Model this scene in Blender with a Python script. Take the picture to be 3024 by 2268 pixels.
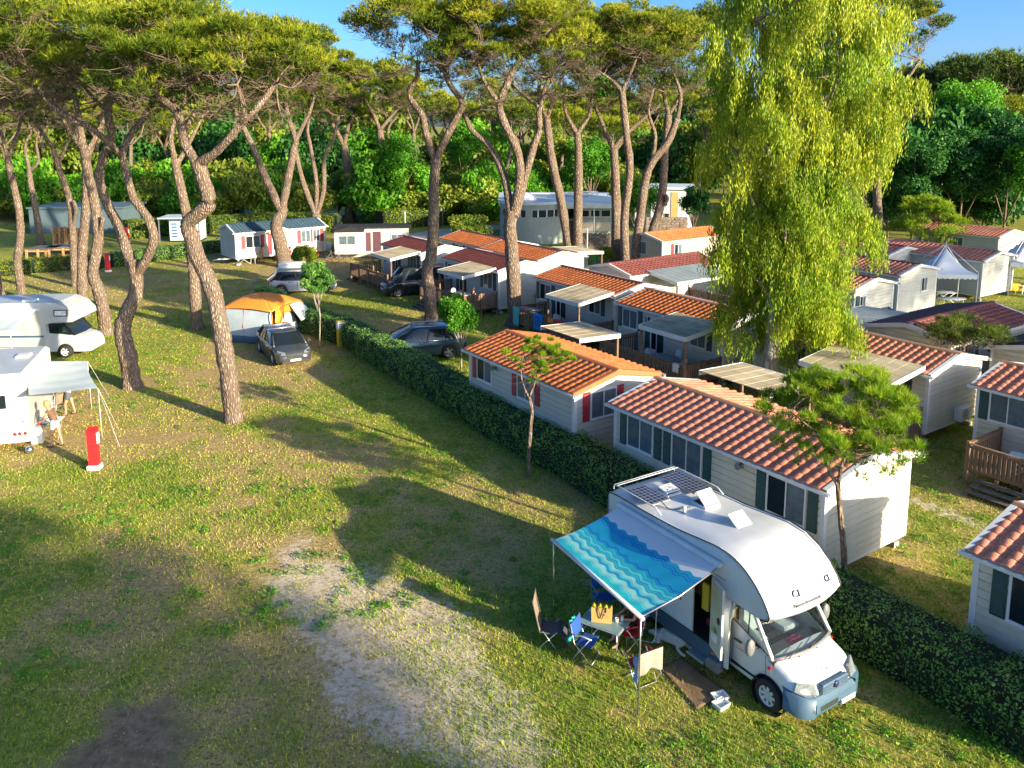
import bpy, bmesh, math, random
import numpy as np
from mathutils import Vector, Matrix
R = math.radians
scene = bpy.context.scene
for o in list(bpy.data.objects): bpy.data.objects.remove(o)
# ------------------------------------------------------------------ camera
CH = 12.0; FPX = 2450.0; CYP = 752.0; PIT = R(8.975)
cd = bpy.data.cameras.new('camera'); cam = bpy.data.objects.new('camera', cd)
scene.collection.objects.link(cam); scene.camera = cam
cam.location = (0, 0, CH); cam.rotation_euler = (R(90) - PIT, 0, 0)
cd.sensor_width = 36; cd.lens = FPX / 3024 * 36; cd.shift_y = (CYP - 1134) / 3024
cd.clip_start = .1; cd.clip_end = 4000
# ------------------------------------------------------------------ sky, sun, exposure
SUN_AZ = R(-37); SUN_EL = R(15.5)
w = bpy.data.worlds.new('World'); scene.world = w; w.use_nodes = True
nt = w.node_tree; nt.nodes.clear()
sky = nt.nodes.new('ShaderNodeTexSky'); sky.sky_type = 'NISHITA'; sky.sun_disc = False
sky.sun_elevation = SUN_EL; sky.sun_rotation = R(90) - SUN_AZ
sky.altitude = 10; sky.air_density = 0.6; sky.dust_density = 2.2; sky.ozone_density = 3.0
bgn = nt.nodes.new('ShaderNodeBackground'); bgn.inputs[1].default_value = 0.125
wo = nt.nodes.new('ShaderNodeOutputWorld')
hsv = nt.nodes.new('ShaderNodeHueSaturation'); hsv.inputs['Saturation'].default_value = 1.25; nt.links.new(sky.outputs[0], hsv.inputs['Color']); nt.links.new(hsv.outputs[0], bgn.inputs[0]); nt.links.new(bgn.outputs[0], wo.inputs[0])
sd = bpy.data.lights.new('sun', 'SUN'); sun = bpy.data.objects.new('sun', sd)
scene.collection.objects.link(sun); sd.energy = 5.0; sd.angle = R(.6); sd.color = (1, .83, .56)
sv = Vector((math.cos(SUN_AZ) * math.cos(SUN_EL), math.sin(SUN_AZ) * math.cos(SUN_EL), math.sin(SUN_EL)))
sun.rotation_euler = sv.to_track_quat('Z', 'Y').to_euler(); sun.location = (30, -20, 40)
scene.view_settings.view_transform = 'Standard'; scene.view_settings.look = 'None'
scene.view_settings.gamma = 1; scene.view_settings.use_curve_mapping = False
scene.view_settings.exposure = 1.4
scene.cycles.max_bounces = 6; scene.cycles.transparent_max_bounces = 6
# ------------------------------------------------------------------ helpers
COL = scene.collection
_c, _s = math.cos(PIT), math.sin(PIT)
def ray(u, v):
    x = (u - 1512) / FPX; y = (v - CYP) / FPX
    return Vector((x, _c - y * _s, -_s - y * _c))
def G(u, v, z=0.0):          # where the sight line of photo pixel (u, v) meets height z
    d = ray(u, v); t = (z - CH) / d.z; return Vector((d.x * t, d.y * t, z))
def Y(u, v, y):              # where it meets the upright plane at distance y
    d = ray(u, v); t = y / d.y; return Vector((d.x * t, y, CH + d.z * t))

def tag(o, label=None, cat=None, group=None, kind=None):
    if label: o['label'] = label
    if cat: o['category'] = cat
    if group: o['group'] = group
    if kind: o['kind'] = kind
    return o
def thing(name, label, cat, loc=(0, 0, 0), rz=0.0, group=None):
    o = bpy.data.objects.new(name, None); COL.objects.link(o); o.empty_display_size = .2
    o.location = loc; o.rotation_euler = (0, 0, rz); return tag(o, label, cat, group)
def link(name, me, parent=None, loc=None, rot=None, scale=None):
    o = bpy.data.objects.new(name, me); COL.objects.link(o)
    if parent: o.parent = parent
    if loc is not None: o.location = loc
    if rot is not None: o.rotation_euler = rot
    if scale is not None: o.scale = scale
    return o
KIDS = {}
def copy_tree(o, loc=None, rz=None, label=None, scale=None):
    kids = {}
    for q in COL.objects:
        if q.parent: kids.setdefault(q.parent.name, []).append(q)
    def cp(s, par):
        c = s.copy(); COL.objects.link(c)
        if par: c.parent = par
        for k in kids.get(s.name, []): cp(k, c)
        return c
    c = cp(o, None)
    if loc is not None: c.location = loc
    if rz is not None: c.rotation_euler = (0, 0, rz)
    if label: c['label'] = label
    if scale is not None: c.scale = scale
    return c

class MB:
    """collects simple shapes into one mesh"""
    def __init__(s): s.v = []; s.f = []; s.sm = []
    def add(s, vs, fs, smooth=False):
        n = len(s.v); s.v += [tuple(p) for p in vs]; s.f += [tuple(i + n for i in f) for f in fs]; s.sm += [smooth] * len(fs); return s
    def box(s, x0, x1, y0, y1, z0, z1):
        return s.add([(x0,y0,z0),(x1,y0,z0),(x1,y1,z0),(x0,y1,z0),(x0,y0,z1),(x1,y0,z1),(x1,y1,z1),(x0,y1,z1)],
            [(3,2,1,0),(4,5,6,7),(0,1,5,4),(1,2,6,5),(2,3,7,6),(3,0,4,7)])
    def bev(s, x0, x1, y0, y1, z0, z1, b=.01):
        v = []; 
        for z, i in ((z0, b), (z0 + b, 0), (z1 - b, 0), (z1, b)):
            v += [(x0+i,y0+i,z),(x1-i,y0+i,z),(x1-i,y1-i,z),(x0+i,y1-i,z)]
        f = [(3,2,1,0),(12,13,14,15)]
        for k in range(3):
            for j in range(4): f.append((k*4+j, k*4+(j+1)%4, k*4+4+(j+1)%4, k*4+4+j))
        return s.add(v, f)
    def prism(s, poly, axis, a, b, smooth=False):
        """poly of 2d points swept along axis from a to b"""
        def q(p, t): return {'x': (t, p[0], p[1]), 'y': (p[0], t, p[1]), 'z': (p[0], p[1], t)}[axis]
        n = len(poly); v = [q(p, a) for p in poly] + [q(p, b) for p in poly]
        f = [tuple(range(n - 1, -1, -1)), tuple(range(n, 2 * n))]
        s.add(v, f); k = len(s.v) - 2 * n
        for i in range(n): s.f.append((k+i, k+(i+1)%n, k+n+(i+1)%n, k+n+i)); s.sm.append(smooth)
        return s
    def tube(s, pts, rad, n=6, cap=True, smooth=True, jit=0):
        pts = [Vector(p) for p in pts]
        if not hasattr(rad, '__len__'): rad = [rad] * len(pts)
        k = len(s.v); up = Vector((.13, .21, .97))
        for i, p in enumerate(pts):
            d = (pts[min(i+1, len(pts)-1)] - pts[max(i-1, 0)])
            if d.length < 1e-6: d = Vector((0, 0, 1))
            d.normalize(); a = d.cross(up)
            if a.length < .05: a = d.cross(Vector((1, 0, 0)))
            a.normalize(); b = d.cross(a)
            for j in range(n):
                t = 2 * math.pi * j / n; q = p + (a * math.cos(t) + b * math.sin(t)) * rad[i] * (1 + jit * (math.sin(3*t + i*1.3) + .6*math.sin(5*t - i*2.1 + p.x) + .5*math.sin(i*2.7 + p.y*3))); s.v.append(tuple(q))
        for i in range(len(pts) - 1):
            for j in range(n):
                s.f.append((k+i*n+j, k+i*n+(j+1)%n, k+(i+1)*n+(j+1)%n, k+(i+1)*n+j)); s.sm.append(smooth)
        if cap:
            s.f.append(tuple(k + j for j in range(n))[::-1]); s.sm.append(False)
            m = k + (len(pts) - 1) * n; s.f.append(tuple(m + j for j in range(n))); s.sm.append(False)
        return s
    def lathe(s, prof, n=16, c=(0, 0, 0), axis='z', smooth=True):
        k = len(s.v)
        for r, h in prof:
            for j in range(n):
                t = 2 * math.pi * j / n; a, b = r * math.cos(t), r * math.sin(t)
                p = {'z': (a, b, h), 'y': (a, h, b), 'x': (h, a, b)}[axis]
                s.v.append((p[0]+c[0], p[1]+c[1], p[2]+c[2]))
        for i in range(len(prof) - 1):
            for j in range(n): s.f.append((k+i*n+j, k+i*n+(j+1)%n, k+(i+1)*n+(j+1)%n, k+(i+1)*n+j)); s.sm.append(smooth)
        return s
    def build(s, name, mat, parent=None, **kw):
        me = bpy.data.meshes.new(name); me.from_pydata(s.v, [], s.f); me.update()
        if any(s.sm): me.polygons.foreach_set('use_smooth', s.sm)
        if mat: me.materials.append(mat)
        return link(name, me, parent, **kw)
    def mesh(s, name, mat):
        me = bpy.data.meshes.new(name); me.from_pydata(s.v, [], s.f); me.update()
        if any(s.sm): me.polygons.foreach_set('use_smooth', s.sm)
        me.materials.append(mat); return me
def fix(o):                  # make the faces of a closed mesh point outwards
    bm = bmesh.new(); bm.from_mesh(o.data); bmesh.ops.recalc_face_normals(bm, faces=bm.faces); bm.to_mesh(o.data); bm.free(); return o

# ------------------------------------------------------------------ materials
def nodes(name):
    m = bpy.data.materials.new(name); m.use_nodes = True; t = m.node_tree; t.nodes.clear()
    out = t.nodes.new('ShaderNodeOutputMaterial'); return m, t, out
def N(t, k, **kw):
    n = t.nodes.new('ShaderNode' + k)
    for a, b in kw.items():
        if a.startswith('i_'):
            key = a[2:].replace('_', ' '); n.inputs[int(key) if key.isdigit() else key].default_value = b
        else: setattr(n, a, b)
    return n
def c4(c): return (c[0], c[1], c[2], 1)
def mixc(t, fac, a, b, mode='MIX'):
    n = t.nodes.new('ShaderNodeMix'); n.data_type = 'RGBA'; n.blend_type = mode
    for i, x in ((0, fac), (6, a), (7, b)):
        if isinstance(x, bpy.types.NodeSocket): t.links.new(x, n.inputs[i])
        else: n.inputs[i].default_value = x if i == 0 else c4(x)
    return n.outputs[2]
def M(name, col, rough=.6, var=.12, scale=3.0, bump=0.0, bscale=40.0, metal=0.0, coat=0.0, col2=None, stretch=(1,1,1), spec=.5):
    m, t, out = nodes(name); p = N(t, 'BsdfPrincipled'); L = t.links.new
    tc = N(t, 'TexCoord'); mp = N(t, 'Mapping'); mp.inputs['Scale'].default_value = stretch; L(tc.outputs['Object'], mp.inputs[0])
    nz = N(t, 'TexNoise', i_Scale=scale, i_Detail=5.0, i_Roughness=.6); L(mp.outputs[0], nz.inputs[0])
    cr = N(t, 'MapRange'); cr.inputs[1].default_value = .3; cr.inputs[2].default_value = .7; L(nz.outputs[0], cr.inputs[0])
    a = tuple(c * (1 - var) for c in col); b = col2 or tuple(min(1, c * (1 + var)) for c in col)
    cc = mixc(t, cr.outputs[0], a, b)
    oi = N(t, 'ObjectInfo'); mr = N(t, 'MapRange'); mr.inputs[3].default_value = 1 - var * .7; mr.inputs[4].default_value = 1 + var * .4; L(oi.outputs['Random'], mr.inputs[0])
    hs = N(t, 'HueSaturation'); L(cc, hs.inputs['Color']); L(mr.outputs[0], hs.inputs['Value'])
    L(hs.outputs[0], p.inputs['Base Color']); p.inputs['Roughness'].default_value = rough; p.inputs['Metallic'].default_value = metal
    p.inputs['Coat Weight'].default_value = coat; p.inputs['Coat Roughness'].default_value = .05; p.inputs['Specular IOR Level'].default_value = spec
    if bump:
        n2 = N(t, 'TexNoise', i_Scale=bscale, i_Detail=4.0); L(mp.outputs[0], n2.inputs[0])
        bp = N(t, 'Bump', i_Strength=bump, i_Distance=.02); L(n2.outputs[0], bp.inputs['Height']); L(bp.outputs[0], p.inputs['Normal'])
    L(p.outputs[0], out.inputs[0]); return m
def leafmat(name, dark, mid, light, trans=.35, rough=.5):
    m, t, out = nodes(name); L = t.links.new
    at = N(t, 'Attribute', attribute_name='tint'); oi = N(t, 'ObjectInfo')
    ad = N(t, 'Math', operation='MULTIPLY_ADD'); L(oi.outputs['Random'], ad.inputs[0]); ad.inputs[1].default_value = .16; L(at.outputs['Fac'], ad.inputs[2])
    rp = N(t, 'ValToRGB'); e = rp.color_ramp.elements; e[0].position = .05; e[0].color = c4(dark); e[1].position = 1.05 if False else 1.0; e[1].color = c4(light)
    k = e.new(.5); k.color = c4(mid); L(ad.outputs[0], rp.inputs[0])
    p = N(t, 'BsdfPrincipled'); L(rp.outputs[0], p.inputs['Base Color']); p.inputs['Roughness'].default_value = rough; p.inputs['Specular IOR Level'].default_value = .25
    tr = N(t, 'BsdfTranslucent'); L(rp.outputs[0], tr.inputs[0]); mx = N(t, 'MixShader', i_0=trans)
    L(p.outputs[0], mx.inputs[1]); L(tr.outputs[0], mx.inputs[2]); L(mx.outputs[0], out.inputs[0]); return m
def glassmat(name, tint, alpha=.35, rough=.03):
    m, t, out = nodes(name); L = t.links.new
    tr = N(t, 'BsdfTransparent'); tr.inputs[0].default_value = c4(tint); gl = N(t, 'BsdfPrincipled'); gl.inputs['Base Color'].default_value = (.01, .015, .02, 1)
    gl.inputs['Roughness'].default_value = rough; mx = N(t, 'MixShader', i_0=1 - alpha); L(gl.outputs[0], mx.inputs[2]); L(tr.outputs[0], mx.inputs[1]); L(mx.outputs[0], out.inputs[0]); return m

def fbm(x, y, sc, seed=0, octv=4):
    """smooth value noise on arrays"""
    r = np.random.RandomState(seed); T = r.rand(256, 256); out = 0; amp = .5; tot = 0
    for o in range(octv):
        X = x / sc * 2 ** o + 37.1 * o; Yv = y / sc * 2 ** o + 11.7 * o
        xi = np.floor(X).astype(int); yi = np.floor(Yv).astype(int); fx = X - xi; fy = Yv - yi
        fx = fx * fx * (3 - 2 * fx); fy = fy * fy * (3 - 2 * fy)
        a = T[xi % 256, yi % 256]; b = T[(xi+1) % 256, yi % 256]; c = T[xi % 256, (yi+1) % 256]; d = T[(xi+1) % 256, (yi+1) % 256]
        out = out + amp * ((a * (1-fx) + b * fx) * (1-fy) + (c * (1-fx) + d * fx) * fy); tot += amp; amp *= .5
    return out / tot
def arr_mesh(name, V, k, tint=None, mat=None, smooth=False):
    """mesh of separate k-gons from an (n*k, 3) array"""
    n = len(V) // k; me = bpy.data.meshes.new(name)
    me.vertices.add(n * k); me.vertices.foreach_set('co', np.asarray(V, np.float32).ravel())
    me.loops.add(n * k); me.loops.foreach_set('vertex_index', np.arange(n * k, dtype=np.int32))
    me.polygons.add(n); me.polygons.foreach_set('loop_start', np.arange(n, dtype=np.int32) * k)
    try: me.polygons.foreach_set('loop_total', np.full(n, k, np.int32))
    except Exception: pass
    if tint is not None:
        a = me.attributes.new('tint', 'FLOAT', 'POINT'); a.data.foreach_set('value', np.repeat(np.asarray(tint, np.float32), k))
    me.update(calc_edges=True)
    if mat: me.materials.append(mat)
    return me
def unit(a): return a / (np.linalg.norm(a, axis=1, keepdims=True) + 1e-9)
def leaves(rs, P, nrm, size, aspect=.5, droop=0.0, spread=.8):
    """diamond leaves at P, roughly facing nrm"""
    n = len(P); nr = unit(nrm + rs.normal(0, spread, (n, 3))); a = unit(np.cross(nr, rs.normal(0, 1, (n, 3)) )); 
    if droop: a = unit(a * (1 - droop) + np.array([0, 0, -1.0]) * droop); 
    b = unit(np.cross(nr, a)); s = (size * rs.uniform(.6, 1.3, n))[:, None]
    V = np.empty((n, 4, 3)); V[:, 0] = P - a * s * .5; V[:, 1] = P + b * s * aspect * .5; V[:, 2] = P + a * s * .5; V[:, 3] = P - b * s * aspect * .5
    return V.reshape(-1, 3)
def needles(rs, P, D, length, width, k=6, spread=.55):
    """tufts of k needle blades each"""
    n = len(P); P = np.repeat(P, k, 0); D = np.repeat(D, k, 0); m = n * k
    d = unit(D + rs.normal(0, spread, (m, 3))); b = unit(np.cross(d, rs.normal(0, 1, (m, 3)))); L = (length * rs.uniform(.6, 1.2, m))[:, None]
    V = np.empty((m, 3, 3)); V[:, 0] = P - b * width * .5; V[:, 1] = P + b * width * .5; V[:, 2] = P + d * L
    return V.reshape(-1, 3)
# ------------------------------------------------------------------ shared materials
m_white = M('white_trim', (.62, .64, .65), .45, .06, 2)
m_siding = M('cream_siding', (.56, .53, .43), .55, .10, 1.2, bump=.15, bscale=20)
m_siding2 = M('ivory_siding', (.47, .48, .44), .55, .08, 1.2, bump=.15, bscale=20)
m_siding3 = M('tan_siding', (.48, .42, .31), .6, .10, 1.2, bump=.15, bscale=20)
m_green = M('dark_green_paint', (.012, .060, .055), .5, .15, 4)
m_red = M('dark_red_paint', (.36, .012, .03), .5, .15, 4)
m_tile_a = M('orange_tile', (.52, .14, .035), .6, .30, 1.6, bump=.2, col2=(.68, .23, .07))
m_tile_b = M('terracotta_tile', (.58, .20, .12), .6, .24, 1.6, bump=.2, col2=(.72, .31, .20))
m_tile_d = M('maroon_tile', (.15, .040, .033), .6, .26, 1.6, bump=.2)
m_tile_n = M('navy_roof', (.015, .045, .075), .45, .3, 2.5, bump=.2)
m_ridge_a = M('orange_ridge', (.50, .15, .05), .55, .15, 2)
m_ridge_b = M('brown_ridge', (.40, .20, .11), .55, .15, 2)
m_dark = M('dark_inside', (.012, .013, .016), .8, .2)
m_curtain = M('curtain', (.62, .66, .69), .8, .2, 6); m_recess = M('window_recess', (.05, .065, .085), .7, .3, 2)
m_pane = glassmat('window_glass', (.85, .92, .95), .72)
m_canopy = M('weathered_canopy_panel', (.42, .36, .24), .9, .22, 1.1, bump=.3, bscale=8, col2=(.58, .50, .34), stretch=(.5, 2, 1), spec=.1)
m_canopy_g = M('grey_canopy_panel', (.22, .27, .28), .7, .18, 1.1, bump=.3, bscale=8)
m_wood = M('weathered_wood', (.20, .125, .075), .75, .28, 3, bump=.4, bscale=30, stretch=(1, 1, 6))
m_deck = M('grey_deck_board', (.14, .125, .11), .8, .28, 3, bump=.4, bscale=30, stretch=(6, 1, 1))
m_metal = M('galvanised_metal', (.5, .52, .54), .35, .12, 6, metal=.8)
m_block = M('concrete_block', (.36, .37, .37), .85, .2, 6, bump=.5)
m_plastic = M('white_plastic', (.72, .74, .74), .4, .05)
m_grey = M('grey_plastic', (.16, .17, .18), .5, .12)
m_black = M('black_rubber', (.018, .018, .02), .7, .2)
# ------------------------------------------------------------------ ground sheet
def spaced(a, b, step, far, growth=1.35):
    lo = []; hi = []; s = step; x = a
    while x > -far: s *= growth; x -= s; lo.append(x)
    s = step; x = b
    while x < far: s *= growth; x += s; hi.append(x)
    return np.array(lo[::-1] + list(np.arange(a, b + 1e-6, step)) + hi)
gx = spaced(-42, 34, .34, 2500); gy = spaced(10, 76, .34, 2500)
GX, GY = np.meshgrid(gx, gy); fx_, fy_ = GX.ravel(), GY.ravel()
def gauss(x, y, cx, cy, a, b, ang):
    c, s = math.cos(R(ang)), math.sin(R(ang)); u = (x-cx)*c + (y-cy)*s; v = -(x-cx)*s + (y-cy)*c
    return np.exp(-(u/a)**2 - (v/b)**2)
def sand_mask(x, y):
    s = 1.7*gauss(x, y, -4.1, 19.3, 3.9, 1.6, -48) + 1.5*gauss(x, y, -1.5, 15.6, 3.2, 1.7, -55) + .45*gauss(x, y, -6.3, 23, 1.6, .7, -45)
    s = s + .5*gauss(x, y, -2.4, 17.9, 1.8, 1.6, 0) + .35*gauss(x, y, .8, 14.6, 1.4, .7, -50)
    a = G(2700, 1480); b = G(3000, 1585); d = (b - a).normalized(); t = np.abs((x-a.x)*-d.y + (y-a.y)*d.x); al = (x-a.x)*d.x + (y-a.y)*d.y
    s = s + np.clip(1.3 - t/.45, 0, 1) * (al > -2.5) * (al < 12)
    n = fbm(x, y, .55, 3, 4); n2 = fbm(x, y, 2.2, 5, 3)
    return np.clip((s * (.3 + 1.0*n2) - n * .75 + .12) * 1.1, 0, .64)
def tan_mask(x, y):       # dry, trodden ground
    s = .9*gauss(x, y, -15, 66, 14, 10, 0) + .9*gauss(x, y, -8, 48, 5, 4, -50) + .55*gauss(x, y, -17, 35, 5, 7, 0) + .5*gauss(x, y, -7, 28, 6, 4, -40)
    s = s + .85*gauss(x, y, -14.5, 42, 5, 2.5, -50) + .8*gauss(x, y, -17, 30.5, 4, 2.6, 0) + .55*gauss(x, y, -6, 17, 9, 3, -45) + .6*gauss(x, y, 2, 24, 6, 4, -55) + .6*gauss(x, y, 14, 22, 4, 3, 0) + .35*gauss(x, y, -5, 18, 4, 4, 0) + .7*gauss(x, y, -32, 62, 10, 6, 0)
    return np.clip(s * .9 + (fbm(x, y, 3.2, 8) - .5) * 1.5 + (fbm(x, y, .7, 9) - .5) * 1.3, 0, 1)
def mulch_mask(x, y):
    p = [G(310, 2070), G(515, 2030), G(600, 2268), G(590, 2400), G(90, 2400), G(170, 2220)]
    ins = np.full(x.shape, 9.0); n = len(p)
    jit = (fbm(x, y, .45, 12) - .5) * 1.1 - .05
    for i in range(n):
        a, b = p[i], p[(i+1) % n]; d = (b - a).normalized(); ins = np.minimum(ins, ((y-a.y)*d.x - (x-a.x)*d.y) * -1)
    return np.clip((ins + jit) * 2.6, 0, .92)
SAND, TAN, MUL = sand_mask(fx_, fy_), tan_mask(fx_, fy_), mulch_mask(fx_, fy_)
GZ = (fbm(fx_, fy_, 1.1, 21) - .5) * .05 + (fbm(fx_, fy_, .3, 22, 2) - .5) * .02
GZ = GZ * np.exp(-np.maximum(np.hypot(fx_, fy_) - 60, 0) / 20)
nx, ny = len(gx), len(gy)
me = bpy.data.meshes.new('ground'); idx = np.arange(nx * ny).reshape(ny, nx)
F = np.stack([idx[:-1, :-1], idx[:-1, 1:], idx[1:, 1:], idx[1:, :-1]], -1).reshape(-1, 4)
me.vertices.add(nx * ny); me.vertices.foreach_set('co', np.stack([fx_, fy_, GZ], 1).astype(np.float32).ravel())
me.loops.add(F.size); me.loops.foreach_set('vertex_index', F.astype(np.int32).ravel())
me.polygons.add(len(F)); me.polygons.foreach_set('loop_start', np.arange(len(F), dtype=np.int32) * 4)
for nm, a in (('sand', SAND), ('tanm', TAN), ('mulch', MUL)):
    q = me.attributes.new(nm, 'FLOAT', 'POINT'); q.data.foreach_set('value', a.astype(np.float32))
me.update(calc_edges=True); me.polygons.foreach_set('use_smooth', np.ones(len(F), bool))
m, t, out = nodes('meadow'); L = t.links.new; tc = N(t, 'TexCoord')
def nz(scale, det=6.0, ro=.65):
    n = N(t, 'TexNoise', i_Scale=scale, i_Detail=det, i_Roughness=ro); L(tc.outputs['Object'], n.inputs[0]); return n.outputs[0]
def ramp(sock, a, b):
    r = N(t, 'MapRange'); r.inputs[1].default_value = a; r.inputs[2].default_value = b; L(sock, r.inputs[0]); return r.outputs[0]
def att(nm): return N(t, 'Attribute', attribute_name=nm).outputs['Fac']
g1 = mixc(t, ramp(nz(.35), .4, .62), (.12, .22, .022), (.28, .33, .035))
g1 = mixc(t, ramp(nz(3.2), .42, .66), g1, (.46, .38, .09))
g1 = mixc(t, ramp(nz(16.), .5, .72), g1, (.07, .12, .025))
t1 = mixc(t, ramp(nz(2.0), .38, .62), (.54, .37, .17), (.42, .32, .13)); t1 = mixc(t, ramp(nz(24.), .45, .75), t1, (.20, .145, .075))
tf = N(t, 'Math', operation='MULTIPLY_ADD'); L(nz(7.0), tf.inputs[0]); tf.inputs[1].default_value = 1.1; tf.inputs[2].default_value = -.55
ta = N(t, 'Math', operation='ADD'); L(tf.outputs[0], ta.inputs[0]); L(att('tanm'), ta.inputs[1])
c1 = mixc(t, ramp(ta.outputs[0], .15, .60), g1, t1); c1 = mixc(t, ramp(nz(6.5, 8, .85), .50, .60), c1, (.10, .145, .03)); c1 = mixc(t, ramp(nz(13., 6, .8), .53, .66), c1, (.13, .095, .05)); c1 = mixc(t, ramp(nz(9.5, 7, .85), .55, .66), c1, (.62, .52, .26))
s1 = mixc(t, ramp(nz(9.0), .35, .7), (.66, .58, .45), (.46, .38, .27))
sf = N(t, 'Math', operation='MULTIPLY_ADD'); L(nz(4.2, 10, .85), sf.inputs[0]); sf.inputs[1].default_value = 3.0; sf.inputs[2].default_value = -1.5
sa = N(t, 'Math', operation='ADD'); L(sf.outputs[0], sa.inputs[0]); L(att('sand'), sa.inputs[1])
c2 = mixc(t, ramp(sa.outputs[0], .42, .66), c1, s1)
mu = mixc(t, ramp(nz(3.4, 9, .8), .38, .62), (.13, .09, .06), (.30, .22, .15)); c3 = mixc(t, att('mulch'), c2, mu)
p = N(t, 'BsdfPrincipled', i_Roughness=.95); p.inputs['Specular IOR Level'].default_value = .1; L(c3, p.inputs['Base Color'])
bp = N(t, 'Bump', i_Strength=.9, i_Distance=.06); L(nz(11., 8, .75), bp.inputs['Height']); L(bp.outputs[0], p.inputs['Normal']); L(p.outputs[0], out.inputs[0])
me.materials.append(m); tag(link('ground', me), kind='structure')
# grass blades and weeds, denser near the camera
def ground_z(x, y): return ((fbm(x, y, 1.1, 21) - .5) * .05 + (fbm(x, y, .3, 22, 2) - .5) * .02) * np.exp(-np.maximum(np.hypot(x, y) - 60, 0) / 20)
rs = np.random.RandomState(4)
def scatter(n, dmin, dmax):
    d = dmin * (dmax / dmin) ** rs.rand(n); a = rs.uniform(-.64, .64, n); return d * np.tan(a), d
m_grass = leafmat('grass_blades', (.07, .21, .014), (.27, .38, .028), (.66, .58, .12), .3, .7)
x, y = scatter(330000, 12.5, 75)
gr = fbm(x, y, .8, 31, 3) + fbm(x, y, 3.5, 32, 2) - .5 * tan_mask(x, y) * 1.0 - .5 * sand_mask(x, y) - 1.2 * mulch_mask(x, y)
k = gr > rs.uniform(.25, .95, len(x)); x, y, gr = x[k], y[k], gr[k]; n = len(x); dist = y
P = np.stack([x, y, ground_z(x, y) - .005], 1); h = rs.uniform(.03, .10, n) * (.7 + .5 * np.clip(gr, 0, 1.4)); wd = .0095 * np.clip(dist / 16, 1, 3.2)
d = unit(np.stack([rs.normal(0, .55, n), rs.normal(0, .55, n), np.ones(n)], 1)); b = unit(np.cross(d, rs.normal(0, 1, (n, 3))))
V = np.empty((n, 3, 3)); V[:, 0] = P - b * wd[:, None]; V[:, 1] = P + b * wd[:, None]; V[:, 2] = P + d * h[:, None]
tint = np.clip(.62 - .55 * (gr - .5) + .25 * tan_mask(x, y) + rs.normal(0, .16, n), 0, 1)
tag(link('grass', arr_mesh('grass', V.reshape(-1, 3), 3, tint, m_grass)), kind='stuff')
m_weed = leafmat('weed_leaves', (.03, .15, .012), (.09, .30, .02), (.20, .42, .04), .3, .5)
cx, cy = scatter(1500, 12.5, 45); kk = (fbm(cx, cy, 4, 41, 2) > .42) & (mulch_mask(cx, cy) < .5); cx, cy = cx[kk], cy[kk]
cr = rs.uniform(.06, .32, len(cx)) ** 1.1; cnt = (cr * 260).astype(int); ci = np.repeat(np.arange(len(cx)), cnt)
an = rs.uniform(0, 6.28, len(ci)); rr = np.sqrt(rs.rand(len(ci))) * cr[ci]
P = np.stack([cx[ci] + rr*np.cos(an), cy[ci] + rr*np.sin(an), .02 + rs.uniform(0, .12, len(ci)) * (1 - rr/cr[ci]*.7)], 1)
V = leaves(rs, P, np.tile([0, 0, 1.], (len(P), 1)), .07, .45)
tag(link('weeds', arr_mesh('weeds', V, 4, np.clip(rs.uniform(0, 1, len(cx))[ci]*.6 + rs.normal(.2, .15, len(ci)), 0, 1), m_weed)), kind='stuff')
# fallen needles, cones and bits of bark
x, y = scatter(26000, 12.5, 60); P = np.stack([x, y, ground_z(x, y) + .008], 1); V = leaves(rs, P, np.tile([0, 0, 1.], (len(P), 1)), .055, .35, spread=.25)
m_lit = leafmat('dry_litter', (.10, .06, .035), (.26, .17, .09), (.55, .45, .28), .05, .9)
tag(link('litter', arr_mesh('litter', V, 4, rs.rand(len(P)), m_lit)), kind='stuff')
# pale tracks far behind
m_road = M('pale_gravel', (.42, .40, .36), .9, .12, 1.5, bump=.3)
def strip(name, pts, wd, z, mat):
    b = MB(); q = [Vector(p) for p in pts]; v = []
    for i, p_ in enumerate(q):
        d_ = (q[min(i+1, len(q)-1)] - q[max(i-1, 0)]).normalized(); n_ = Vector((-d_.y, d_.x, 0)) * wd / 2
        v += [(p_.x+n_.x, p_.y+n_.y, z), (p_.x-n_.x, p_.y-n_.y, z)]
    b.add(v, [(2*i, 2*i+1, 2*i+3, 2*i+2) for i in range(len(q)-1)]); return tag(b.build(name, mat), kind='structure')
strip('road', [G(1130, 712), G(1230, 700), G(1340, 684), G(1480, 668)], 5.0, .03, m_road)
strip('path', [G(1690, 752), G(1800, 742), G(1900, 735)], 2.2, .034, m_road)
strip('track', [G(560, 622), G(900, 628), G(1250, 636)], 5.0, .038, m_road)
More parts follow.
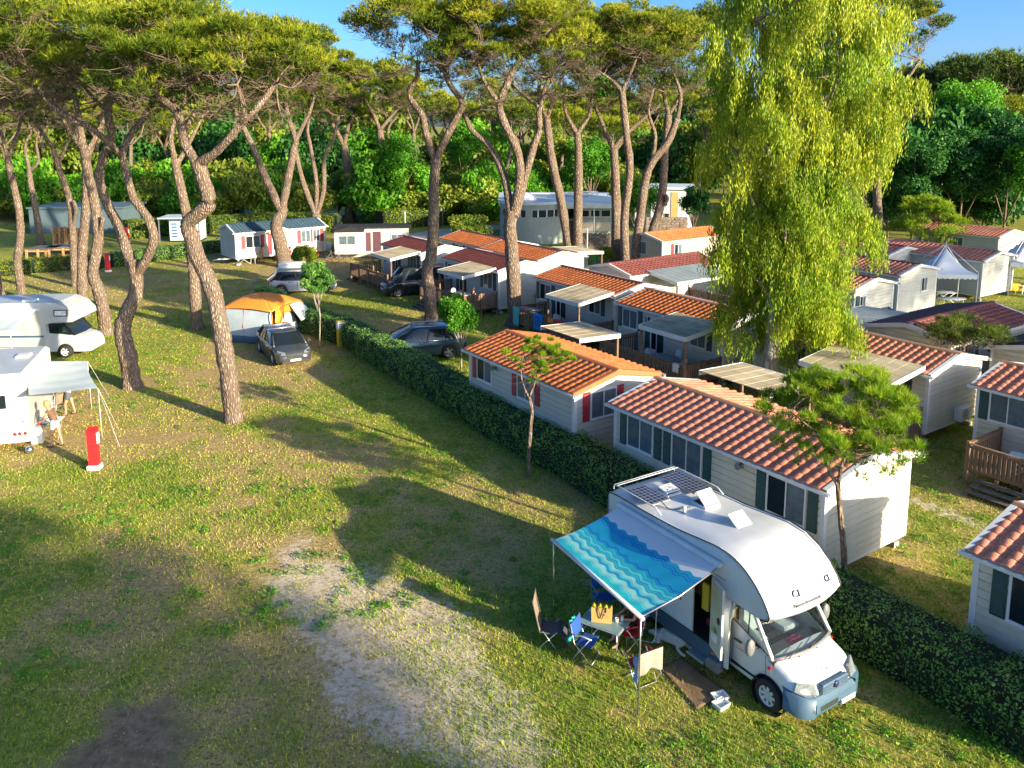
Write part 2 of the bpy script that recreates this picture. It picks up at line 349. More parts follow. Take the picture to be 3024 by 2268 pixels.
# ------------------------------------------------------------------ mobile homes
_mc = {}
def cached(key, fn):
    if key not in _mc: _mc[key] = fn()
    return _mc[key]
def tile_mesh(mat, cw=.333, ch=.33):
    def mk():
        pr = [(0, 0)] + [(.105 - .105*math.cos(math.pi*i/6), .055*math.sin(math.pi*i/6)) for i in range(1, 6)] + [(.21, 0), (cw + .004, .004)]
        b = MB(); n = len(pr); v = [(x*cw/.333, -.03, z + .028) for x, z in pr] + [(x*cw/.333, ch, z + .004) for x, z in pr] + [(x*cw/.333, -.03, z * .6) for x, z in pr]
        f = [(i, i+1, n+i+1, n+i) for i in range(n-1)] ; b.add(v, f, True); k = 0
        for i in range(n-1): b.f.append((2*n+i, 2*n+i+1, i+1, i)); b.sm.append(False)
        return b.mesh('tile', mat)
    return cached(('tile', mat.name, cw, ch), mk)
def board_mesh(L, mat):
    return cached(('board', round(L, 2), mat.name), lambda: MB().prism([(0, 0), (-.016, .0), (-.036, .010), (-.030, .165), (-.005, .174), (-.004, .199), (0, .199)], 'x', 0, L).mesh('siding_board', mat))
def wall_frame(x0, x1, ang, org):
    pass
def add_window(par, M4, w_, h_, shut=None, sl=True, sr=True, open_=False, name='window', slide=True, curt=True):
    """window in the plane of M4: x to the right, z up, -y outwards; origin at its lower left corner"""
    b = MB(); fw = .055
    b.box(0, w_, -.07, 0.0, 0, fw); b.box(0, w_, -.07, 0, h_-fw, h_); b.box(0, fw, -.07, 0, fw, h_-fw); b.box(w_-fw, w_, -.07, 0, fw, h_-fw)
    b.box(-.02, w_+.02, -.10, -.07, -.02, .012)
    if slide: b.box(w_/2-.022, w_/2+.022, -.066, 0, fw, h_-fw)
    f = b.build(name, m_white, par); f.matrix_local = M4
    d = MB().box(fw, w_-fw, -.044, -.039, fw, h_-fw).build('recess', m_recess, f)
    halves = ((fw, w_/2-.022), (w_/2+.022, w_-fw)) if slide else ((fw, w_-fw),)
    for i, (a, c) in enumerate(halves):
        MB().box(a, c, -.058 - .006*(i % 2), -.054 - .006*(i % 2), fw, h_-fw).build('pane', m_pane, f)
        if curt and (i == 1 or random.random() < .75):
            g = MB(); n = 12; v = []
            for j in range(n+1): xx = a + (c-a)*j/n; yy = -.049 + .003*math.sin(j*2.4); v += [(xx, yy, fw), (xx, yy, h_-fw)]
            g.add(v, [(2*j, 2*j+2, 2*j+3, 2*j+1) for j in range(n)], True); g.build('curtain', m_curtain, f)
    if shut:
        def mk():
            s = MB(); s.bev(0, .31, -.055, -.025, 0, h_+.04, .006)
            for z0, z1 in ((.06, h_*.48), (h_*.54, h_-.02)):
                k = max(4, int((z1-z0)/.055))
                for j in range(k): zz = z0 + (z1-z0)*j/k; s.add([(.04, -.057, zz), (.27, -.057, zz), (.27, -.068, zz+.012), (.04, -.068, zz+.012), (.27, -.056, zz+.045), (.04, -.056, zz+.045)], [(0, 1, 2, 3), (3, 2, 4, 5)])
            return s.mesh('shutter', shut)
        sm = cached(('shut', shut.name, round(h_, 2)), mk)
        for k, xx in ((sl, -.345), (sr, w_+.035)):
            if k:
                s = link('shutter', sm, par); s.matrix_local = M4 @ Matrix.Translation((xx, 0, -.02))
    return f
def plane(side, L, W, a, z):
    """matrix of a point on a wall: 'n' near, 'f' far, 'r' right gable, 'l' left gable; a = distance from the wall's left end seen from outside"""
    if side == 'n': return Matrix.Translation((a, 0, z))
    if side == 'r': return Matrix.Translation((L, a, z)) @ Matrix.Rotation(R(90), 4, 'Z')
    if side == 'f': return Matrix.Translation((L - a, W, z)) @ Matrix.Rotation(R(180), 4, 'Z')
    return Matrix.Translation((0, W - a, z)) @ Matrix.Rotation(R(-90), 4, 'Z')
def mobile_home(label, org, yaw, L, W=3.9, tile=None, ridge=None, wall=None, rake=None, shut=None, wins=(), door=None, tiles='obj', z0=.42, ze=2.80, rise=.42,
                far='stuff', sides='nr', cat='mobile home', ac=(), lamps=(), stands=True, group='mobile homes on the campsite', cw=.333):
    tile = tile or m_tile_b; ridge = ridge or m_ridge_b; wall = wall or m_siding; rake = rake or m_white
    t = thing('mobile_home', label, cat, (org[0], org[1], 0), R(yaw), group)
    zt = ze; b = MB(); b.prism([(0, z0), (W, z0), (W, zt), (W/2, zt+rise), (0, zt)], 'x', 0, L); fix(b.build('wall', wall, t))
    # lapped siding, one board per course
    nb = int((zt - z0) / .2)
    for s in sides:
        LL = L if s in 'nf' else W
        for i in range(nb + 3):
            zz = z0 + i * .2; x0, x1 = 0, LL
            if zz + .1 > zt:
                if s in 'nf': break
                c = (zz + .15 - zt) / rise * W / 2
                if c > W/2 - .25: break
                x0, x1 = max(0, c), W - max(0, c)
            o = link('siding_board', board_mesh(x1 - x0, wall), t); o.matrix_local = plane(s, L, W, x0, zz)
    e = .042
    for x, y in ((0, 0), (L, 0), (L, W), (0, W)):
        b = MB(); sx = -1 if x == 0 else 1; sy = -1 if y == 0 else 1
        b.box(min(x, x+sx*e)-.0, max(x, x+sx*e), min(y+sy*e, y-sy*.09), max(y+sy*e, y-sy*.09), z0-.03, zt)
        b.box(min(x-sx*.09, x-sx*.001), max(x-sx*.09, x-sx*.001), min(y, y+sy*e), max(y, y+sy*e), z0-.03, zt)
        b.build('corner_trim', m_white, t)
    MB().box(-.03, L+.03, -.03, W+.03, z0-.09, z0-.0).build('floor_rail', m_white, t)
    # roof
    ov = .16; oe = .20; sl = math.hypot(W/2, rise); k = (sl + oe) / sl; ry = W/2*k; rz = rise*k; zr = zt + rise + .04
    b = MB(); b.prism([(W/2-ry, zr-rz), (W/2, zr), (W/2+ry, zr-rz), (W/2+ry, zr-rz-.03), (W/2, zr-.03), (W/2-ry, zr-rz-.03)], 'x', -ov, L+ov)
    rf = fix(b.build('roof', tile, t))
    ncol = max(1, int(round((L + 2*ov - .1) / cw))); cwid = (L + 2*ov - .1) / ncol; SL = math.hypot(ry, rz); nrow = 7; chh = (SL - .06) / nrow
    tm = tile_mesh(tile, round(cwid, 3), round(chh, 3)); ang = math.atan2(rz, ry)
    def place(side):
        if side == 'n': base = Matrix.Translation((-ov+.05, W/2-ry, zr-rz)) @ Matrix.Rotation(ang, 4, 'X')
        else: base = Matrix.Translation((L+ov-.05, W/2+ry, zr-rz)) @ Matrix.Rotation(R(180), 4, 'Z') @ Matrix.Rotation(ang, 4, 'X')
        for r in range(nrow):
            for c in range(ncol): yield base @ Matrix.Translation((c*cwid, r*chh, .004)) @ Matrix.Rotation(random.uniform(-.012, .012), 4, 'Z')
    def joined(side):
        vs = np.array([v.co[:] for v in tm.vertices]); fs = [tuple(p_.vertices) for p_ in tm.polygons]; q = MB()
        for m4 in place(side): q.add((vs @ np.array(m4.to_3x3()).T + np.array(m4.translation)).tolist(), fs, True)
        tag(q.build('tiles', tile, rf), kind='stuff')
    if tiles == 'obj':
        for m4 in place('n'): o = link('tile', tm, rf); o.matrix_local = m4
    elif tiles: joined('n')
    if far: joined('f')
    b = MB(); b.prism([(W/2-.17, zr-.01), (W/2-.13, zr+.055), (W/2-.05, zr+.095), (W/2+.05, zr+.095), (W/2+.13, zr+.055), (W/2+.17, zr-.01)], 'x', -ov-.01, L+ov+.01); fix(b.build('ridge_cap', ridge, rf))
    for xx in (-ov-.025, L+ov):
        for sgn in (-1, 1):
            b = MB(); b.prism([(W/2, zr+.07), (W/2+sgn*ry, zr-rz+.05), (W/2+sgn*ry, zr-rz-.10), (W/2, zr-.12)], 'x', xx, xx+.025); b.prism([(W/2+sgn*.1, zr+.075-.02), (W/2+sgn*ry, zr-rz+.056), (W/2+sgn*ry, zr-rz+.045), (W/2+sgn*.1, zr+.044)], 'x', xx - (.0 if xx < 0 else .12), xx + (.145 if xx < 0 else .025))
            fix(b.build('rake_board', rake, rf))
    for yy in ((W/2-ry-.10, W/2-ry+.0), (W/2+ry, W/2+ry+.10)):
        b = MB(); z = zr-rz-.03; b.prism([(yy[0], z+.03), (yy[0]+.012, z-.06), (yy[1]-.012, z-.06), (yy[1], z+.03), (yy[1]-.01, z+.03), (yy[1]-.02, z-.045), (yy[0]+.02, z-.045), (yy[0]+.01, z+.03)], 'x', -ov-.12, L+ov+.12); fix(b.build('gutter', m_white, rf))
    for wdef in wins:
        s, a, z, w_, h_ = wdef[:5]; kw = wdef[5] if len(wdef) > 5 else {}
        add_window(t, plane(s, L, W, a, z), w_, h_, kw.pop('shut', shut), **kw)
    for s, a in (door or []):
        M4 = plane(s, L, W, a, z0)
        b = MB(); b.box(0, .05, -.06, 0, 0, 2.02); b.box(.95, 1.0, -.06, 0, 0, 2.02); b.box(.05, .95, -.06, 0, 1.96, 2.02); f = b.build('door', m_white, t); f.matrix_local = M4
        MB().box(.05, .95, -.045, -.039, .0, 1.96).build('doorway', m_dark, f)
        b = MB(); b.box(.05, .48, -.064, -.048, .03, .45); b.box(.05, .10, -.064, -.048, .45, 1.93); b.box(.43, .48, -.064, -.048, .45, 1.93); b.build('door_leaf', m_white, f)
        MB().box(.10, .43, -.060, -.052, .45, 1.93).build('pane', m_pane, f)
        b = MB(); b.box(-.36, -.03, -.062, -.030, .05, 1.98); q = b.build('shutter', shut or m_green, t); q.matrix_local = M4
    for s, a, z in ac:
        u = MB(); u.bev(0, .78, -.36, -.06, 0, .55, .02); f = u.build('air_conditioner', m_plastic, t); f.matrix_local = plane(s, L, W, a, z)
        g = MB(); g.lathe([(.22, -.365), (.20, -.37), (.04, -.37), (.0, -.365)], 14, (.30, 0, .28), 'y'); g.build('fan', m_grey, f)
        g = MB()
        for j in range(9): g.box(.08, .52, -.385, -.375, .08+j*.05, .088+j*.05)
        for j in range(7): g.box(.08+j*.073, .088+j*.073, -.386, -.376, .08, .49)
        g.build('grille', m_plastic, f)
        g = MB(); g.box(.08, .12, -.34, 0, -.05, 0); g.box(.66, .70, -.34, 0, -.05, 0); g.build('bracket', m_metal, f)
    for s, a, z in lamps:
        u = MB(); u.lathe([(.0, -.02), (.07, -.02), (.09, -.05), (.05, -.09), (.04, -.17), (.10, -.22), (.09, -.24), (.0, -.24)], 12, (0, 0, 0), 'y'); f = u.build('wall_lamp', m_grey, t); f.matrix_local = plane(s, L, W, a, z)
    if stands:
        for x in (.25, L*.5, L-.25):
            for y in (.25, W-.25):
                b = MB(); b.bev(x-.2, x+.2, y-.12, y+.12, 0, .17, .01); b.build('concrete_block', m_block, t)
                b = MB(); b.tube([(x-.12, y, .17), (x, y, z0-.08)], .015, 5); b.tube([(x+.12, y, .17), (x, y, z0-.08)], .015, 5); b.tube([(x, y, .17), (x, y, z0-.05)], .022, 6); b.build('jack', m_metal, t)
        b = MB(); b.box(.3, L-.3, .7, .82, z0-.25, z0-.09); b.box(.3, L-.3, W-.82, W-.7, z0-.25, z0-.09); b.build('chassis_beam', m_grey, t)
    return t
def loc2w(t, x, y, z=0): return Matrix.Translation(t.location) @ Matrix.Rotation(t.rotation_euler[2], 4, 'Z') @ Vector((x, y, z))
def canopy(home, side, x0, x1, depth, label, L, W, zin=2.95, zout=2.62, mat=None, posts=(0, 1), zp=.45, y0=0.0):
    """veranda roof of ribbed panels beside a mobile home; built on the side's own axes"""
    mat = mat or m_canopy; M4 = Matrix.Translation(home.location) @ Matrix.Rotation(home.rotation_euler[2], 4, 'Z') @ plane(side, L, W, 0, 0)
    t = thing('veranda_canopy', label, 'canopy', M4.translation, M4.to_euler().z, 'veranda canopies beside the mobile homes')
    n = max(3, int((x1-x0) / .5)); w_ = (x1-x0) / n
    for i in range(n):
        a = x0 + i*w_; b = MB(); z = lambda y: zin + (zout-zin) * (-(y)-y0) / depth
        pr = [(a+.004, 0), (a+.02, .03), (a+w_-.02, .03), (a+w_-.004, 0)]
        v = [(px_, -y0, zin+dz) for px_, dz in pr] + [(px_, -y0-depth, zout+dz) for px_, dz in pr]
        b.add(v, [(0, 1, 5, 4), (1, 2, 6, 5), (2, 3, 7, 6), (3, 0, 4, 7), (3, 2, 1, 0), (4, 5, 6, 7)]); b.build('roof_panel', mat, t)
    b = MB()
    b.box(x0-.04, x1+.04, -y0-depth-.03, -y0-depth, zout-.17, zout+.035); 
    for xx in (x0-.035, x1+.005):
        b.add([(xx, -y0, zin-.15), (xx+.03, -y0, zin-.15), (xx+.03, -y0-depth, zout-.17), (xx, -y0-depth, zout-.17), (xx, -y0, zin+.04), (xx+.03, -y0, zin+.04), (xx+.03, -y0-depth, zout+.04), (xx, -y0-depth, zout+.04)], [(0,1,2,3), (7,6,5,4), (0,4,5,1), (1,5,6,2), (2,6,7,3), (3,7,4,0)])
    b.build('fascia', m_white, t)
    for k in posts:
        xx = x0 + .02 + (x1-x0-.14) * k; MB().bev(xx, xx+.09, -y0-depth+.04, -y0-depth+.13, 0, zout-.15, .005).build('post', m_wood, t)
    return t
def railing(label, pts, zf=.45, hgt=1.0, group='deck railings', step=.145, mat=None, floor=None):
    """posts, rails and single balusters along a polyline of world points; floor = deck outline"""
    mat = mat or m_wood; o0 = Vector(pts[0]); t = thing('deck', label, 'deck', (o0.x, o0.y, 0), 0, group); q = [Vector(p) - Vector((o0.x, o0.y, 0)) for p in pts]
    bal = cached(('bal', mat.name), lambda: MB().bev(-.045, .045, -.011, .011, .06, .9, .004).mesh('baluster', mat))
    if floor:
        fl = [Vector(p) - Vector((o0.x, o0.y, 0)) for p in floor]; a, b_, c_, d_ = fl; U = (b_-a); Vv = (d_-a); nb = max(3, int(Vv.length/.145))
        ang = math.atan2(U.y, U.x); bm_ = cached(('dboard', round(U.length, 2)), lambda: MB().box(0, U.length, 0, .135, -.03, 0).mesh('deck_board', m_deck))
        for i in range(nb): o = link('deck_board', bm_, t); o.location = a + Vv*(i/nb) + Vector((0, 0, zf)); o.rotation_euler = (0, 0, ang)
        b = MB()
        for i in range(5):
            for j in (0, 1): p_ = a + U*(i/4*.98+.01) + Vv*(.02+.94*j); b.box(p_.x-.05, p_.x+.05, p_.y-.05, p_.y+.05, 0, zf-.03)
        b.build('deck_frame', m_wood, t)
    for i in range(len(q)-1):
        a, c = q[i], q[i+1]; d = c - a; d.z = 0; Ln = d.length; u = d/Ln; ang = math.atan2(u.y, u.x); n = int(Ln/step)
        for j in range(1, n): 
            p_ = a + d*(j/n); o = link('baluster', bal, t); o.location = (p_.x, p_.y, zf); o.rotation_euler = (0, 0, ang)
        b = MB(); b.box(0, Ln, -.06, .06, hgt-.035, hgt+.005); b.box(0, Ln, -.02, .02, hgt-.16, hgt-.08); b.box(0, Ln, -.02, .02, .08, .16); o = b.build('rail', mat, t); o.location = (a.x, a.y, zf); o.rotation_euler = (0, 0, ang)
        np_ = max(1, int(round(Ln/1.6)))
        for j in range(np_+1):
            if i and j == 0: continue
            p_ = a + d*(j/np_); o = MB().bev(-.055, .055, -.055, .055, 0, zf+hgt+.06, .006).build('post', mat, t); o.location = (p_.x, p_.y, 0); o.rotation_euler = (0, 0, ang)
    return t
def steps(label, p, yaw, n=3, w_=1.5, zf=.45):
    t = thing('deck_steps', label, 'steps', (p[0], p[1], 0), R(yaw), 'wooden steps up to the decks')
    for i in range(n):
        z = zf * (n-i) / (n+1) + .02; y = -.28*i
        for k in (0, 1): MB().box(0, w_, y-.14-.14*k, y-.01-.14*k, z-.035, z).build('tread', m_deck, t)
    b = MB()
    for xx in (.05, w_/2, w_-.1): b.add([(xx, 0, 0), (xx+.05, 0, 0), (xx+.05, -.28*n, 0), (xx, -.28*n, 0), (xx, 0, zf-.1), (xx+.05, 0, zf-.1), (xx+.05, -.28*n, .08), (xx, -.28*n, .08)], [(0,1,2,3), (7,6,5,4), (0,4,5,1), (1,5,6,2), (2,6,7,3), (3,7,4,0)])
    b.build('stringer', m_wood, t); return t

YW = -55.0; ux, uy = math.cos(R(YW)), math.sin(R(YW))
def left_of(p, L): return (p[0]-L*ux, p[1]-L*uy)
# nearest row
HA = mobile_home('white mobile home with orange tiles, orange gable edge and crimson shutters beside the hedge', (-1.72, 33.2), YW, 6.78, 3.85, m_tile_a, m_ridge_a, m_siding2, rake=m_ridge_a, shut=m_red,
    wins=[('n', .58, 1.72, 1.1, 1.0, dict(sr=False)), ('n', 3.40, 1.72, 1.08, 1.0), ('r', .69, 1.66, 1.22, 1.03)], lamps=[('n', 1.95, 2.5)])
HB = mobile_home('cream mobile home with dark green shutters and terracotta roof behind the large motorhome', (3.46, 26.5), YW, 7.93, 3.95, m_tile_b, m_ridge_b, m_siding, shut=m_green,
    wins=[('n', .62, 1.56, 1.2, 1.10), ('n', 2.6, 1.54, 1.25, 1.10), ('n', 6.17, 1.50, 1.26, 1.12)], lamps=[('n', 5.29, 2.5)])
HG = mobile_home('cream mobile home cut off by the right edge, nearest of the row beyond the hedge', (10.14, 16.85), YW, 7.9, 3.95, m_tile_b, m_ridge_b, m_siding, shut=m_green,
    wins=[('n', .72, 1.56, 1.25, 1.12), ('n', 3.0, 1.56, 1.2, 1.12)], far=None)
# second row
lc = left_of((5.55, 43.84), 6.95)
HC = mobile_home('mobile home with orange tiled roof whose deck holds the clothes airer', lc, YW, 6.95, 3.9, m_tile_a, m_tile_d, m_siding2, shut=m_green,
    wins=[('n', -.02+.3, 1.52, 1.1, 1.0), ('n', 4.85, 1.55, 1.0, 1.0, dict(sl=False))], door=[('n', 1.85)], far=None)
ld = left_of((9.60, 36.70), 6.9)
HD = mobile_home('mobile home with orange tiled roof and slatted deck, half behind the weeping eucalyptus', ld, YW, 6.9, 3.9, m_tile_a, m_ridge_b, m_siding2, shut=m_green,
    wins=[('n', .26, 1.58, 1.12, 1.0), ('n', 4.95, 1.6, 1.0, .95, dict(sl=False)), ('n', 2.25-.2, 1.95, .9, .55, dict(shut=None))], door=[('n', 2.3)], ac=[('r', 2.9, .62)], far=None)
le = left_of((15.5, 29.75), 7.95)
HE = mobile_home('cream mobile home with bare right gable and air conditioner, behind the small bushy pine', le, YW, 7.95, 3.85, m_tile_b, m_ridge_b, m_siding, shut=m_green,
    wins=[('n', 5.9, 1.5, 1.1, 1.1), ('n', 1.2, 1.5, 1.1, 1.1)], door=[('n', 3.4)], ac=[('r', 1.95, .62)], far=None, z0=.55)
HF = mobile_home('cream mobile home at the right edge with a wooden deck and green shutters', (16.65, 28.5), YW, 7.9, 3.9, m_tile_b, m_ridge_b, m_siding, shut=m_green,
    wins=[('n', .43, 1.63, 1.25, 1.06)], door=[('n', 3.0)], far=None, z0=.5)
# left part of the second row
lq = left_of((-.85, 51.56), 6.7)
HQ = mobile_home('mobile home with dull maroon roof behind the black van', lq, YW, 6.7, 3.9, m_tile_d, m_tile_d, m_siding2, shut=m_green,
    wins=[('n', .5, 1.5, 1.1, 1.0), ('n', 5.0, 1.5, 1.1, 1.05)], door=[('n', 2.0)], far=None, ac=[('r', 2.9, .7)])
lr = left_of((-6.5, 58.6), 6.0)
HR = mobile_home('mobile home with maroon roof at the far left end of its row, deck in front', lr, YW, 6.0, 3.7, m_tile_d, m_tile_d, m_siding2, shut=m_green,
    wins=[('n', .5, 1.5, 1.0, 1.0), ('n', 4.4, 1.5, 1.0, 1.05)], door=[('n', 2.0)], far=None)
pp = G(1591, 768.5, 2.84); lp = left_of((pp.x, pp.y), 7.0)
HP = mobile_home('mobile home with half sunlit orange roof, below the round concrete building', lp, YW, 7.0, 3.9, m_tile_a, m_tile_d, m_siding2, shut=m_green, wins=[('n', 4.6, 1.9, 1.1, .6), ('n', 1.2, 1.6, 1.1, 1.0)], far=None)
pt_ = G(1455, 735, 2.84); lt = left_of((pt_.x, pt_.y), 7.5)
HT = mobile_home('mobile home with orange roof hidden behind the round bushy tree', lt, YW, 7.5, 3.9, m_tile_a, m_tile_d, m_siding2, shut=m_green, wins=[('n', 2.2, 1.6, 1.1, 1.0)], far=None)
# homes turned the other way
def turned(label, near_corner, L=7.5, W=3.9, **kw):
    return mobile_home(label, near_corner, 35, L, W, **kw)
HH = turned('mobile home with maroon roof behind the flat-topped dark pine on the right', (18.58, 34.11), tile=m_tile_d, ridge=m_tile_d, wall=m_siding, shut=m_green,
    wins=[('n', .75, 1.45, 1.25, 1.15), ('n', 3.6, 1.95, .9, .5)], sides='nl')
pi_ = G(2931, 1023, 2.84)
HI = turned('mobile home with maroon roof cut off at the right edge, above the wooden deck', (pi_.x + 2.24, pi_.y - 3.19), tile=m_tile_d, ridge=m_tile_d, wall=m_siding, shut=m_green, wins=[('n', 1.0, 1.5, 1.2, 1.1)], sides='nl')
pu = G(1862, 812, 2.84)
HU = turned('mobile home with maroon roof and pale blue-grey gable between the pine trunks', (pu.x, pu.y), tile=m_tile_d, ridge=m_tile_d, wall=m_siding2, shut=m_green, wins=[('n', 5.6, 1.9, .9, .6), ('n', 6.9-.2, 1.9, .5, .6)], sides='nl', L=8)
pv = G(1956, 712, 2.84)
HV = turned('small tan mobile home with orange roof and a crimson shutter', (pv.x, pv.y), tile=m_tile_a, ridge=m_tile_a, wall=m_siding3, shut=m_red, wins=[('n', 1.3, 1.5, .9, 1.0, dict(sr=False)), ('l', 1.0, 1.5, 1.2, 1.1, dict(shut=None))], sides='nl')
pj = G(2654, 812, 2.84); lj = left_of((pj.x, pj.y), 6.2)
HJ = mobile_home('pale blue-trimmed cabin with striped tile roof beside the left gazebo', lj, YW, 6.2, 4.4, m_tile_b, m_tile_d, m_siding2, shut=m_green, wins=[('n', 4.2, 1.4, .8, 1.1, dict(shut=None)), ('r', 2.6, 1.5, .7, .9, dict(shut=None))], far=None)
pk_ = G(2620, 754, 2.84); lk = left_of((pk_.x, pk_.y), 6.2)
HK = mobile_home('cabin with striped tile roof, farther of the two left of the slim pine', lk, YW, 6.2, 4.4, m_tile_b, m_tile_d, m_siding2, shut=m_green, wins=[('r', 1.5, 1.5, .9, .9, dict(shut=None))], far=None)
pl_ = G(2903, 770, 2.84); ll_ = left_of((pl_.x, pl_.y), 7.6)
HL = mobile_home('cabin with striped tile roof between the two white gazebos', ll_, YW, 7.6, 4.4, m_tile_b, m_tile_b, m_siding2, shut=m_green, wins=[('n', 5.3, 1.4, .9, 1.1, dict(shut=None))], far=None)
pm = G(2950, 700, 2.84); lm = left_of((pm.x, pm.y), 7.0)
HM = mobile_home('far cabin with striped tile roof in the shade of the dark trees', lm, YW, 7.0, 4.4, m_tile_b, m_tile_b, m_siding2, shut=m_green, wins=[('n', 3.3, 1.4, .9, 1.1, dict(shut=None))], far=None, tiles='join')
pn = G(2330, 800, 2.84); ln_ = left_of((pn.x, pn.y), 7.0)
HN = mobile_home('white mobile home glimpsed through the hanging eucalyptus branches', ln_, YW, 7.0, 3.9, m_tile_a, m_tile_d, m_siding2, shut=m_green, wins=[('n', 3.3, 1.5, 1.1, 1.0)], far=None, tiles='join')
po = G(2560, 855, 2.7); lo_ = left_of((po.x, po.y), 6.5)
HO = mobile_home('pale mobile home just right of the eucalyptus, with a small green window shutter', (lo_[0]-1.0, lo_[1]-.7), YW, 6.5, 3.9, m_tile_b, m_tile_d, m_siding2, shut=m_green, wins=[('r', .5, 1.5, .6, .9, dict(sr=False))], far=None, tiles='join')

# verandas
canopy(HA, 'f', 6.78-1.95, 6.78+.75, 2.3, 'pale ribbed canopy with sagging white edge behind the orange-roofed home', 6.78, 3.85, 3.0, 2.9, y0=.35, posts=(0, 1))
canopy(HB, 'f', 7.93-2.75, 7.93+.35, 2.4, 'beige flat canopy behind the terracotta roof of the nearest home', 7.93, 3.95, 3.05, 2.95, y0=.45, posts=(0, 1))
canopy(HC, 'n', 4.05, 6.85, 2.45, 'beige canopy over the deck with the clothes airer', 6.95, 3.9, 3.0, 2.68)
canopy(HD, 'n', 4.0, 6.9, 2.45, 'beige canopy over the slatted deck left of the eucalyptus trunk', 6.9, 3.9, 3.0, 2.72)
canopy(HE, 'n', 4.0, 7.75, 2.3, 'large beige canopy above the small bushy pine', 7.95, 3.85, 3.05, 2.75)
canopy(HQ, 'n', 3.4, 6.4, 2.5, 'beige canopy beside the tall forked pine, behind the black van', 6.7, 3.9, 2.95, 2.65)
canopy(HR, 'n', 2.9, 5.9, 2.4, 'small pale canopy in front of the farthest maroon roof', 6.0, 3.7, 2.95, 2.65)
canopy(HU, 'n', 1.4, 6.0, 2.6, 'grey sloping canopy by the pale gable between the pine trunks', 8, 3.9, 2.95, 2.6, mat=m_canopy_g)
canopy(HP, 'f', .6, 3.6, 2.4, 'white-edged canopy in front of the round concrete building', 7.0, 3.9, 2.95, 2.8)
canopy(HH, 'f', 2.2+1.5, 6.2+1.5, 2.6, 'grey flat canopy on a dark post below the left gazebo', 7.5, 3.9, 2.85, 2.75, mat=m_canopy_g)
def deck_for(H, L, W, side, x0, x1, d, label, zf=.45, lab_group='wooden decks with railings', front=True, ends=(1, 1), y0=.04):
    M4 = Matrix.Translation(H.location) @ Matrix.Rotation(H.rotation_euler[2], 4, 'Z') @ plane(side, L, W, 0, 0)
    P_ = lambda x, y: tuple(M4 @ Vector((x, y, 0)))
    pts = []
    if ends[0]: pts.append(P_(x0, -y0))
    pts += [P_(x0, -d), P_(x1, -d)]
    if ends[1]: pts.append(P_(x1, -y0))
    return railing(label, pts, zf, group=lab_group, floor=[P_(x0, -y0), P_(x1, -y0), P_(x1, -d), P_(x0, -d)])
deck_for(HD, 6.9, 3.9, 'n', 1.35, 6.88, 2.45, 'slatted wooden deck railing left of the eucalyptus, white table behind it')
deck_for(HC, 6.95, 3.9, 'n', .9, 6.9, 2.4, 'wooden deck hung with towels and a clothes airer')
deck_for(HQ, 6.7, 3.9, 'n', 1.0, 6.6, 2.5, 'wooden deck with railing right of the black van')
deck_for(HR, 6.0, 3.7, 'n', -.6, 5.6, 2.5, 'wooden deck with steps left of the black van')
deck_for(HF, 7.9, 3.9, 'n', .9, 4.6, 2.3, 'wooden deck carrying a folding table at the right edge')
deck_for(HA, 6.78, 3.85, 'f', .1, 3.2, 3.1, 'wooden deck in shade behind the orange-roofed home', front=True)
deck_for(HE, 7.95, 3.85, 'n', 2.2, 7.8, 2.3, 'wooden deck behind the nearest home, under the large canopy')
deck_for(HU, 8, 3.9, 'n', 5.2, 9.6, 3.2, 'dark slatted deck railing behind the eucalyptus leaves')
steps('wooden steps at the left end of the deck beside the black van', tuple(loc2w(HR, -.7, -1.0))[:2], YW-90, 4, 1.4)
steps('wooden steps behind the young tree in front of the maroon-roofed home', tuple(loc2w(HQ, 1.6, -2.6))[:2], YW, 3, 1.3)
steps('grey wooden steps at the right edge below the folding table', tuple(loc2w(HF, 1.3, -2.35))[:2], YW, 3, 2.6)
# fence panel of the deck between the first two homes
railing('tall slatted fence between the two nearest tiled homes', [tuple(loc2w(HA, 7.3, 4.2)), tuple(loc2w(HA, 8.6, 6.4))], 0.0, 1.5)

# --------------------------------------------------------------- white mobile home with navy roof, and the old caravan
xa = G(694, 693, 2.7); xb = G(904, 669, 2.75); yx = math.degrees(math.atan2(xb.y-xa.y, xb.x-xa.x))
HX = mobile_home('white mobile home with navy roof, crimson shutters and small pediment', (xa.x, xa.y), 38, 8.2, 3.6, m_tile_n, m_tile_n, m_siding2, shut=m_red,
    wins=[('n', .85, 1.45, 1.3, 1.05), ('n', 5.9, 1.5, .9, 1.1), ('n', 7.0, 1.5, .7, 1.1, dict(sl=False))], door=[('n', 3.2)], sides='nl', z0=.65, ze=2.85, rise=.5, far=None, tiles='join')
b = MB(); b.prism([(2.7, 2.62), (5.2, 2.62), (3.95, 3.12)], 'y', -.5, .4); fix(b.build('pediment', m_white, HX))
b = MB(); b.tube([(-1.6, 1.2, .5), (-.05, 1.6, .55)], .05, 6); b.tube([(-1.6, 1.2, .5), (-.05, .8, .55)], .05, 6); b.build('tow_bar', m_metal, HX)
for xx in (4.2, 5.2):
    b = MB(); b.lathe([(.14, -.1), (.3, -.1), (.34, -.06), (.34, .06), (.3, .1), (.14, .1)], 16, (xx, .35, .34), 'y'); w_ = b.build('wheel', m_black, HX)
    MB().lathe([(.0, -.09), (.2, -.09), (.2, -.05)], 12, (xx, .35, .34), 'y').build('rim', m_metal, w_)
yc = G(990, 748, .45); t = thing('caravan', 'old white caravan with flat dark roof and brown doors beside a pine', 'caravan', (yc.x, yc.y, 0), R(8), 'touring caravans')
b = MB(); b.prism([(0, .45), (-.15, 1.2), (.1, 2.65), (6.6, 2.65), (6.8, .45)], 'y', 0, 2.5); fix(b.build('body', m_siding2, t))
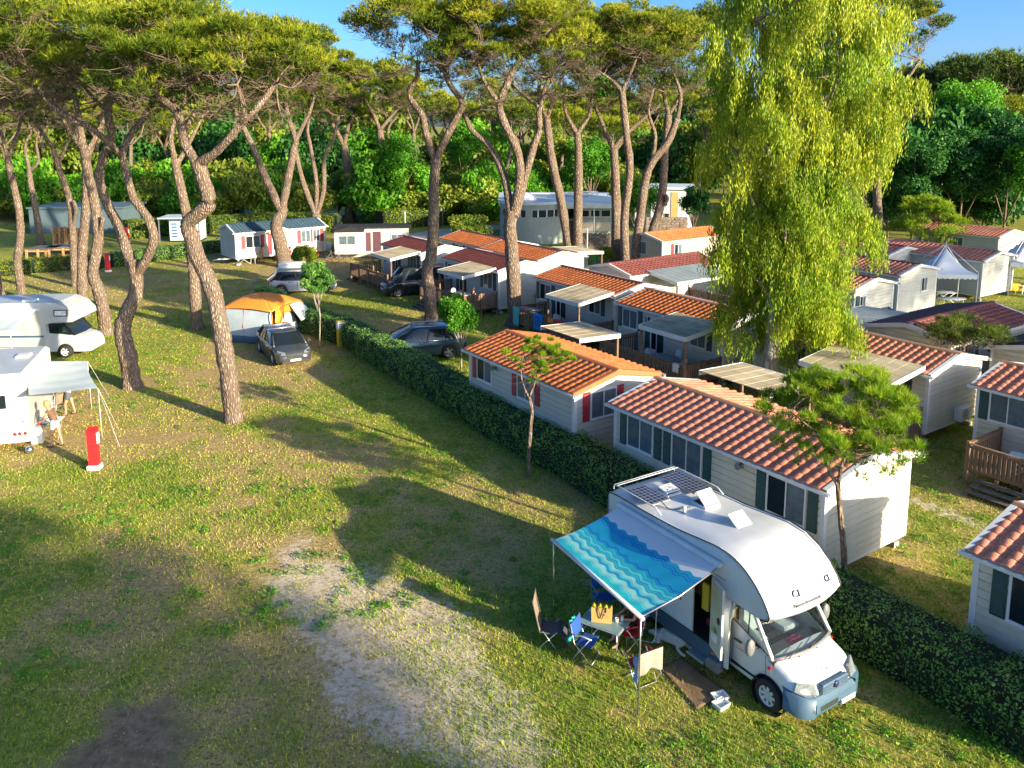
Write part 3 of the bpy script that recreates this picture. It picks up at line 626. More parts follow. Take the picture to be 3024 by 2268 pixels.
MB().bev(-.1, 6.9, -.15, 2.65, 2.65, 2.78, .03).build('roof', m_dark, t); MB().box(.0, 6.7, -.02, 0, .05, .45).build('skirt', m_block, t)
b = MB(); b.bev(.05, 2.6, -1.15, -.005, .5, 2.5, .03); pch = b.build('porch', m_white, t); b = MB(); b.prism([(-.0, 2.5), (2.65, 2.5), (2.65, 2.62), (1.3, 2.95), (-.05, 2.62)], 'y', -1.25, .0); fix(b.build('porch_roof', m_dark, t))
for xx, zz, ww, hh in ((.4, 1.35, 1.5, .85), (5.0, 1.5, 1.1, .6)):
    q = Matrix.Translation((xx, -1.15 if xx < 1 else 0, zz)); add_window(t, q, ww, hh)
b = MB()
for i in range(3):
    for j in range(2): b.box(.7+i*.35, .9+i*.35, -1.17, -1.15, .65+j*.32, .85+j*.32)
b.build('vent_grille', m_canopy, t); m_brown = M('brown_paint', (.11, .04, .06), .5)
MB().box(3.4, 4.1, -.04, 0, .5, 2.35).build('door', m_brown, t); MB().box(2.75, 3.2, -.04, 0, .6, 2.3).build('door', m_brown, t)
MB().box(2.9, 4.7, -.9, -.05, .0, .3).build('step', m_wood, t)
# ------------------------------------------------------------------ trees and hedges
def barkmat(name, a, b, c, sc=9.0):
    m, t, out = nodes(name); L = t.links.new; tc = N(t, 'TexCoord'); mp = N(t, 'Mapping'); mp.inputs['Scale'].default_value = (1, 1, .28); L(tc.outputs['Object'], mp.inputs[0])
    vo = N(t, 'TexVoronoi', feature='DISTANCE_TO_EDGE', i_Scale=sc); nz_ = N(t, 'TexNoise', i_Scale=1.3, i_Detail=5.0)
    wp = N(t, 'TexNoise', i_Scale=5.0); L(mp.outputs[0], wp.inputs[0]); wv = mixc(t, .12, (0, 0, 0), (0, 0, 0)); 
    mx = t.nodes.new('ShaderNodeMix'); mx.data_type = 'VECTOR'; mx.inputs[0].default_value = .12; L(mp.outputs[0], mx.inputs[4]); L(wp.outputs[1], mx.inputs[5]); L(mx.outputs[1], vo.inputs[0])
    L(tc.outputs['Object'], nz_.inputs[0])
    r = N(t, 'MapRange'); r.inputs[1].default_value = 0; r.inputs[2].default_value = .34; L(vo.outputs['Distance'], r.inputs[0])
    r2 = N(t, 'MapRange'); r2.inputs[1].default_value = .35; r2.inputs[2].default_value = .65; L(nz_.outputs[0], r2.inputs[0])
    pl = mixc(t, r2.outputs[0], b, c); cc = mixc(t, r.outputs[0], a, pl); p = N(t, 'BsdfPrincipled', i_Roughness=.9); p.inputs['Specular IOR Level'].default_value = .15; L(cc, p.inputs['Base Color'])
    bp = N(t, 'Bump', i_Strength=1.0, i_Distance=.05); L(r.outputs[0], bp.inputs['Height']); L(bp.outputs[0], p.inputs['Normal']); L(p.outputs[0], out.inputs[0]); return m
m_bark = barkmat('pine_bark', (.12, .088, .068), (.30, .215, .155), (.37, .31, .25), 13.0)
m_bark2 = barkmat('pale_bark', (.20, .17, .14), (.42, .38, .33), (.52, .48, .43), 5.0)
m_twig = M('bare_twig', (.17, .125, .09), .85, .25, 2)
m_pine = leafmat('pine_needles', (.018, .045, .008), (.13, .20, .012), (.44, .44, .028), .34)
m_pine_y = leafmat('young_pine_needles', (.05, .13, .008), (.17, .32, .015), (.38, .48, .03), .38)
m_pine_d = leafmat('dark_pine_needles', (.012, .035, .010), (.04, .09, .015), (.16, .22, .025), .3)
m_euc = leafmat('eucalyptus_leaves', (.05, .13, .010), (.19, .33, .016), (.50, .52, .035), .38)
m_broad = leafmat('bright_leaves', (.02, .11, .008), (.08, .28, .014), (.20, .46, .03), .40)
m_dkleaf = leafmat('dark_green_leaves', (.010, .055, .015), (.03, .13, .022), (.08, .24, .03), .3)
m_olive = leafmat('olive_green_leaves', (.05, .11, .015), (.17, .26, .028), (.36, .38, .05), .38)
m_hedge = leafmat('hedge_leaves', (.03, .11, .025), (.10, .26, .045), (.28, .44, .09), .28, .35)
m_hedge_y = leafmat('clipped_hedge_leaves', (.03, .09, .010), (.13, .21, .015), (.34, .35, .02), .3)
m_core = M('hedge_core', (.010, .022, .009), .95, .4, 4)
m_flower = leafmat('white_blossom', (.5, .5, .42), (.75, .75, .68), (.8, .8, .75), .2)

def spline(pts, n=5):
    """smooth a polyline"""
    P = [Vector(p) for p in pts]
    if len(P) < 3: return P
    out = []
    for i in range(len(P)-1):
        p0, p1, p2, p3 = P[max(i-1, 0)], P[i], P[i+1], P[min(i+2, len(P)-1)]
        for j in range(n):
            t = j / n; out.append(.5*((2*p1) + (p2-p0)*t + (2*p0-5*p1+4*p2-p3)*t*t + (3*p1-p0-3*p2+p3)*t*t*t))
    return out + [P[-1]]
def umbrella(rs, c, rx, ry, rz, ntuft, hubs, length=.27, width=.034, k=7, low=-.15, nclump=None, twig=1.0, sub=10, crs=1.0, upw=.75, bs=1.0):
    """needle tufts and the branches under them for one flat-domed crown; every clump joins the nearest branch already grown"""
    c = np.array(c); nc = nclump or int(22 + 6.5*rx); T = []; D = []; tt = []; br = MB(); cl = []
    for i in range(nc):
        r = math.sqrt((i+.5)/nc) * .95; a = i*2.39996 + rs.uniform(-.35, .35); dm = math.sqrt(max(0, 1-r*r)); z = (dm*.95+.05) + (-.80*dm-.25 - (dm*.95+.05))*rs.rand()**1.7 + rs.uniform(-.08, .08)
        cl.append((c + np.array([rx*r*math.cos(a), ry*r*math.sin(a), rz*z]), rx * rs.uniform(.17, .33) * crs, r))
    nodes_ = [(Vector(h), .09) for h in hubs]; cl.sort(key=lambda q: min((Vector(h)-Vector(q[0])).length for h in hubs))
    for q, cr, r in cl:
        cz = cr * rs.uniform(.45, .75); n = max(8, int(ntuft/nc*rs.uniform(.6, 1.4)*(.6+.8*cr/(rx*.25*crs))/1.4*min(1, max(.22, ((q[2]-c[2])/rz + .62)/.95)))); lowf = 1.0 + (1.3 if (q[2]-c[2])/rz < .1 else 0); d = unit(rs.normal(0, 1, (n, 3))); d[:, 2] = np.abs(d[:, 2]) * np.where(rs.rand(n) < .22, -.5, 1); s = rs.uniform(.5, 1.08, (n, 1))
        p = q + d * np.array([cr, cr, cz]) * s; T.append(p); D.append(unit(d * .8 + np.array([0, 0, upw]))); hq = (q[2]-c[2])/rz; tt.append(np.clip(rs.normal(.46 + rs.uniform(-.2, .22) - .34*max(0, min(1, .35-hq)), .15, n) + .22*d[:, 2] * s[:, 0], 0, 1))  # low clumps tinted darker: dead needles, and underside shade put into the colour
        qv = Vector(q - np.array([0, 0, cz*.6])); h, r1 = min(nodes_, key=lambda H: (H[0]-qv).length + (1.2 if H[0].z > qv.z + .15 else 0) + .9*max(0, .05-H[1])*20); L_ = (qv-h).length
        m1 = h.lerp(qv, .36) + Vector((rs.normal(0, .11), rs.normal(0, .11), -.06 - rs.uniform(0, .14)))*L_; m2 = h.lerp(qv, .72) + Vector((rs.normal(0, .12), rs.normal(0, .12), -.10*rs.rand()))*L_
        pts = spline([h, m1, m2, qv], 3); r0 = min(r1*.85, .030 + .014*L_)*(bs if r1 > .05 else 1); rr = [r0*(1 - .72*j/(len(pts)-1)) for j in range(len(pts))]; br.tube(pts, rr, 4, False)
        for j in (3, 5, 7): nodes_.append((pts[j], rr[j]))
        for j in range(int(sub*twig*lowf)):
            e = q + unit(rs.normal(0, 1, (1, 3)))[0] * np.array([cr, cr, cz]) * .85; e[2] = q[2] + rs.uniform(-.9, .3)*cz; s0 = pts[rs.randint(3, len(pts))]
            m_ = s0.lerp(Vector(e), .5) + Vector((rs.uniform(-.15, .15), rs.uniform(-.15, .15), rs.uniform(-.25, .05)))
            br.tube([s0, m_, e], [.017*bs, .012*bs, .005*bs], 3, False)
    for j in range(int(120*twig)):
        s0 = nodes_[rs.randint(len(nodes_))][0]; o_ = s0 - Vector(c); e = s0 + Vector((rs.normal(0, .45), rs.normal(0, .45), rs.uniform(-.55, .35))) + Vector((o_.x, o_.y, 0)).normalized()*.45
        m_ = s0.lerp(e, .5) + Vector((rs.normal(0, .1), rs.normal(0, .1), -.1)); br.tube([s0, m_, e], [.014*bs, .010*bs, .004*bs], 3, False)
    T = np.concatenate(T); D = np.concatenate(D); tt = np.concatenate(tt)
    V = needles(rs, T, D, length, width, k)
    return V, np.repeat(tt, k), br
def merge(vs, ts): return np.concatenate(vs), np.concatenate(ts)
def pine(label, base, paths, crowns, seed, group='umbrella pines on the camping meadow', ntuft=5850, mat=None, dy=0, length=.27, width=.034, k=7, r0=None, sub=10, twig=1.0, nclump=None, crs=1.0, upw=.75, bs=1.0):
    """base and paths in photo pixels at the tree's own distance; paths: [(r_start, r_end, [(u, v, depth offset)...])...]"""
    rs = np.random.RandomState(seed); B = G(*base); yb = B.y; t = thing('pine_tree', label, 'tree', (B.x, B.y, 0), 0, group)
    off = Vector((B.x, B.y, 0)); b = MB(); hubs = []
    for i, (ra, rb, pts) in enumerate(paths):
        w3 = [Y(u, v, yb + d_) - off for u, v, d_ in pts]
        if i == 0: w3[0].z = -.1
        sp = spline(w3, 5); n = len(sp); rad = [ra + (rb-ra)*j/(n-1) for j in range(n)]
        if i == 0: rad[0] *= 1.35; rad[1] *= 1.12
        rad = [r_*(1 + rs.uniform(-.05, .05)) for r_ in rad]
        b.tube(sp, rad, 12 if ra > .12 else 8, jit=.045 if ra > .12 else .02)
        if i: hubs.append(tuple(sp[-1]))
    if not hubs: hubs = [tuple(sp[-1])]
    b.build('trunk', m_bark, t)
    vs = []; ts = []; br = MB(); tot = sum(cr[2]*cr[3] for cr in crowns)
    for (u, v, ru, rv, d_) in crowns:
        ppm = FPX / (yb + d_); cc = Y(u, v, yb + d_) - off
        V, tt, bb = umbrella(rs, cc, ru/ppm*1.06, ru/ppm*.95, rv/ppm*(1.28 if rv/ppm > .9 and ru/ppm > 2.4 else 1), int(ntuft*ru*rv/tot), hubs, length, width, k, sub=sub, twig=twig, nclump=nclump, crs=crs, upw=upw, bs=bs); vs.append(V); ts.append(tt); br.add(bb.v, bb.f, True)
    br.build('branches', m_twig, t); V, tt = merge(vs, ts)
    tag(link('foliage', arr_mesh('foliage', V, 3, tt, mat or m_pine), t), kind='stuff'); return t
# leftmost front pines
pine('gnarled wide-forked pine, nearest trunk on the meadow, leaning left at its knee', (690, 1243),
  [(.36, .27, [(690,1243,0),(676,1120,0),(662,1030,0),(648,950,0),(630,866,.2),(604,800,.3),(583,760,.4),(566,700,.3),(556,660,.2),(588,630,0),(617,600,-.1),(605,545,0),(583,480,0)]),
   (.20, .13, [(583,484,0),(548,430,.3),(538,384,.5),(522,334,.6),(475,289,.2),(445,250,-.4)]), (.19, .10, [(583,484,0),(633,452,-.4),(678,407,-.8),(723,353,-.8),(770,305,-.4),(815,245,0)]),
   (.12, .07, [(540,390,.4),(565,350,1),(585,316,1.4),(630,262,1.8)]), (.09, .05, [(526,345,.6),(545,300,.2),(552,250,-.2)]), (.09, .05, [(723,353,-.8),(715,310,-1),(700,250,-1.2)])],
  [(520,205,210,120,0), (720,215,215,115,.5)], 11, ntuft=13500)
pine('pine parting low into two stems, its foot left of the gnarled front trunk', (391, 1143),
  [(.42, .26, [(391,1143,0),(380,1060,0),(362,980,0),(372,930,0),(400,870,0),(402,808,0),(392,770,.1)]),
   (.24, .15, [(402,815,0),(371,731,.3),(344,654,.6),(316,604,.6),(294,520,.4),(310,452,.2),(330,400,0),(318,330,-.3),(330,250,-.5)]),
   (.22, .12, [(402,815,0),(438,753,-.3),(454,699,-.4),(434,640,-.4),(395,586,-.2),(370,500,.2),(362,452,.5),(385,400,.8),(430,340,1.0),(460,270,1)]),
   (.15, .08, [(365,470,.4),(330,430,-.6),(270,380,-1.2),(200,345,-1.6),(130,290,-1.8),(90,210,-2)]), (.1, .06, [(318,330,-.3),(260,270,-.6),(220,200,-1)])],
  [(250,160,250,160,-1), (430,130,200,140,1.0), (80,200,170,120,-1)], 12, ntuft=16200)
pine('straight-footed pine just left of the double-trunked one, with a sawn stub', (314, 988),
  [(.36, .24, [(314,988,0),(302,900,0),(287,844,0),(274,805,0),(286,740,0),(290,690,0),(282,610,.1),(267,543,.2),(245,430,.3)]), (.14,.1,[(286,712,0),(300,670,-.2),(303,640,-.3)]),
   (.2, .1, [(245,430,.3),(232,340,.4),(215,250,.6)]), (.16, .08, [(250,460,.2),(290,390,1),(330,300,1.5)]), (.14, .07, [(240,440,.2),(190,360,-.8),(150,270,-1)])],
  [(210,140,270,140,0)], 13, ntuft=8100)
pine('slender upright pine whose foot stands in shade between two thicker trunks', (249, 932),
  [(.34, .22, [(249,932,0),(243,840,0),(244,731,0),(252,640,0),(256,560,0),(254,470,0)]), (.16,.08,[(254,475,0),(285,400,.5),(307,320,.8),(320,230,1)]), (.16,.08,[(254,475,0),(225,390,-.5),(180,300,-.8)])],
  [(270,90,260,130,0)], 14, ntuft=7200)
pine('dark-trunked pine with a cut limb, standing at the far hedge on the left', (224, 846),
  [(.28, .2, [(224,846,0),(219,790,0),(217,731,0),(212,640,0),(200,570,0),(181,520,0),(158,440,0)]), (.15,.07,[(158,440,0),(110,370,0),(68,326,0),(27,260,0)]), (.14,.07,[(170,490,0),(200,420,.5),(230,350,1)]), (.12,.1,[(212,680,0),(225,620,-.4),(217,592,-.4)])],
  [(40,190,190,110,0), (230,230,120,80,1)], 15, ntuft=8100)
pine('pine at the left edge beyond the parked motorhome', (66, 895),
  [(.3, .2, [(66,895,0),(60,830,0),(52,776,0),(60,700,0),(56,620,0),(38,540,0),(22,470,0)]), (.14,.07,[(22,470,0),(5,400,0),(-30,330,0)]), (.14,.07,[(22,470,0),(50,400,.5),(70,320,1)])],
  [(-20,230,190,110,0), (90,290,110,60,1)], 16, ntuft=6300)
pine('forked pine behind the stacked pallets', (122, 725),
  [(.34, .24, [(122,725,0),(112,660,0),(104,610,0),(90,540,0),(86,500,0)]), (.17,.08,[(88,505,0),(74,430,0),(92,385,0),(60,330,0)]), (.17,.08,[(88,505,0),(113,475,0),(108,410,0),(140,340,0)])],
  [(90,300,130,60,0)], 17, ntuft=4500)
pine('pine leaning in from the left edge behind the motorhomes', (4, 893), [(.34, .2, [(4,893,0),(-20,780,0),(-50,640,0),(-60,500,0)]), (.15,.08,[(-60,500,0),(-30,400,0),(0,330,0)]), (.15,.08,[(-60,500,0),(-110,400,0),(-140,330,0)])], [(-60,200,170,110,0)], 18, ntuft=4050)
pine('short-footed pine half hidden behind the gnarled front trunk', (583, 972),
  [(.36, .24, [(583,972,0),(578,900,0),(573,821,0),(566,740,0),(552,640,0),(535,560,0),(515,470,0)]), (.17,.08,[(515,470,0),(505,400,0),(520,330,0),(500,260,0)]), (.15,.07,[(520,490,0),(560,420,.5),(600,340,1)])],
  [(560,200,240,100,0)], 19, ntuft=7200)
pine('pine with an open Y fork behind the silver estate car', (843, 787),
  [(.62, .42, [(843,787,0),(828,720,0),(816,663,0),(832,630,0),(833,610,0)]), (.38,.18,[(832,626,0),(800,560,0),(778,511,0),(745,430,0),(715,370,0),(680,300,0)]),
   (.36,.16,[(832,626,0),(850,530,0),(868,440,0),(873,410,0),(855,360,0),(842,300,0)]), (.2,.1,[(873,415,0),(900,360,0),(915,330,0),(930,280,0)])],
  [(840,205,150,90,0)], 20, ntuft=8100, length=.4, width=.06)
pine('three-stemmed pine between the navy-roofed home and the old caravan', (940, 738),
  [(.55, .45, [(940,738,0),(934,690,0),(934,632,0)]), (.3,.14,[(934,636,0),(904,565,0),(880,480,0),(868,400,0),(870,340,0)]), (.24,.12,[(934,636,0),(934,540,0),(918,440,0),(908,380,0),(920,330,0)]), (.26,.13,[(934,636,0),(956,560,0),(958,466,0),(985,410,0),(1000,340,0)])],
  [(1000,265,95,75,0), (900,290,90,50,0)], 21, ntuft=7200, length=.4, width=.06)
pine('slim pine behind the old caravan, beside a lamp post', (1032, 655), [(.7, .45, [(1032,655,0),(1036,590,0),(1033,530,0),(1016,430,0)]), (.3,.15,[(1016,430,0),(990,380,0),(960,330,0)]), (.3,.15,[(1016,430,0),(1030,370,0),(1050,330,0)])],
  [(1010,330,90,50,0)], 22, ntuft=4500, length=.5, width=.08)
pine('slim forked pine right of the old caravan, against bright green trees', (1120, 662),
  [(.62, .42, [(1120,662,0),(1130,590,0),(1137,520,0),(1128,440,0),(1122,384,0)]), (.26,.12,[(1122,384,0),(1100,330,0),(1075,290,0)]), (.26,.12,[(1122,384,0),(1150,350,0),(1180,315,0)]), (.2,.12,[(1137,470,0),(1150,440,0),(1147,380,0),(1172,345,0)])],
  [(1100,255,110,50,0), (1180,265,60,35,0)], 23, ntuft=6300, length=.45, width=.07)
pine('tall pine with lyre-shaped fork standing alone between the cars and the maroon roof', (1273, 955),
  [(.40, .28, [(1273,955,0),(1270,880,0),(1262,803,0),(1272,760,0),(1276,723,0),(1281,640,0),(1281,543,0),(1288,470,0)]),
   (.24, .12, [(1286,475,0),(1258,395,.2),(1247,340,.3),(1208,280,.2),(1232,226,0),(1233,180,0)]), (.24, .13, [(1286,475,0),(1318,405,-.3),(1350,345,-.4),(1364,300,-.4),(1330,252,-.2),(1305,190,0),(1290,150,0)]), (.1,.05,[(1310,200,0),(1345,160,.5),(1370,110,1)])],
  [(1235,125,185,100,0), (1360,110,140,90,.8)], 24, ntuft=13500)
pine('thick many-limbed pine beside the maroon-roofed home, brightly lit foot', (1519, 962),
  [(.46, .36, [(1519,962,0),(1518,860,0),(1511,736,0),(1506,670,0),(1512,622,0)]), (.25, .12, [(1508,630,0),(1488,520,.3),(1443,430,.6),(1393,384,.6),(1370,330,.4)]),
   (.30, .16, [(1514,640,0),(1533,543,-.2),(1529,452,-.3),(1488,362,-.3),(1475,307,-.2),(1497,249,0),(1520,200,0),(1556,150,.2)]), (.16, .07, [(1470,300,-.2),(1430,240,-.4),(1410,180,-.6)]),
   (.26, .13, [(1520,640,0),(1570,452,.4),(1592,384,.6),(1594,316,.8),(1624,226,1)]), (.12,.06,[(1590,316,.7),(1540,275,1.3),(1510,250,1.8)])],
  [(1500,105,190,110,0), (1625,150,140,110,1.2), (1400,165,95,60,-.5)], 25, ntuft=15300)
pine('left-leaning stem of the pair in front of the round concrete building', (1690, 795),
  [(.42, .30, [(1690,795,0),(1675,700,0),(1656,588,0),(1635,500,0),(1622,420,0),(1615,350,0)]), (.2,.1,[(1615,350,0),(1640,280,0),(1660,220,0)]), (.2,.1,[(1615,350,0),(1590,290,0),(1600,220,0)])],
  [(1640,165,135,115,0)], 26, ntuft=6750, length=.34, width=.05)
pine('straight stem of the pair in front of the round concrete building', (1708, 797),
  [(.42, .28, [(1708,797,0),(1706,700,0),(1708,560,0),(1708,452,0),(1704,390,0)]), (.2,.1,[(1704,395,0),(1670,330,0),(1665,250,0)]), (.2,.1,[(1704,395,0),(1741,335,0),(1750,250,0)])],
  [(1750,160,140,110,0)], 27, ntuft=6750, length=.34, width=.05)
pine('pale straight pine left of the cluster by the tan home', (1818, 778),
  [(.46, .34, [(1818,778,0),(1820,680,0),(1818,543,0),(1812,440,0)]), (.24,.12,[(1812,440,0),(1785,380,0),(1760,320,0)]), (.24,.12,[(1812,440,0),(1845,400,0),(1900,350,0),(1950,310,0)])],
  [(1830,190,145,100,0)], 28, ntuft=6750, length=.36, width=.055)
pine('dark curved pine in the middle of the cluster, forking very high', (1852, 828),
  [(.36, .25, [(1852,828,0),(1845,730,0),(1845,633,0),(1860,500,0),(1850,400,0),(1837,271,0)]), (.16,.08,[(1837,271,0),(1810,240,0),(1775,215,0)]), (.16,.08,[(1837,271,0),(1860,220,0),(1880,170,0)])],
  [(1840,130,150,80,0)], 29, ntuft=7650, length=.32, width=.045)
pine('leaning dark pine of the cluster, curving to the right', (1874, 802),
  [(.40, .28, [(1874,802,0),(1880,720,0),(1892,633,0),(1904,543,0),(1925,480,0),(1972,420,0),(2000,350,0)]), (.2,.1,[(2000,350,0),(2010,280,0),(1990,220,0)]), (.18,.09,[(1925,480,0),(1935,400,0),(1915,330,0),(1930,260,0)])],
  [(1960,180,150,110,0)], 30, ntuft=7200, length=.34, width=.05)
pine('pine of the cluster with a cut stub, leaning towards the eucalyptus', (1904, 770),
  [(.44, .30, [(1904,770,0),(1925,690,0),(1949,610,0),(1960,520,0),(1963,452,0),(1975,339,0)]), (.2,.1,[(1975,339,0),(1960,270,0),(1965,200,0)]), (.2,.1,[(1975,339,0),(2010,280,0),(2030,220,0)]), (.2,.14,[(1950,615,0),(1970,590,-.5),(1966,575,-.5)])],
  [(2040,165,140,115,0)], 31, ntuft=7200, length=.36, width=.055)
pine('pine crown rising behind the right shoulder of the eucalyptus', (2600, 760),
  [(.4, .3, [(2600,760,0),(2590,560,0),(2600,400,0),(2610,300,0)]), (.2,.1,[(2610,300,0),(2680,230,0),(2720,170,0)]), (.2,.1,[(2610,300,0),(2580,200,0)])],
  [(2680,105,95,85,0), (2560,80,120,80,0)], 32, ntuft=8100, length=.34, width=.055)
# a generic tall pine, copied for the woods behind
def proto_pine(seed, h=15.5, rx=4.6, rz=2.0, nt=2600, lean=.8, mat=None):
    rs = np.random.RandomState(seed); t = thing('pine_tree', 'x', 'tree'); b = MB(); a = rs.uniform(0, 6.28)
    top = Vector((lean*math.cos(a), lean*math.sin(a), h*.62)); b.tube(spline([(0, 0, -.2), (rs.uniform(-.4, .4), rs.uniform(-.4, .4), h*.3), top], 4), [.36 - .014*i for i in range(9)], 8); hubs = []
    for i in range(4):
        an = a + i*1.57 + rs.uniform(-.4, .4); e = top + Vector((math.cos(an)*rx*.42, math.sin(an)*rx*.42, h*.2)); m_ = top.lerp(e, .5) + Vector((rs.uniform(-.4, .4), rs.uniform(-.4, .4), -.2)); b.tube(spline([top, m_, e], 3), [.2 - .018*j for j in range(7)], 6); hubs.append(tuple(e))
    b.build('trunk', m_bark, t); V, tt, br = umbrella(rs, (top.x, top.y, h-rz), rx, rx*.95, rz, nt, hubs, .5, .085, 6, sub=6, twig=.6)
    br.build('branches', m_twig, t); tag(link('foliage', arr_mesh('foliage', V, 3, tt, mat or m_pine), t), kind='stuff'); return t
rp = random.Random(5)
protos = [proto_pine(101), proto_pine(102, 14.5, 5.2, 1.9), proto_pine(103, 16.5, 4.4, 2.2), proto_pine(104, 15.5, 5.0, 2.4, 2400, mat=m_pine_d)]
used = set(); _ptops = [16.5, 15.5, 17.5]
def put_pine(i, x, y, s, label, group):
    p_ = protos[i]
    if i not in used: used.add(i); p_.location = (x, y, 0); p_.rotation_euler = (0, 0, rp.uniform(0, 6.28)); p_.scale = (s, s, s); p_['label'] = label; p_['group'] = group; return p_
    return copy_tree(p_, (x, y, 0), rp.uniform(0, 6.28), label, (s, s, s))
def zone(x, y):
    u = 1512 + x/y*FPX; nm = ['at the left edge', 'above the grey shed', 'behind the kiosk', 'behind the navy-roofed home', 'behind the old caravan', 'behind the lyre-shaped pine', 'left of the round building', 'behind the round building', 'behind the pine cluster', 'behind the eucalyptus', 'at the right edge']
    k = int(np.searchsorted([40, 380, 640, 900, 1150, 1330, 1500, 1760, 2020, 2700], u)); d = 'first row' if y < 108 else 'second row' if y < 120 else 'third row' if y < 140 else 'deep' if y < 180 else 'farthest back'
    return nm[k] + ', ' + d
wood = []
for k_ in range(60):
    u = rp.uniform(-150, 3150); d_ = rp.uniform(108, 150) if u < 1750 else rp.uniform(104, 150); x = (u-1512)/FPX*d_
    if any((x-a)**2 + (d_-b_)**2 < 26 for a, b_ in wood): continue
    wood.append((x, d_)); put_pine(rp.randrange(3), x, d_, rp.uniform(.88, 1.08), 'umbrella pine of the wood %s' % zone(x, d_), 'pines of the wood behind the campsite')
for k_ in range(60):
    u = rp.uniform(-100, 3150); d_ = rp.uniform(155, 240); put_pine(rp.randrange(3), (u-1512)/FPX*d_, d_, rp.uniform(1.0, 1.25), 'umbrella pine of the wood %s' % zone((u-1512)/FPX*d_, d_), 'pines of the wood behind the campsite')
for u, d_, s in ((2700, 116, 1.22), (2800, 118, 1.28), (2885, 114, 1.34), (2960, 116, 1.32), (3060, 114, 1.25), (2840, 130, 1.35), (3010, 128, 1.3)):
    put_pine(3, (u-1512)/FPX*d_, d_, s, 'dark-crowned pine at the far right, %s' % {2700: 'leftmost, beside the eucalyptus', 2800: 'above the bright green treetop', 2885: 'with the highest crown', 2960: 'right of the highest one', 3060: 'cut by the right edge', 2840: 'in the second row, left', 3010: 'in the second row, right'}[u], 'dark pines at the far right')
# pines out of the picture, to the right behind the camera, whose long shadow crosses the near meadow
SA = Vector((math.cos(SUN_AZ), math.sin(SUN_AZ), 0)); SN = Vector((-SA.y, SA.x, 0)); ct = 1/math.tan(SUN_EL)
for al, pe, s in ((22, 5.4, .95), (27, 6.8, .98), (32, 6.9, 1), (37, 6.8, .98), (42, 6.9, 1), (47, 6.8, 1), (52, 6.5, 1), (25, .5, .95), (31, 1.2, 1), (37, .5, 1), (43, 1.2, 1), (49, .5, 1), (34, -4.5, 1.0), (46, -4, 1.0)):
    q = SA*al + SN*pe; put_pine(rp.randrange(3), q.x, q.y, s, 'umbrella pine beside the near meadow, outside the picture', 'pines beside the near meadow')
for x_, y_, s_ in ((40, 54, 1.1), (46, 51, 1.15), (50, 57, 1.15), (61, 21, 1.1), (68, 25, 1.15), (57, 14, 1.0)):
    put_pine(rp.randrange(3), x_, y_, s_, 'umbrella pine right of the cabins, outside the picture', 'pines right of the cabins')

# ---------------------------------------------------------------- broadleaf trees and bushes
def cloud(rs, rx, ry, rz, n, size, aspect=.55, clumps=26, droop=0.0, base=0.0):
    P = []; Nn = []; tt = []
    for i in range(clumps):
        d = unit(rs.normal(0, 1, (1, 3)))[0]; d[2] = abs(d[2])*1.0 if rs.rand() < .75 else -abs(d[2])*.6; q = d*np.array([rx, ry, rz])*rs.uniform(.45, .82); cr = rx*rs.uniform(.24, .42)
        m_ = int(n/clumps*rs.uniform(.6, 1.4)); e = unit(rs.normal(0, 1, (m_, 3))); s = rs.uniform(.55, 1.06, (m_, 1)); P.append(q + e*s*np.array([cr, cr, cr*.8*rz/rx if rz < rx else cr*.9])); Nn.append(unit(e + np.array([0, 0, .5])))
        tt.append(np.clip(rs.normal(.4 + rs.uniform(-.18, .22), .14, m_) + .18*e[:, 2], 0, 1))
    P = np.concatenate(P); P[:, 2] += rz + base; Nn = np.concatenate(Nn); return leaves(rs, P, Nn, size, aspect, droop), np.concatenate(tt)
def broad(label, x, y, rx, rz, base, mat, n=7000, size=.22, seed=1, cat='tree', group=None, trunk=.16, name='tree', bark=None, clumps=26, stems=None, ry=None, droop=0.0, aspect=.55):
    rs = np.random.RandomState(seed); t = thing(name, label, cat, (x, y, 0), 0, group)
    V, tt = cloud(rs, rx, ry or rx, rz, n, size, aspect, clumps, droop, base); tag(link('foliage', arr_mesh('foliage', V, 4, tt, mat), t), kind='stuff')
    b = MB(); top = base + rz*.9
    if stems: 
        for pts, ra, rb in stems: sp = spline(pts, 4); b.tube(sp, [ra+(rb-ra)*i/(len(sp)-1) for i in range(len(sp))], 7)
    else:
        b.tube([(0, 0, -.1), (rs.uniform(-.05, .05)*base, rs.uniform(-.05, .05)*base, base*.6+.2), (0, 0, top)], [trunk, trunk*.8, trunk*.4], 8)
        for i in range(6):
            a = i*1.05; b.tube([(0, 0, base*.7+.3), (math.cos(a)*rx*.35, math.sin(a)*rx*.35, base+rz*.6), (math.cos(a)*rx*.7, math.sin(a)*rx*.7, base+rz*(1+.4*math.sin(i*2.))) ], [trunk*.5, trunk*.3, trunk*.1], 5)
    b.build('trunk', bark or m_twig, t); return t
def broad_px(label, u, v, ru, rv, base_v, mat, **kw):
    B = G(u, base_v); ppm = FPX/B.y; c_ = Y(u, v, B.y); rz = rv/ppm; return broad(label, B.x, B.y, ru/ppm, rz, max(.1, c_.z - rz), mat, **kw)
broad_px('bright green tree directly left of the lyre-shaped pine', 1165, 500, 90, 118, 662, m_broad, n=11000, size=.3, seed=3)
broad_px('light green tree right of the lyre-shaped pine', 1375, 445, 75, 95, 655, m_broad, n=10000, size=.3, seed=4)
broad_px('grey-green bushy tree right of the lyre-shaped pine trunk', 1335, 575, 55, 65, 650, m_olive, n=7000, size=.28, seed=5)
broad_px('green tree against the left end of the round building', 1545, 560, 70, 80, 655, m_broad, n=8000, size=.3, seed=6)
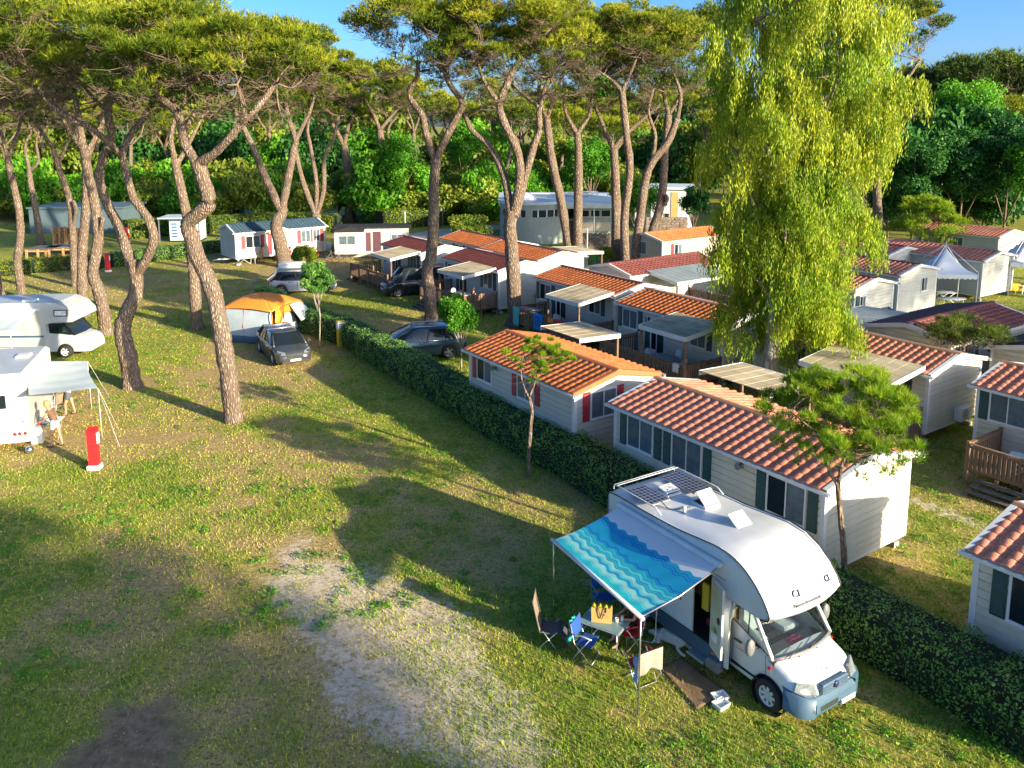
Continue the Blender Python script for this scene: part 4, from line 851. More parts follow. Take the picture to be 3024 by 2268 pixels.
broad_px('bright green tree above the flat roof of the round building', 1745, 480, 85, 95, 640, m_broad, n=9000, size=.32, seed=7)
broad_px('yellow-green tree behind the pine pair', 1640, 450, 70, 80, 630, m_olive, n=7000, size=.32, seed=8)
broad_px('tree with hanging green leaves against the tan home', 1880, 590, 75, 95, 750, m_broad, n=9000, size=.3, seed=9, droop=.4, aspect=.3)
broad_px('blue-green shrub left of the eucalyptus', 2046, 600, 48, 62, 735, m_dkleaf, n=6000, size=.25, seed=10)
broad_px('bright green treetop at the far right between eucalyptus and pines', 2790, 345, 135, 125, 665, m_broad, n=15000, size=.34, seed=11)
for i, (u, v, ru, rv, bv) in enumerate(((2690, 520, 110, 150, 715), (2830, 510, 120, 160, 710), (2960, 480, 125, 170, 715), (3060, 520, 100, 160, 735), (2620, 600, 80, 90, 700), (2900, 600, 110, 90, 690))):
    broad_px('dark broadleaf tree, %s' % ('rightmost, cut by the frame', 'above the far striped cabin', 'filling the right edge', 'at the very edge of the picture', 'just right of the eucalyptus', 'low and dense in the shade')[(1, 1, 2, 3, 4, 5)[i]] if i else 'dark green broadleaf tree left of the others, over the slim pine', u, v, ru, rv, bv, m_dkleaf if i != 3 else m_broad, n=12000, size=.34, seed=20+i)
broad_px('round bushy tree among the maroon roofs', 1384, 682, 68, 58, 772, m_olive, n=9000, size=.17, seed=30)
broad_px('bright yellow-green hedge bush beside the green bin', 1790, 750, 26, 30, 792, m_hedge_y, n=2500, size=.15, seed=31)
broad_px('light green bush behind the silver estate car', 903, 762, 42, 62, 842, m_hedge_y, n=6000, size=.14, seed=32, trunk=.06)
broad_px('small dark round-headed tree on a thin stem by the hedge', 943, 828, 50, 72, 1027, m_hedge, n=9000, size=.11, seed=33, trunk=.045, bark=m_bark2)
broad_px('bright green young tree in front of the dark blue car', 1362, 940, 72, 84, 1090, m_broad, n=11000, size=.12, seed=34, trunk=.05, bark=m_bark2)
def bush_proto(seed, mat, n=3800, size=.32):
    rs = np.random.RandomState(seed); t = thing('bush', 'x', 'bush'); V, tt = cloud(rs, 3.0, 3.0, 2.2, n, size, .6, 22); tag(link('foliage', arr_mesh('foliage', V, 4, tt, mat), t), kind='stuff'); return t
bushes = [bush_proto(51, m_broad), bush_proto(52, m_olive), bush_proto(53, m_dkleaf), bush_proto(54, m_olive)]; bused = set()
def put_bush(i, x, y, s, zs=1):
    L_ = ('bright green bush at the foot of the wood', 'yellow-green bush at the foot of the wood', 'dark green bush at the foot of the wood', 'yellow-green bush at the foot of the wood')[i].replace('at the foot of the wood', zone(x, y)).replace('bush', ('low bush' if s < 1.05 else 'broad bush' if s < 1.35 else 'tall bush' if s < 1.8 else 'great bush' if s < 2.6 else 'hill-like bush'), 1)
    if i not in bused: bused.add(i); o = bushes[i]; o['label'] = L_; o['group'] = 'bushes of the wood edge'; o.location = (x, y, -.3)
    else: o = copy_tree(bushes[i], (x, y, -.3), rp.uniform(0, 6.28), L_)
    o.scale = (s, s, s*zs); return o
for k_ in range(84):
    u = rp.uniform(-80, 2050); d_ = rp.uniform(99, 112) if u < 1480 else rp.uniform(112, 128); put_bush(rp.choice([0, 1, 0, 3, 1]), (u-1512)/FPX*d_, d_, rp.uniform(.8, 1.6), rp.uniform(.9, 1.4))
for k_ in range(60):
    u = rp.uniform(-80, 2150); d_ = rp.uniform(122, 150); put_bush(rp.choice([0, 1, 2, 3]), (u-1512)/FPX*d_, d_, rp.uniform(1.4, 2.4), rp.uniform(1.1, 1.6))
for k_ in range(40):
    u = rp.uniform(-80, 3100); d_ = rp.uniform(160, 220); put_bush(rp.choice([0, 1, 2, 3]), (u-1512)/FPX*d_, d_, rp.uniform(2.2, 3.4), 1.7)
for k_ in range(14):
    u = rp.uniform(2600, 3100); d_ = rp.uniform(86, 100); put_bush(2, (u-1512)/FPX*d_, d_, rp.uniform(1.2, 2.2), 1.6)
# white oleanders
for i, (u, v, bv) in enumerate(((160, 600, 655), (425, 610, 650), (500, 620, 655), (640, 600, 648), (665, 605, 650), (870, 590, 640), (1000, 590, 640), (585, 600, 650))):
    t = broad_px('white-flowering oleander bush, %s' % ('above the grey shed', 'left of the kiosk', 'directly behind the kiosk', 'behind the navy roof, left', 'behind the navy roof, middle', 'beyond the clipped hedge', 'near the lamp post', 'between two pine trunks')[i], u, v, 42, 40, bv, m_dkleaf, n=2600, size=.3, seed=60+i, cat='bush', name='oleander', group='white oleanders along the wood', trunk=.05)
    rs = np.random.RandomState(70+i); V, tt = cloud(rs, 42/26., 42/26., 1.3, 260, .2, .9, 20, 0, .6); tag(link('blossom', arr_mesh('blossom', V, 4, tt, m_flower), t), kind='stuff')

# ---------------------------------------------------------------- eucalyptus
def eucalyptus():
    rs = np.random.RandomState(77); B = G(2270, 1222); t = thing('eucalyptus_tree', 'tall weeping eucalyptus with yellow-green hanging leaves and pale trunk', 'tree', (B.x, B.y, 0)); off = Vector((B.x, B.y, 0)); yb = B.y
    b = MB(); W3 = lambda pts: spline([Y(u, v, yb+d_) - off for u, v, d_ in pts], 4)
    sp = W3([(2270,1222,0),(2276,1100,0),(2280,1020,0),(2292,880,0),(2300,760,0),(2312,640,.1),(2322,560,.2),(2335,420,.2),(2350,260,.2),(2370,60,.2),(2380,-120,.2)]); sp[0].z = -.1
    n = len(sp); b.tube(sp, [.36 - .3*i/n for i in range(n)], 12); lim = []
    for a, c_, d_ in (((2300,760),(2250,640),(2200,520)), ((2312,640),(2380,560),(2440,470)), ((2322,560),(2260,430),(2190,300)), ((2335,430),(2410,330),(2480,220)), ((2350,260),(2290,160),(2230,60)), ((2350,260),(2440,130),(2520,30)), ((2370,80),(2330,-20),(2300,-120)), ((2290,900),(2340,820),(2390,760)), ((2290,900),(2240,830),(2190,790)), ((2312,640),(2400,600),(2460,570)), ((2322,560),(2240,500),(2180,450)), ((2350,260),(2450,210),(2530,170))):
        dy = rs.uniform(-1.6, 1.6); s2 = W3([(*a, 0), (*c_, dy*.6), (*d_, dy)]); b.tube(s2, [.12 - .011*i for i in range(len(s2))], 7, False); lim.append(s2[-1])
    b.build('trunk', m_bark2, t)
    prof = [(-160, 2150, 2560), (0, 2085, 2625), (100, 2045, 2700), (250, 2032, 2722), (350, 2040, 2700), (450, 2042, 2690), (520, 2062, 2650), (600, 2085, 2605), (700, 2065, 2600), (800, 2060, 2590), (870, 2080, 2570), (950, 2130, 2560), (1000, 2150, 2500), (1060, 2210, 2380), (1130, 2260, 2330)]
    vv = np.array([p_[0] for p_ in prof]); lo = np.array([p_[1] for p_ in prof]); hi = np.array([p_[2] for p_ in prof]); PP = []; tt = []; tw = MB(); ppm = FPX/yb
    lobes = []
    for i in range(78):
        v = -120 + 1140*((i+rs.rand())/78); a_, c_ = np.interp(v, vv, lo), np.interp(v, vv, hi); hw = (c_-a_)/2/ppm; th = i*2.39996 + rs.uniform(-.4, .4); r = math.sqrt(rs.uniform(.1, .62)); cen = Y((a_+c_)/2 - 6 + math.cos(th)*r*(hw-.7)*1.1*ppm, v, yb) - off; cen.y = math.sin(th)*r*hw*.85
        lobes.append((cen, rs.uniform(.75, 1.35), rs.uniform(-.16, .16)))
    for cen0, lr, cl in lobes:
        uu = 1512 + (cen0.x+B.x)/(cen0.y+yb)*FPX; lowz = cen0.z < 5.6
        if lowz and abs(uu-2288) < 75 and cen0.y < .6: continue
        h = min(lim, key=lambda H: (H-cen0).length); tw.tube(spline([h, h.lerp(cen0, .5) + Vector((0, 0, .3)), cen0 + Vector((0, 0, lr*.6))], 3), [.05, .045, .04, .034, .028, .02, .012], 5, False)
        for j in range(int(9*lr)):
            e_ = unit(rs.normal(0, 1, (1, 3)))[0]; e_[2] = abs(e_[2])*.9 + rs.uniform(-.35, .1); cen = np.array(cen0) + e_*lr*rs.uniform(.75, 1.0); cr = .30; ns = rs.randint(15, 23)
            for s_ in range(ns):
                s0 = cen + np.array([rs.normal(0, cr*.6), rs.normal(0, cr*.6), rs.uniform(-.1, .3)]); ln_ = rs.uniform(.5, 1.7); m_ = int(ln_*17); f = (np.arange(m_)+rs.rand(m_))/m_; drift = np.array([e_[0], e_[1]])*.2 + rs.normal(0, .12, 2)
                q = s0 + np.stack([drift[0]*f + rs.normal(0, .06, m_), drift[1]*f + rs.normal(0, .06, m_), -ln_*f], 1); PP.append(q); tt.append(np.clip(rs.normal(.5 + cl + rs.uniform(-.12, .12), .15, m_), 0, 1))
                if s_ % 5 == 0: tw.tube([s0, s0 + np.array([drift[0]*.5, drift[1]*.5, -ln_*.5])], [.008, .004], 3, False)
    P = np.concatenate(PP); tt = np.concatenate(tt); nr = unit(rs.normal(0, 1, (len(P), 3))*np.array([1, 1, .2])); V = leaves(rs, P, nr, .18, .25, droop=.72, spread=.3)
    tag(link('foliage', arr_mesh('foliage', V, 4, tt, m_euc), t), kind='stuff'); tw.build('twigs', m_twig, t); return len(P)
ne = eucalyptus(); print('eucalyptus leaves', ne)

# ---------------------------------------------------------------- small pines near the camera
pine('small bushy pine on a crooked stem right of the motorhome, bright green needle brushes', (2500, 1800),
  [(.085, .065, [(2500,1800,0),(2494,1680,0),(2490,1600,0),(2483,1536,0),(2474,1427,0)]), (.05,.035,[(2474,1430,0),(2448,1385,.1),(2437,1300,.1),(2440,1220,0)]), (.05,.035,[(2476,1425,0),(2490,1360,-.1),(2520,1290,-.2),(2560,1230,-.2)]),
   (.03,.015,[(2440,1330,.1),(2400,1260,.4),(2370,1200,.5)]), (.03,.015,[(2490,1370,0),(2560,1350,-.3),(2610,1310,-.4)]), (.03,.015,[(2500,1340,-.1),(2580,1300,.3),(2630,1260,.4)]), (.03,.015,[(2437,1300,.1),(2390,1260,-.4),(2340,1220,-.5)])],
  [(2500,1245,190,150,0), (2620,1290,125,115,-.2), (2370,1225,130,115,.2), (2480,1165,140,80,0), (2560,1340,130,70,-.3), (2400,1320,110,60,.2)], 41, 'small pines between the mobile homes', ntuft=5850, mat=m_pine_y, length=.20, width=.014, k=12, sub=5, twig=.12, nclump=26, crs=.66, upw=1.6, bs=.35)
pine('thin young pine with pale forked stem in front of the crimson shutters', (1560, 1412),
  [(.075, .055, [(1560,1412,0),(1562,1340,0),(1567,1258,0),(1571,1218,0),(1563,1172,0)]), (.035,.018,[(1563,1175,0),(1545,1137,0),(1538,1090,0),(1545,1050,0)]), (.035,.018,[(1563,1175,0),(1583,1119,0),(1588,1085,0),(1586,1030,0)]), (.02,.01,[(1586,1060,0),(1630,1050,.2),(1680,1045,.2)]), (.02,.01,[(1542,1070,0),(1510,1060,-.2),(1490,1052,-.2)])],
  [(1560,1050,75,38,0), (1640,1062,55,32,.1), (1600,1025,50,30,0), (1590,1110,30,40,0)], 42, 'small pines between the mobile homes', ntuft=3060, mat=m_pine_y, length=.13, width=.016, k=9, sub=5, twig=.15, nclump=14, crs=.62, upw=1.2, bs=.3)
pine('low flat-topped dark pine against the maroon roof on the right', (2842, 1212), [(.07, .05, [(2842,1212,0),(2845,1120,0),(2845,1080,0),(2846,1040,0),(2847,1015,0)]), (.04,.02,[(2847,1018,0),(2815,995,0),(2790,985,0)]), (.04,.02,[(2847,1018,0),(2880,990,0),(2930,990,0)])],
  [(2850,985,105,38,0), (2800,1000,50,25,-.3), (2920,1000,60,28,.2)], 43, 'small pines between the mobile homes', ntuft=3420, mat=m_pine_d, length=.18, width=.02, sub=5, twig=.3, bs=.4)
pine('slim light green pine behind the left gazebo', (2716, 782), [(.2, .13, [(2716,782,0),(2718,730,0),(2722,690,0)]), (.09,.04,[(2722,692,0),(2725,650,0),(2731,600,0)]), (.07,.03,[(2722,692,0),(2690,650,0)]), (.07,.03,[(2722,692,0),(2770,650,0)])],
  [(2731,685,92,75,0), (2735,630,60,50,0)], 44, 'small pines between the mobile homes', ntuft=4950, mat=m_pine_y, length=.34, width=.05, k=7, sub=6, twig=.4, bs=.6)

# ---------------------------------------------------------------- hedges
def hedge(label, pts, wd, h, mat, dens=300, size=.075, side=1, seed=0, group='clipped hedges', sizev=None):
    """pts = ground line of the side facing the camera; the hedge lies to its `side`"""
    rs = np.random.RandomState(seed); q = [Vector((p_[0], p_[1], 0)) for p_ in pts]; t = thing('hedge', label, 'hedge', q[0], 0, group); o0 = q[0]; q = [p_ - o0 for p_ in q]; core = MB(); P = []; Nn = []; tt = []
    nrm = []
    for i in range(len(q)): d = (q[min(i+1, len(q)-1)] - q[max(i-1, 0)]).normalized(); nrm.append(Vector((-d.y, d.x, 0))*side)
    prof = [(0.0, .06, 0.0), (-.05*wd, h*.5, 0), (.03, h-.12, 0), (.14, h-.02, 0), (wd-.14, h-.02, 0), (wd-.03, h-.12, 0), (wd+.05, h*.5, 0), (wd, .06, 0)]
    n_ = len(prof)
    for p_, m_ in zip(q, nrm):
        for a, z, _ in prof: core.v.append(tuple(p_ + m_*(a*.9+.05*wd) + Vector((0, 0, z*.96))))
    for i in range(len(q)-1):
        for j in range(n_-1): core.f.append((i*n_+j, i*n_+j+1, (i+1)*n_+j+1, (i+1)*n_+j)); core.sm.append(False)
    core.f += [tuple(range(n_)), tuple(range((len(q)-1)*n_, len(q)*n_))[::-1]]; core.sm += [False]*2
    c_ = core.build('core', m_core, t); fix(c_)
    for i in range(len(q)-1):
        a, b_ = q[i], q[i+1]; L_ = (b_-a).length
        for j in range(n_-1):
            (a0, z0, _), (a1, z1, _) = prof[j], prof[j+1]; W_ = math.hypot(a1-a0, z1-z0); m_ = int(L_*W_*dens)
            if j == n_-2: m_ = int(m_*.5)
            s = rs.rand(m_); f = rs.rand(m_); pa = np.outer(1-s, a) + np.outer(s, b_); nn = np.outer(1-s, nrm[i]) + np.outer(s, nrm[i+1]); aa = a0 + (a1-a0)*f; zz = z0 + (z1-z0)*f; face = np.array([0, 0, 1.])*(a1-a0)/W_ - np.array(nrm[i])*(z1-z0)/W_
            bump = (fbm(s*L_ + i*7.3 + 50, aa+zz*1.0 + 40, .5, 9+seed, 3) - .5)*.36; p_ = pa + nn*aa[:, None] + np.outer(zz, [0, 0, 1]) + face*(bump + rs.uniform(-.05, .07, m_))[:, None]
            P.append(p_); Nn.append(np.tile(face, (m_, 1))); tt.append(np.clip(.42 + bump*1.6 + rs.normal(0, .17, m_), 0, 1))
    P = np.concatenate(P); V = leaves(rs, P, np.concatenate(Nn), size, .55, spread=.65); tag(link('foliage', arr_mesh('foliage', V, 4, np.concatenate(tt), mat), t), kind='stuff'); return t
def gp(*a): return [tuple(G(u, v))[:2] for u, v in a]
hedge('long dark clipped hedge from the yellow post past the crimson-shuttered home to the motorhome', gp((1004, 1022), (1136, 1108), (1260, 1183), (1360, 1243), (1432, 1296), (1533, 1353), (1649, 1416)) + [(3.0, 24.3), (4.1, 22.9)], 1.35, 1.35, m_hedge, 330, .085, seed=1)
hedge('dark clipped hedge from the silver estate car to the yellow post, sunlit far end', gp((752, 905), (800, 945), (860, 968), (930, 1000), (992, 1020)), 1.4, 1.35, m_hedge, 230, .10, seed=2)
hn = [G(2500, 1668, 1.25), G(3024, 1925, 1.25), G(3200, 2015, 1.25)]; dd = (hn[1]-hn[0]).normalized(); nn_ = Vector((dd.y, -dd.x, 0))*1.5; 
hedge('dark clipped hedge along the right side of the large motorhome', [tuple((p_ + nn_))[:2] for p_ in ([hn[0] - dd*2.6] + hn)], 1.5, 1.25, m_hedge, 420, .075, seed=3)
hedge('sunlit low hedge at the far left by the wooden pens', gp((-80, 825), (0, 818), (95, 810)), 1.2, 1.1, m_hedge_y, 160, .13, seed=4)
hedge('sunlit low hedge left of the far red hydrant', gp((104, 808), (208, 800), (292, 799)), 1.2, 1.15, m_hedge_y, 160, .13, seed=5)
hedge('dark low hedge running to the navy-roofed home', gp((336, 790), (452, 772), (561, 759), (664, 745)), 1.2, 1.15, m_hedge, 160, .13, seed=6)
hedge('yellow-topped hedge along the track behind the navy-roofed home', gp((360, 708), (590, 692), (820, 680), (985, 688)), 1.8, 1.9, m_hedge_y, 90, .2, seed=7)
hedge('bright green hedge along the pale road', gp((1131, 680), (1230, 672), (1340, 664), (1480, 652)), 2.0, 2.2, m_hedge_y, 70, .22, seed=8)
# ------------------------------------------------------------------ permanent buildings
m_conc = M('pale_render', (.26, .31, .31), .8, .10, .6, bump=.15)
m_fascia = M('pale_blue_fascia', (.50, .60, .63), .5, .08, 1)
m_glassd = M('dark_window_glass', (.02, .03, .04), .08, .2, 1, coat=.3)
m_stone = M('rough_stone', (.20, .16, .13), .9, .35, 1.5, bump=.8)
m_shed = M('grey_sheet_metal', (.09, .14, .17), .55, .10, .6)
m_hred = M('signal_red_paint', (.62, .02, .025), .45, .12, 4)
m_yel = M('yellow_paint', (.62, .48, .02), .5, .15, 5)
def label_text(txt, size, mat, parent, loc, rot, ext=.003, name='lettering'):
    c = bpy.data.curves.new(name, 'FONT'); c.body = txt; c.size = size; c.extrude = ext; c.align_x = 'CENTER'; c.align_y = 'CENTER'; c.materials.append(mat)
    o = link(name, c, parent, loc, rot); bpy.context.view_layer.update(); me = bpy.data.meshes.new_from_object(o.evaluated_get(bpy.context.evaluated_depsgraph_get())); bpy.data.objects.remove(o); me.materials.clear(); me.materials.append(mat)
    return link(name, me, parent, loc, rot)
bc = G(1572, 723); t = thing('round_building', 'round pale concrete building with strip windows and flat white roof', 'building', (bc.x, bc.y + 3.2, 0)); Rr = 3.3; hb = 4.0
arc = [(Rr*math.cos(R(a)), Rr*math.sin(R(a))) for a in range(-180, 1, 6)]
b = MB(); n = len(arc)
for z0, z1 in ((0, 2.75), (3.45, hb)):
    k = len(b.v)
    for x, y in arc: b.v += [(x, y, z0), (x, y, z1)]
    for i in range(n-1): b.f.append((k+2*i, k+2*i+2, k+2*i+3, k+2*i+1)); b.sm.append(True)
b.box(-Rr, Rr, -.01, 9, 0, hb); b.build('wall', m_conc, t)
b = MB(); k = 0
for x, y in arc: b.v += [(x*.97, y*.97, 2.75), (x*.97, y*.97, 3.45)]
b.f = [(2*i, 2*i+2, 2*i+3, 2*i+1) for i in range(n-1)]; b.sm = [True]*(n-1); b.build('recess', m_dark, t)
for i, a in enumerate(range(-160, -14, 16)):
    ca, sa = math.cos(R(a)), math.sin(R(a)); q = MB(); 
    o = MB().box(-.06 if i % 4 else -.35, .06 if i % 4 else .35, -.02, .10, 2.75, 3.45).build('pier', m_white if i % 4 else m_conc, t); o.location = (Rr*ca*.99, Rr*sa*.99, 0); o.rotation_euler = (0, 0, R(a+90))
    if i % 4 != 3: 
        a2 = a + 8; g = MB().box(-.38, .38, .0, .02, 2.80, 3.40).build('window', m_glassd, t); g.location = (Rr*math.cos(R(a2))*.985, Rr*math.sin(R(a2))*.985, 0); g.rotation_euler = (0, 0, R(a2+90))
b = MB(); ro = [(x*1.05, y*1.05) for x, y in arc] + [(Rr*1.05, 9), (-Rr*1.05, 9)]; b.prism(ro, 'z', hb, hb+.28); fix(b.build('roof', m_fascia, t))
b = MB().lathe([(1.5, hb+.28), (1.5, hb+.45), (1.3, hb+.75), (.7, hb+1.0), (0, hb+1.08)], 16, (-1, 0, 0)); b.build('skylight', m_white, t)
# wing to the right
b = MB(); b.box(Rr+.01, 8.2, -1.0, 9, 0, 2.3); b.box(Rr+1.2, 8.2, -1.0, 9, 2.3, 3.6); b.build('wing', m_conc, t)
b = MB(); b.prism([(Rr-.2, 3.62), (Rr-.2, 4.3), (8.9, 4.05), (8.9, 3.62)], 'y', -2.8, 9.5); fix(b.build('wing_roof', m_fascia, t))
for i in range(3):
    f = MB().box(0, 1.0, -.05, 0, 0, .75).build('window', m_white, t); f.location = (4.9+i*1.08, -1.0, 2.55); MB().box(.06, .94, -.065, -.05, .06, .69).build('pane', m_glassd, f)
MB().box(3.5, 4.4, -1.05, -1.0, 0, 2.2).build('door', m_dark, t)
for xx in (3.5, 6.2, 8.6): MB().tube([(xx, -2.6, 0), (xx, -2.6, 3.6)], .07, 8).build('column', m_white, t)
MB().box(4.6, 8.1, -1.03, -1.0, 1.15, 2.0).build('sunlit_panel', M('sunlit_render', (.52, .46, .38), .8), t)  # sunlight on the wing wall put in as a paler, warmer colour
for i, (x, y, w_, d_) in enumerate(((0, 4, 2.2, 1), (2.8, 4.5, 2.4, 1), (4, 3, 2.2, 1.1), (5.5, 6, 2.0, 1), (6.5, 4.2, 2.0, 1))):
    MB().bev(x, x+w_, y, y+d_, hb+.5, hb+.58, .01).build('solar_collector', m_plastic, t); b = MB(); b.box(x+.1, x+.2, y+.1, y+.2, hb+.2, hb+.5); b.box(x+w_-.2, x+w_-.1, y+.1, y+.2, hb+.2, hb+.5); b.build('bracket', m_metal, t)
wb = G(2030, 680); t = thing('white_building', 'bright white two-storey corner building seen between pine and eucalyptus', 'building', (wb.x-1.5, wb.y+.5, 0), R(-10))
b = MB(); b.box(-2.6, 2.2, 0, 6, 0, 4.6); b.box(-4.5, -2.62, .6, 6, 0, 3.4); b.build('wall', m_white, t); MB().bev(-2.9, 2.5, -.3, 6.3, 4.6, 4.85, .02).build('roof', m_fascia, t)
for x, z, w_, h_ in ((-2.0, 2.9, .8, .8), (.9, 2.2, .35, 1.6), (-2.1, .9, .7, .9), (-1.1, 1.0, .6, .9)):
    f = MB().box(x, x+w_, -.05, 0, z, z+h_).build('window', m_canopy, t); MB().box(x+.06, x+w_-.06, -.06, -.05, z+.06, z+h_-.06).build('pane', m_glassd, f)
MB().box(-.35, .45, -.06, 0, .1, 4.3).build('pilaster', M('ochre_paint', (.5, .32, .12), .7), t)
def stone_wall(label, a, b_, h):
    d = b_ - a; t = thing('stone_wall', label, 'wall', a, math.atan2(d.y, d.x), 'rough stone walls'); L_ = d.length; MB().box(0, L_, .05, .45, 0, h-.05).build('core', m_stone, t)
    sm = [MB().bev(-.24, .24, -.08, .14, -.13, .13, .05).mesh('stone', m_stone), MB().bev(-.17, .17, -.06, .14, -.12, .12, .05).mesh('stone', m_stone)]; z = .14
    while z < h:
        x = .2
        while x < L_-.1: o = link('stone', random.choice(sm), t); o.location = (x, random.uniform(.02, .08), z); o.rotation_euler = (0, random.uniform(-.12, .12), 0); x += random.uniform(.40, .52)
        z += .27
stone_wall('dark dry-stone wall below the wing of the round building', G(1712, 738), G(1812, 738), 1.5)
stone_wall('reddish stone wall above the tan home roof', G(1925, 700) + Vector((0, 4, 0)), G(2052, 700) + Vector((0, 4, 0)), 1.7)
# grey shed
sa_ = G(90, 690); t = thing('shed', 'long blue-grey flat-roofed shed behind the pine trunks', 'building', (sa_.x, sa_.y, 0), R(2))
b = MB(); b.prism([(-2.6, 0), (0, 0), (0, 2.9), (-2.6, 2.9)], 'z', 0, 1) if 0 else b.box(0, 10.2, 0, 6, 0, 2.75); b.build('wall', m_shed, t); MB().bev(-.15, 10.4, -.2, 6.2, 2.75, 2.92, .02).build('roof', m_shed, t)
for i in range(5): MB().box(.02+i*2.04, 2.02+i*2.04, -.012, 0, .1, 2.65).build('panel', m_shed, t)
o = MB().lathe([(0, -.03), (.16, -.03), (.16, 0)], 14, (.85, 0, 1.35), 'y').build('round_sign', m_yel, t)
# kiosk
ka = G(503, 715); t = thing('kiosk', 'small pale blue kiosk with a red ring emblem under a flat canopy', 'kiosk', (ka.x, ka.y, 0), R(6)); m_pale = M('pale_blue_paint', (.50, .66, .72), .5)
b = MB(); b.bev(0, 3.0, 0, 2.4, .15, 2.35, .02); b.build('cabin', m_pale, t); MB().box(0, 3.0, .05, 2.3, 0, .15).build('base', m_black, t); b = MB(); b.bev(-.9, 3.2, -.8, 2.7, 2.45, 2.58, .02); b.build('roof', m_fascia, t)
for x, y in ((-.8, -.7), (3.1, -.7)): MB().box(x-.05, x+.05, y-.05, y+.05, 0, 2.45).build('post', m_metal, t)
b = MB(); 
for i in range(13):
    a0, a1 = R(50+i*20), R(70+i*20); 
    if i < 13: b.add([(1.6+.42*math.cos(a0), -.012, 1.3+.42*math.sin(a0)), (1.6+.42*math.cos(a1), -.012, 1.3+.42*math.sin(a1)), (1.6+.28*math.cos(a1), -.012, 1.3+.28*math.sin(a1)), (1.6+.28*math.cos(a0), -.012, 1.3+.28*math.sin(a0))], [(3, 2, 1, 0)])
b.build('ring_emblem', m_hred, t); m_bluep = M('blue_print', (.05, .12, .35), .5)
for i in range(5): MB().box(.2, .75, -.01, 0, .5+i*.32, .66+i*.32).build('poster_line', m_bluep, t)
# gazebos
m_tent = M('white_tent_fabric', (.66, .70, .73), .6, .05, 2, bump=.2, bscale=6)
def gazebo(label, c, w_, yaw, hp=3.9):
    t = thing('gazebo', label, 'gazebo', (c[0], c[1], 0), R(yaw), 'white peaked gazebos'); hw = w_/2; n = 14; v = []; f = []
    for i in range(n+1):
        for j in range(n+1):
            x = -1 + 2*i/n; y = -1 + 2*j/n; d = max(abs(x), abs(y)); v.append((x*hw, y*hw, 2.35 + (hp-2.35)*(1-d)**1.7 + .03*math.sin(6.28*d)))
    for i in range(n):
        for j in range(n): k = i*(n+1)+j; f.append((k, k+n+1, k+n+2, k+1))
    MB().add(v, f, True).build('roof', m_tent, t)
    for s in range(4):
        b = MB(); m_ = 10; v = []; 
        for i in range(m_*4+1): x = -hw + w_*i/(m_*4); z = 2.35 - .24 - .08*abs(math.sin(math.pi*i/4)); v += [(x, -hw-.01, 2.36), (x, -hw-.01, z)]
        b.add(v, [(2*i+1, 2*i+3, 2*i+2, 2*i) for i in range(m_*4)]); o = b.build('valance', m_tent, t); o.rotation_euler = (0, 0, R(90*s))
        cx_, cy_ = ((-hw, -hw), (hw, -hw), (hw, hw), (-hw, hw))[s]
        MB().tube([(cx_, cy_, 0), (cx_, cy_, 2.45)], .035, 8).build('leg', m_white, t); MB().tube([(cx_*1.0, cy_*1.0, 2.48), (cx_*.03, cy_*.03, hp+.12)], .03, 6).build('rib', m_white, t)
        MB().box(-.09, .09, -.09, .09, 0, .015).build('foot', m_metal, t).location = (cx_, cy_, 0)
    MB().tube([(0, 0, hp-.1), (0, 0, hp+.42)], [.04, .008], 6).build('finial', m_white, t)
g1, g2 = G(2686, 901), G(2873, 899); gazebo('white peaked gazebo with scalloped edge, standing free before the striped cabins', ((g1.x+g2.x)/2, (g1.y+g2.y)/2), (g2-g1).length/1.414, -8)
g3 = G(2926, 862); gazebo('white peaked gazebo cut off by the right edge', (g3.x+2.35, g3.y+.1), 3.4, -8, 4.1)
# hydrants, posts, lamps
def hydrant(label, p, yaw, s=1.0):
    t = thing('hydrant_cabinet', label, 'hydrant', (p.x, p.y, 0), R(yaw), 'red hydrant cabinets'); t.scale = (s, s, s)
    MB().bev(-.21, .21, -.17, .17, 0, .17, .015).build('base', m_plastic, t); b = MB(); b.bev(-.16, .16, -.115, .115, .17, .86, .008); b.bev(-.16, .16, -.115, .115, .868, 1.36, .008); b.build('column', m_hred, t)
    b = MB(); b.prism([(-.14, 1.36), (.14, 1.36), (.14, 1.52), (-.14, 1.42)], 'x', -.17, .17); b.build('hood', m_hred, t); MB().bev(.165, .20, -.08, .08, .95, 1.35, .005).build('side_panel', m_plastic, t)
hydrant('red hydrant cabinet on a white base, in the near meadow', G(281, 1385), 4); hydrant('red hydrant cabinet by the far hedge, between two pine trunks', G(320, 803), 5); hydrant('red hydrant cabinet in the distance behind the forked pine', G(377, 716), 0)
yp = G(1008, 1022); t = thing('service_post', 'yellow service post with a grey-white cap at the hedge gap', 'post', (yp.x, yp.y, 0), R(30)); MB().bev(-.2, .2, -.16, .16, 0, .95, .01).build('body', m_yel, t); MB().bev(-.21, .21, -.17, .17, .953, 1.35, .02).build('panel', m_plastic, t); MB().bev(-.22, .22, -.18, .18, 1.352, 1.42, .02).build('cap', m_yel, t)
for i in range(3): MB().box(-.14, .14, -.178, -.171, 1.0+i*.11, 1.05+i*.11).build('sign_line', m_bluep, t)
def lamp(label, p, h, arm=0, yaw=0):
    t = thing('street_lamp', label, 'street lamp', (p.x, p.y, 0), R(yaw), 'white lamp posts'); pts = [(0, 0, 0), (0, 0, h*.9)] + ([(-.15, 0, h*.98), (-.6, 0, h*1.02), (-arm, 0, h)] if arm else [(0, 0, h)])
    MB().tube(pts, [.07, .05] + [.04]*(len(pts)-2), 8).build('pole', m_white, t); MB().bev(-arm-.3, -arm+.25, -.12, .12, h-.05, h+.05, .02).build('head', m_white if arm else m_grey, t)
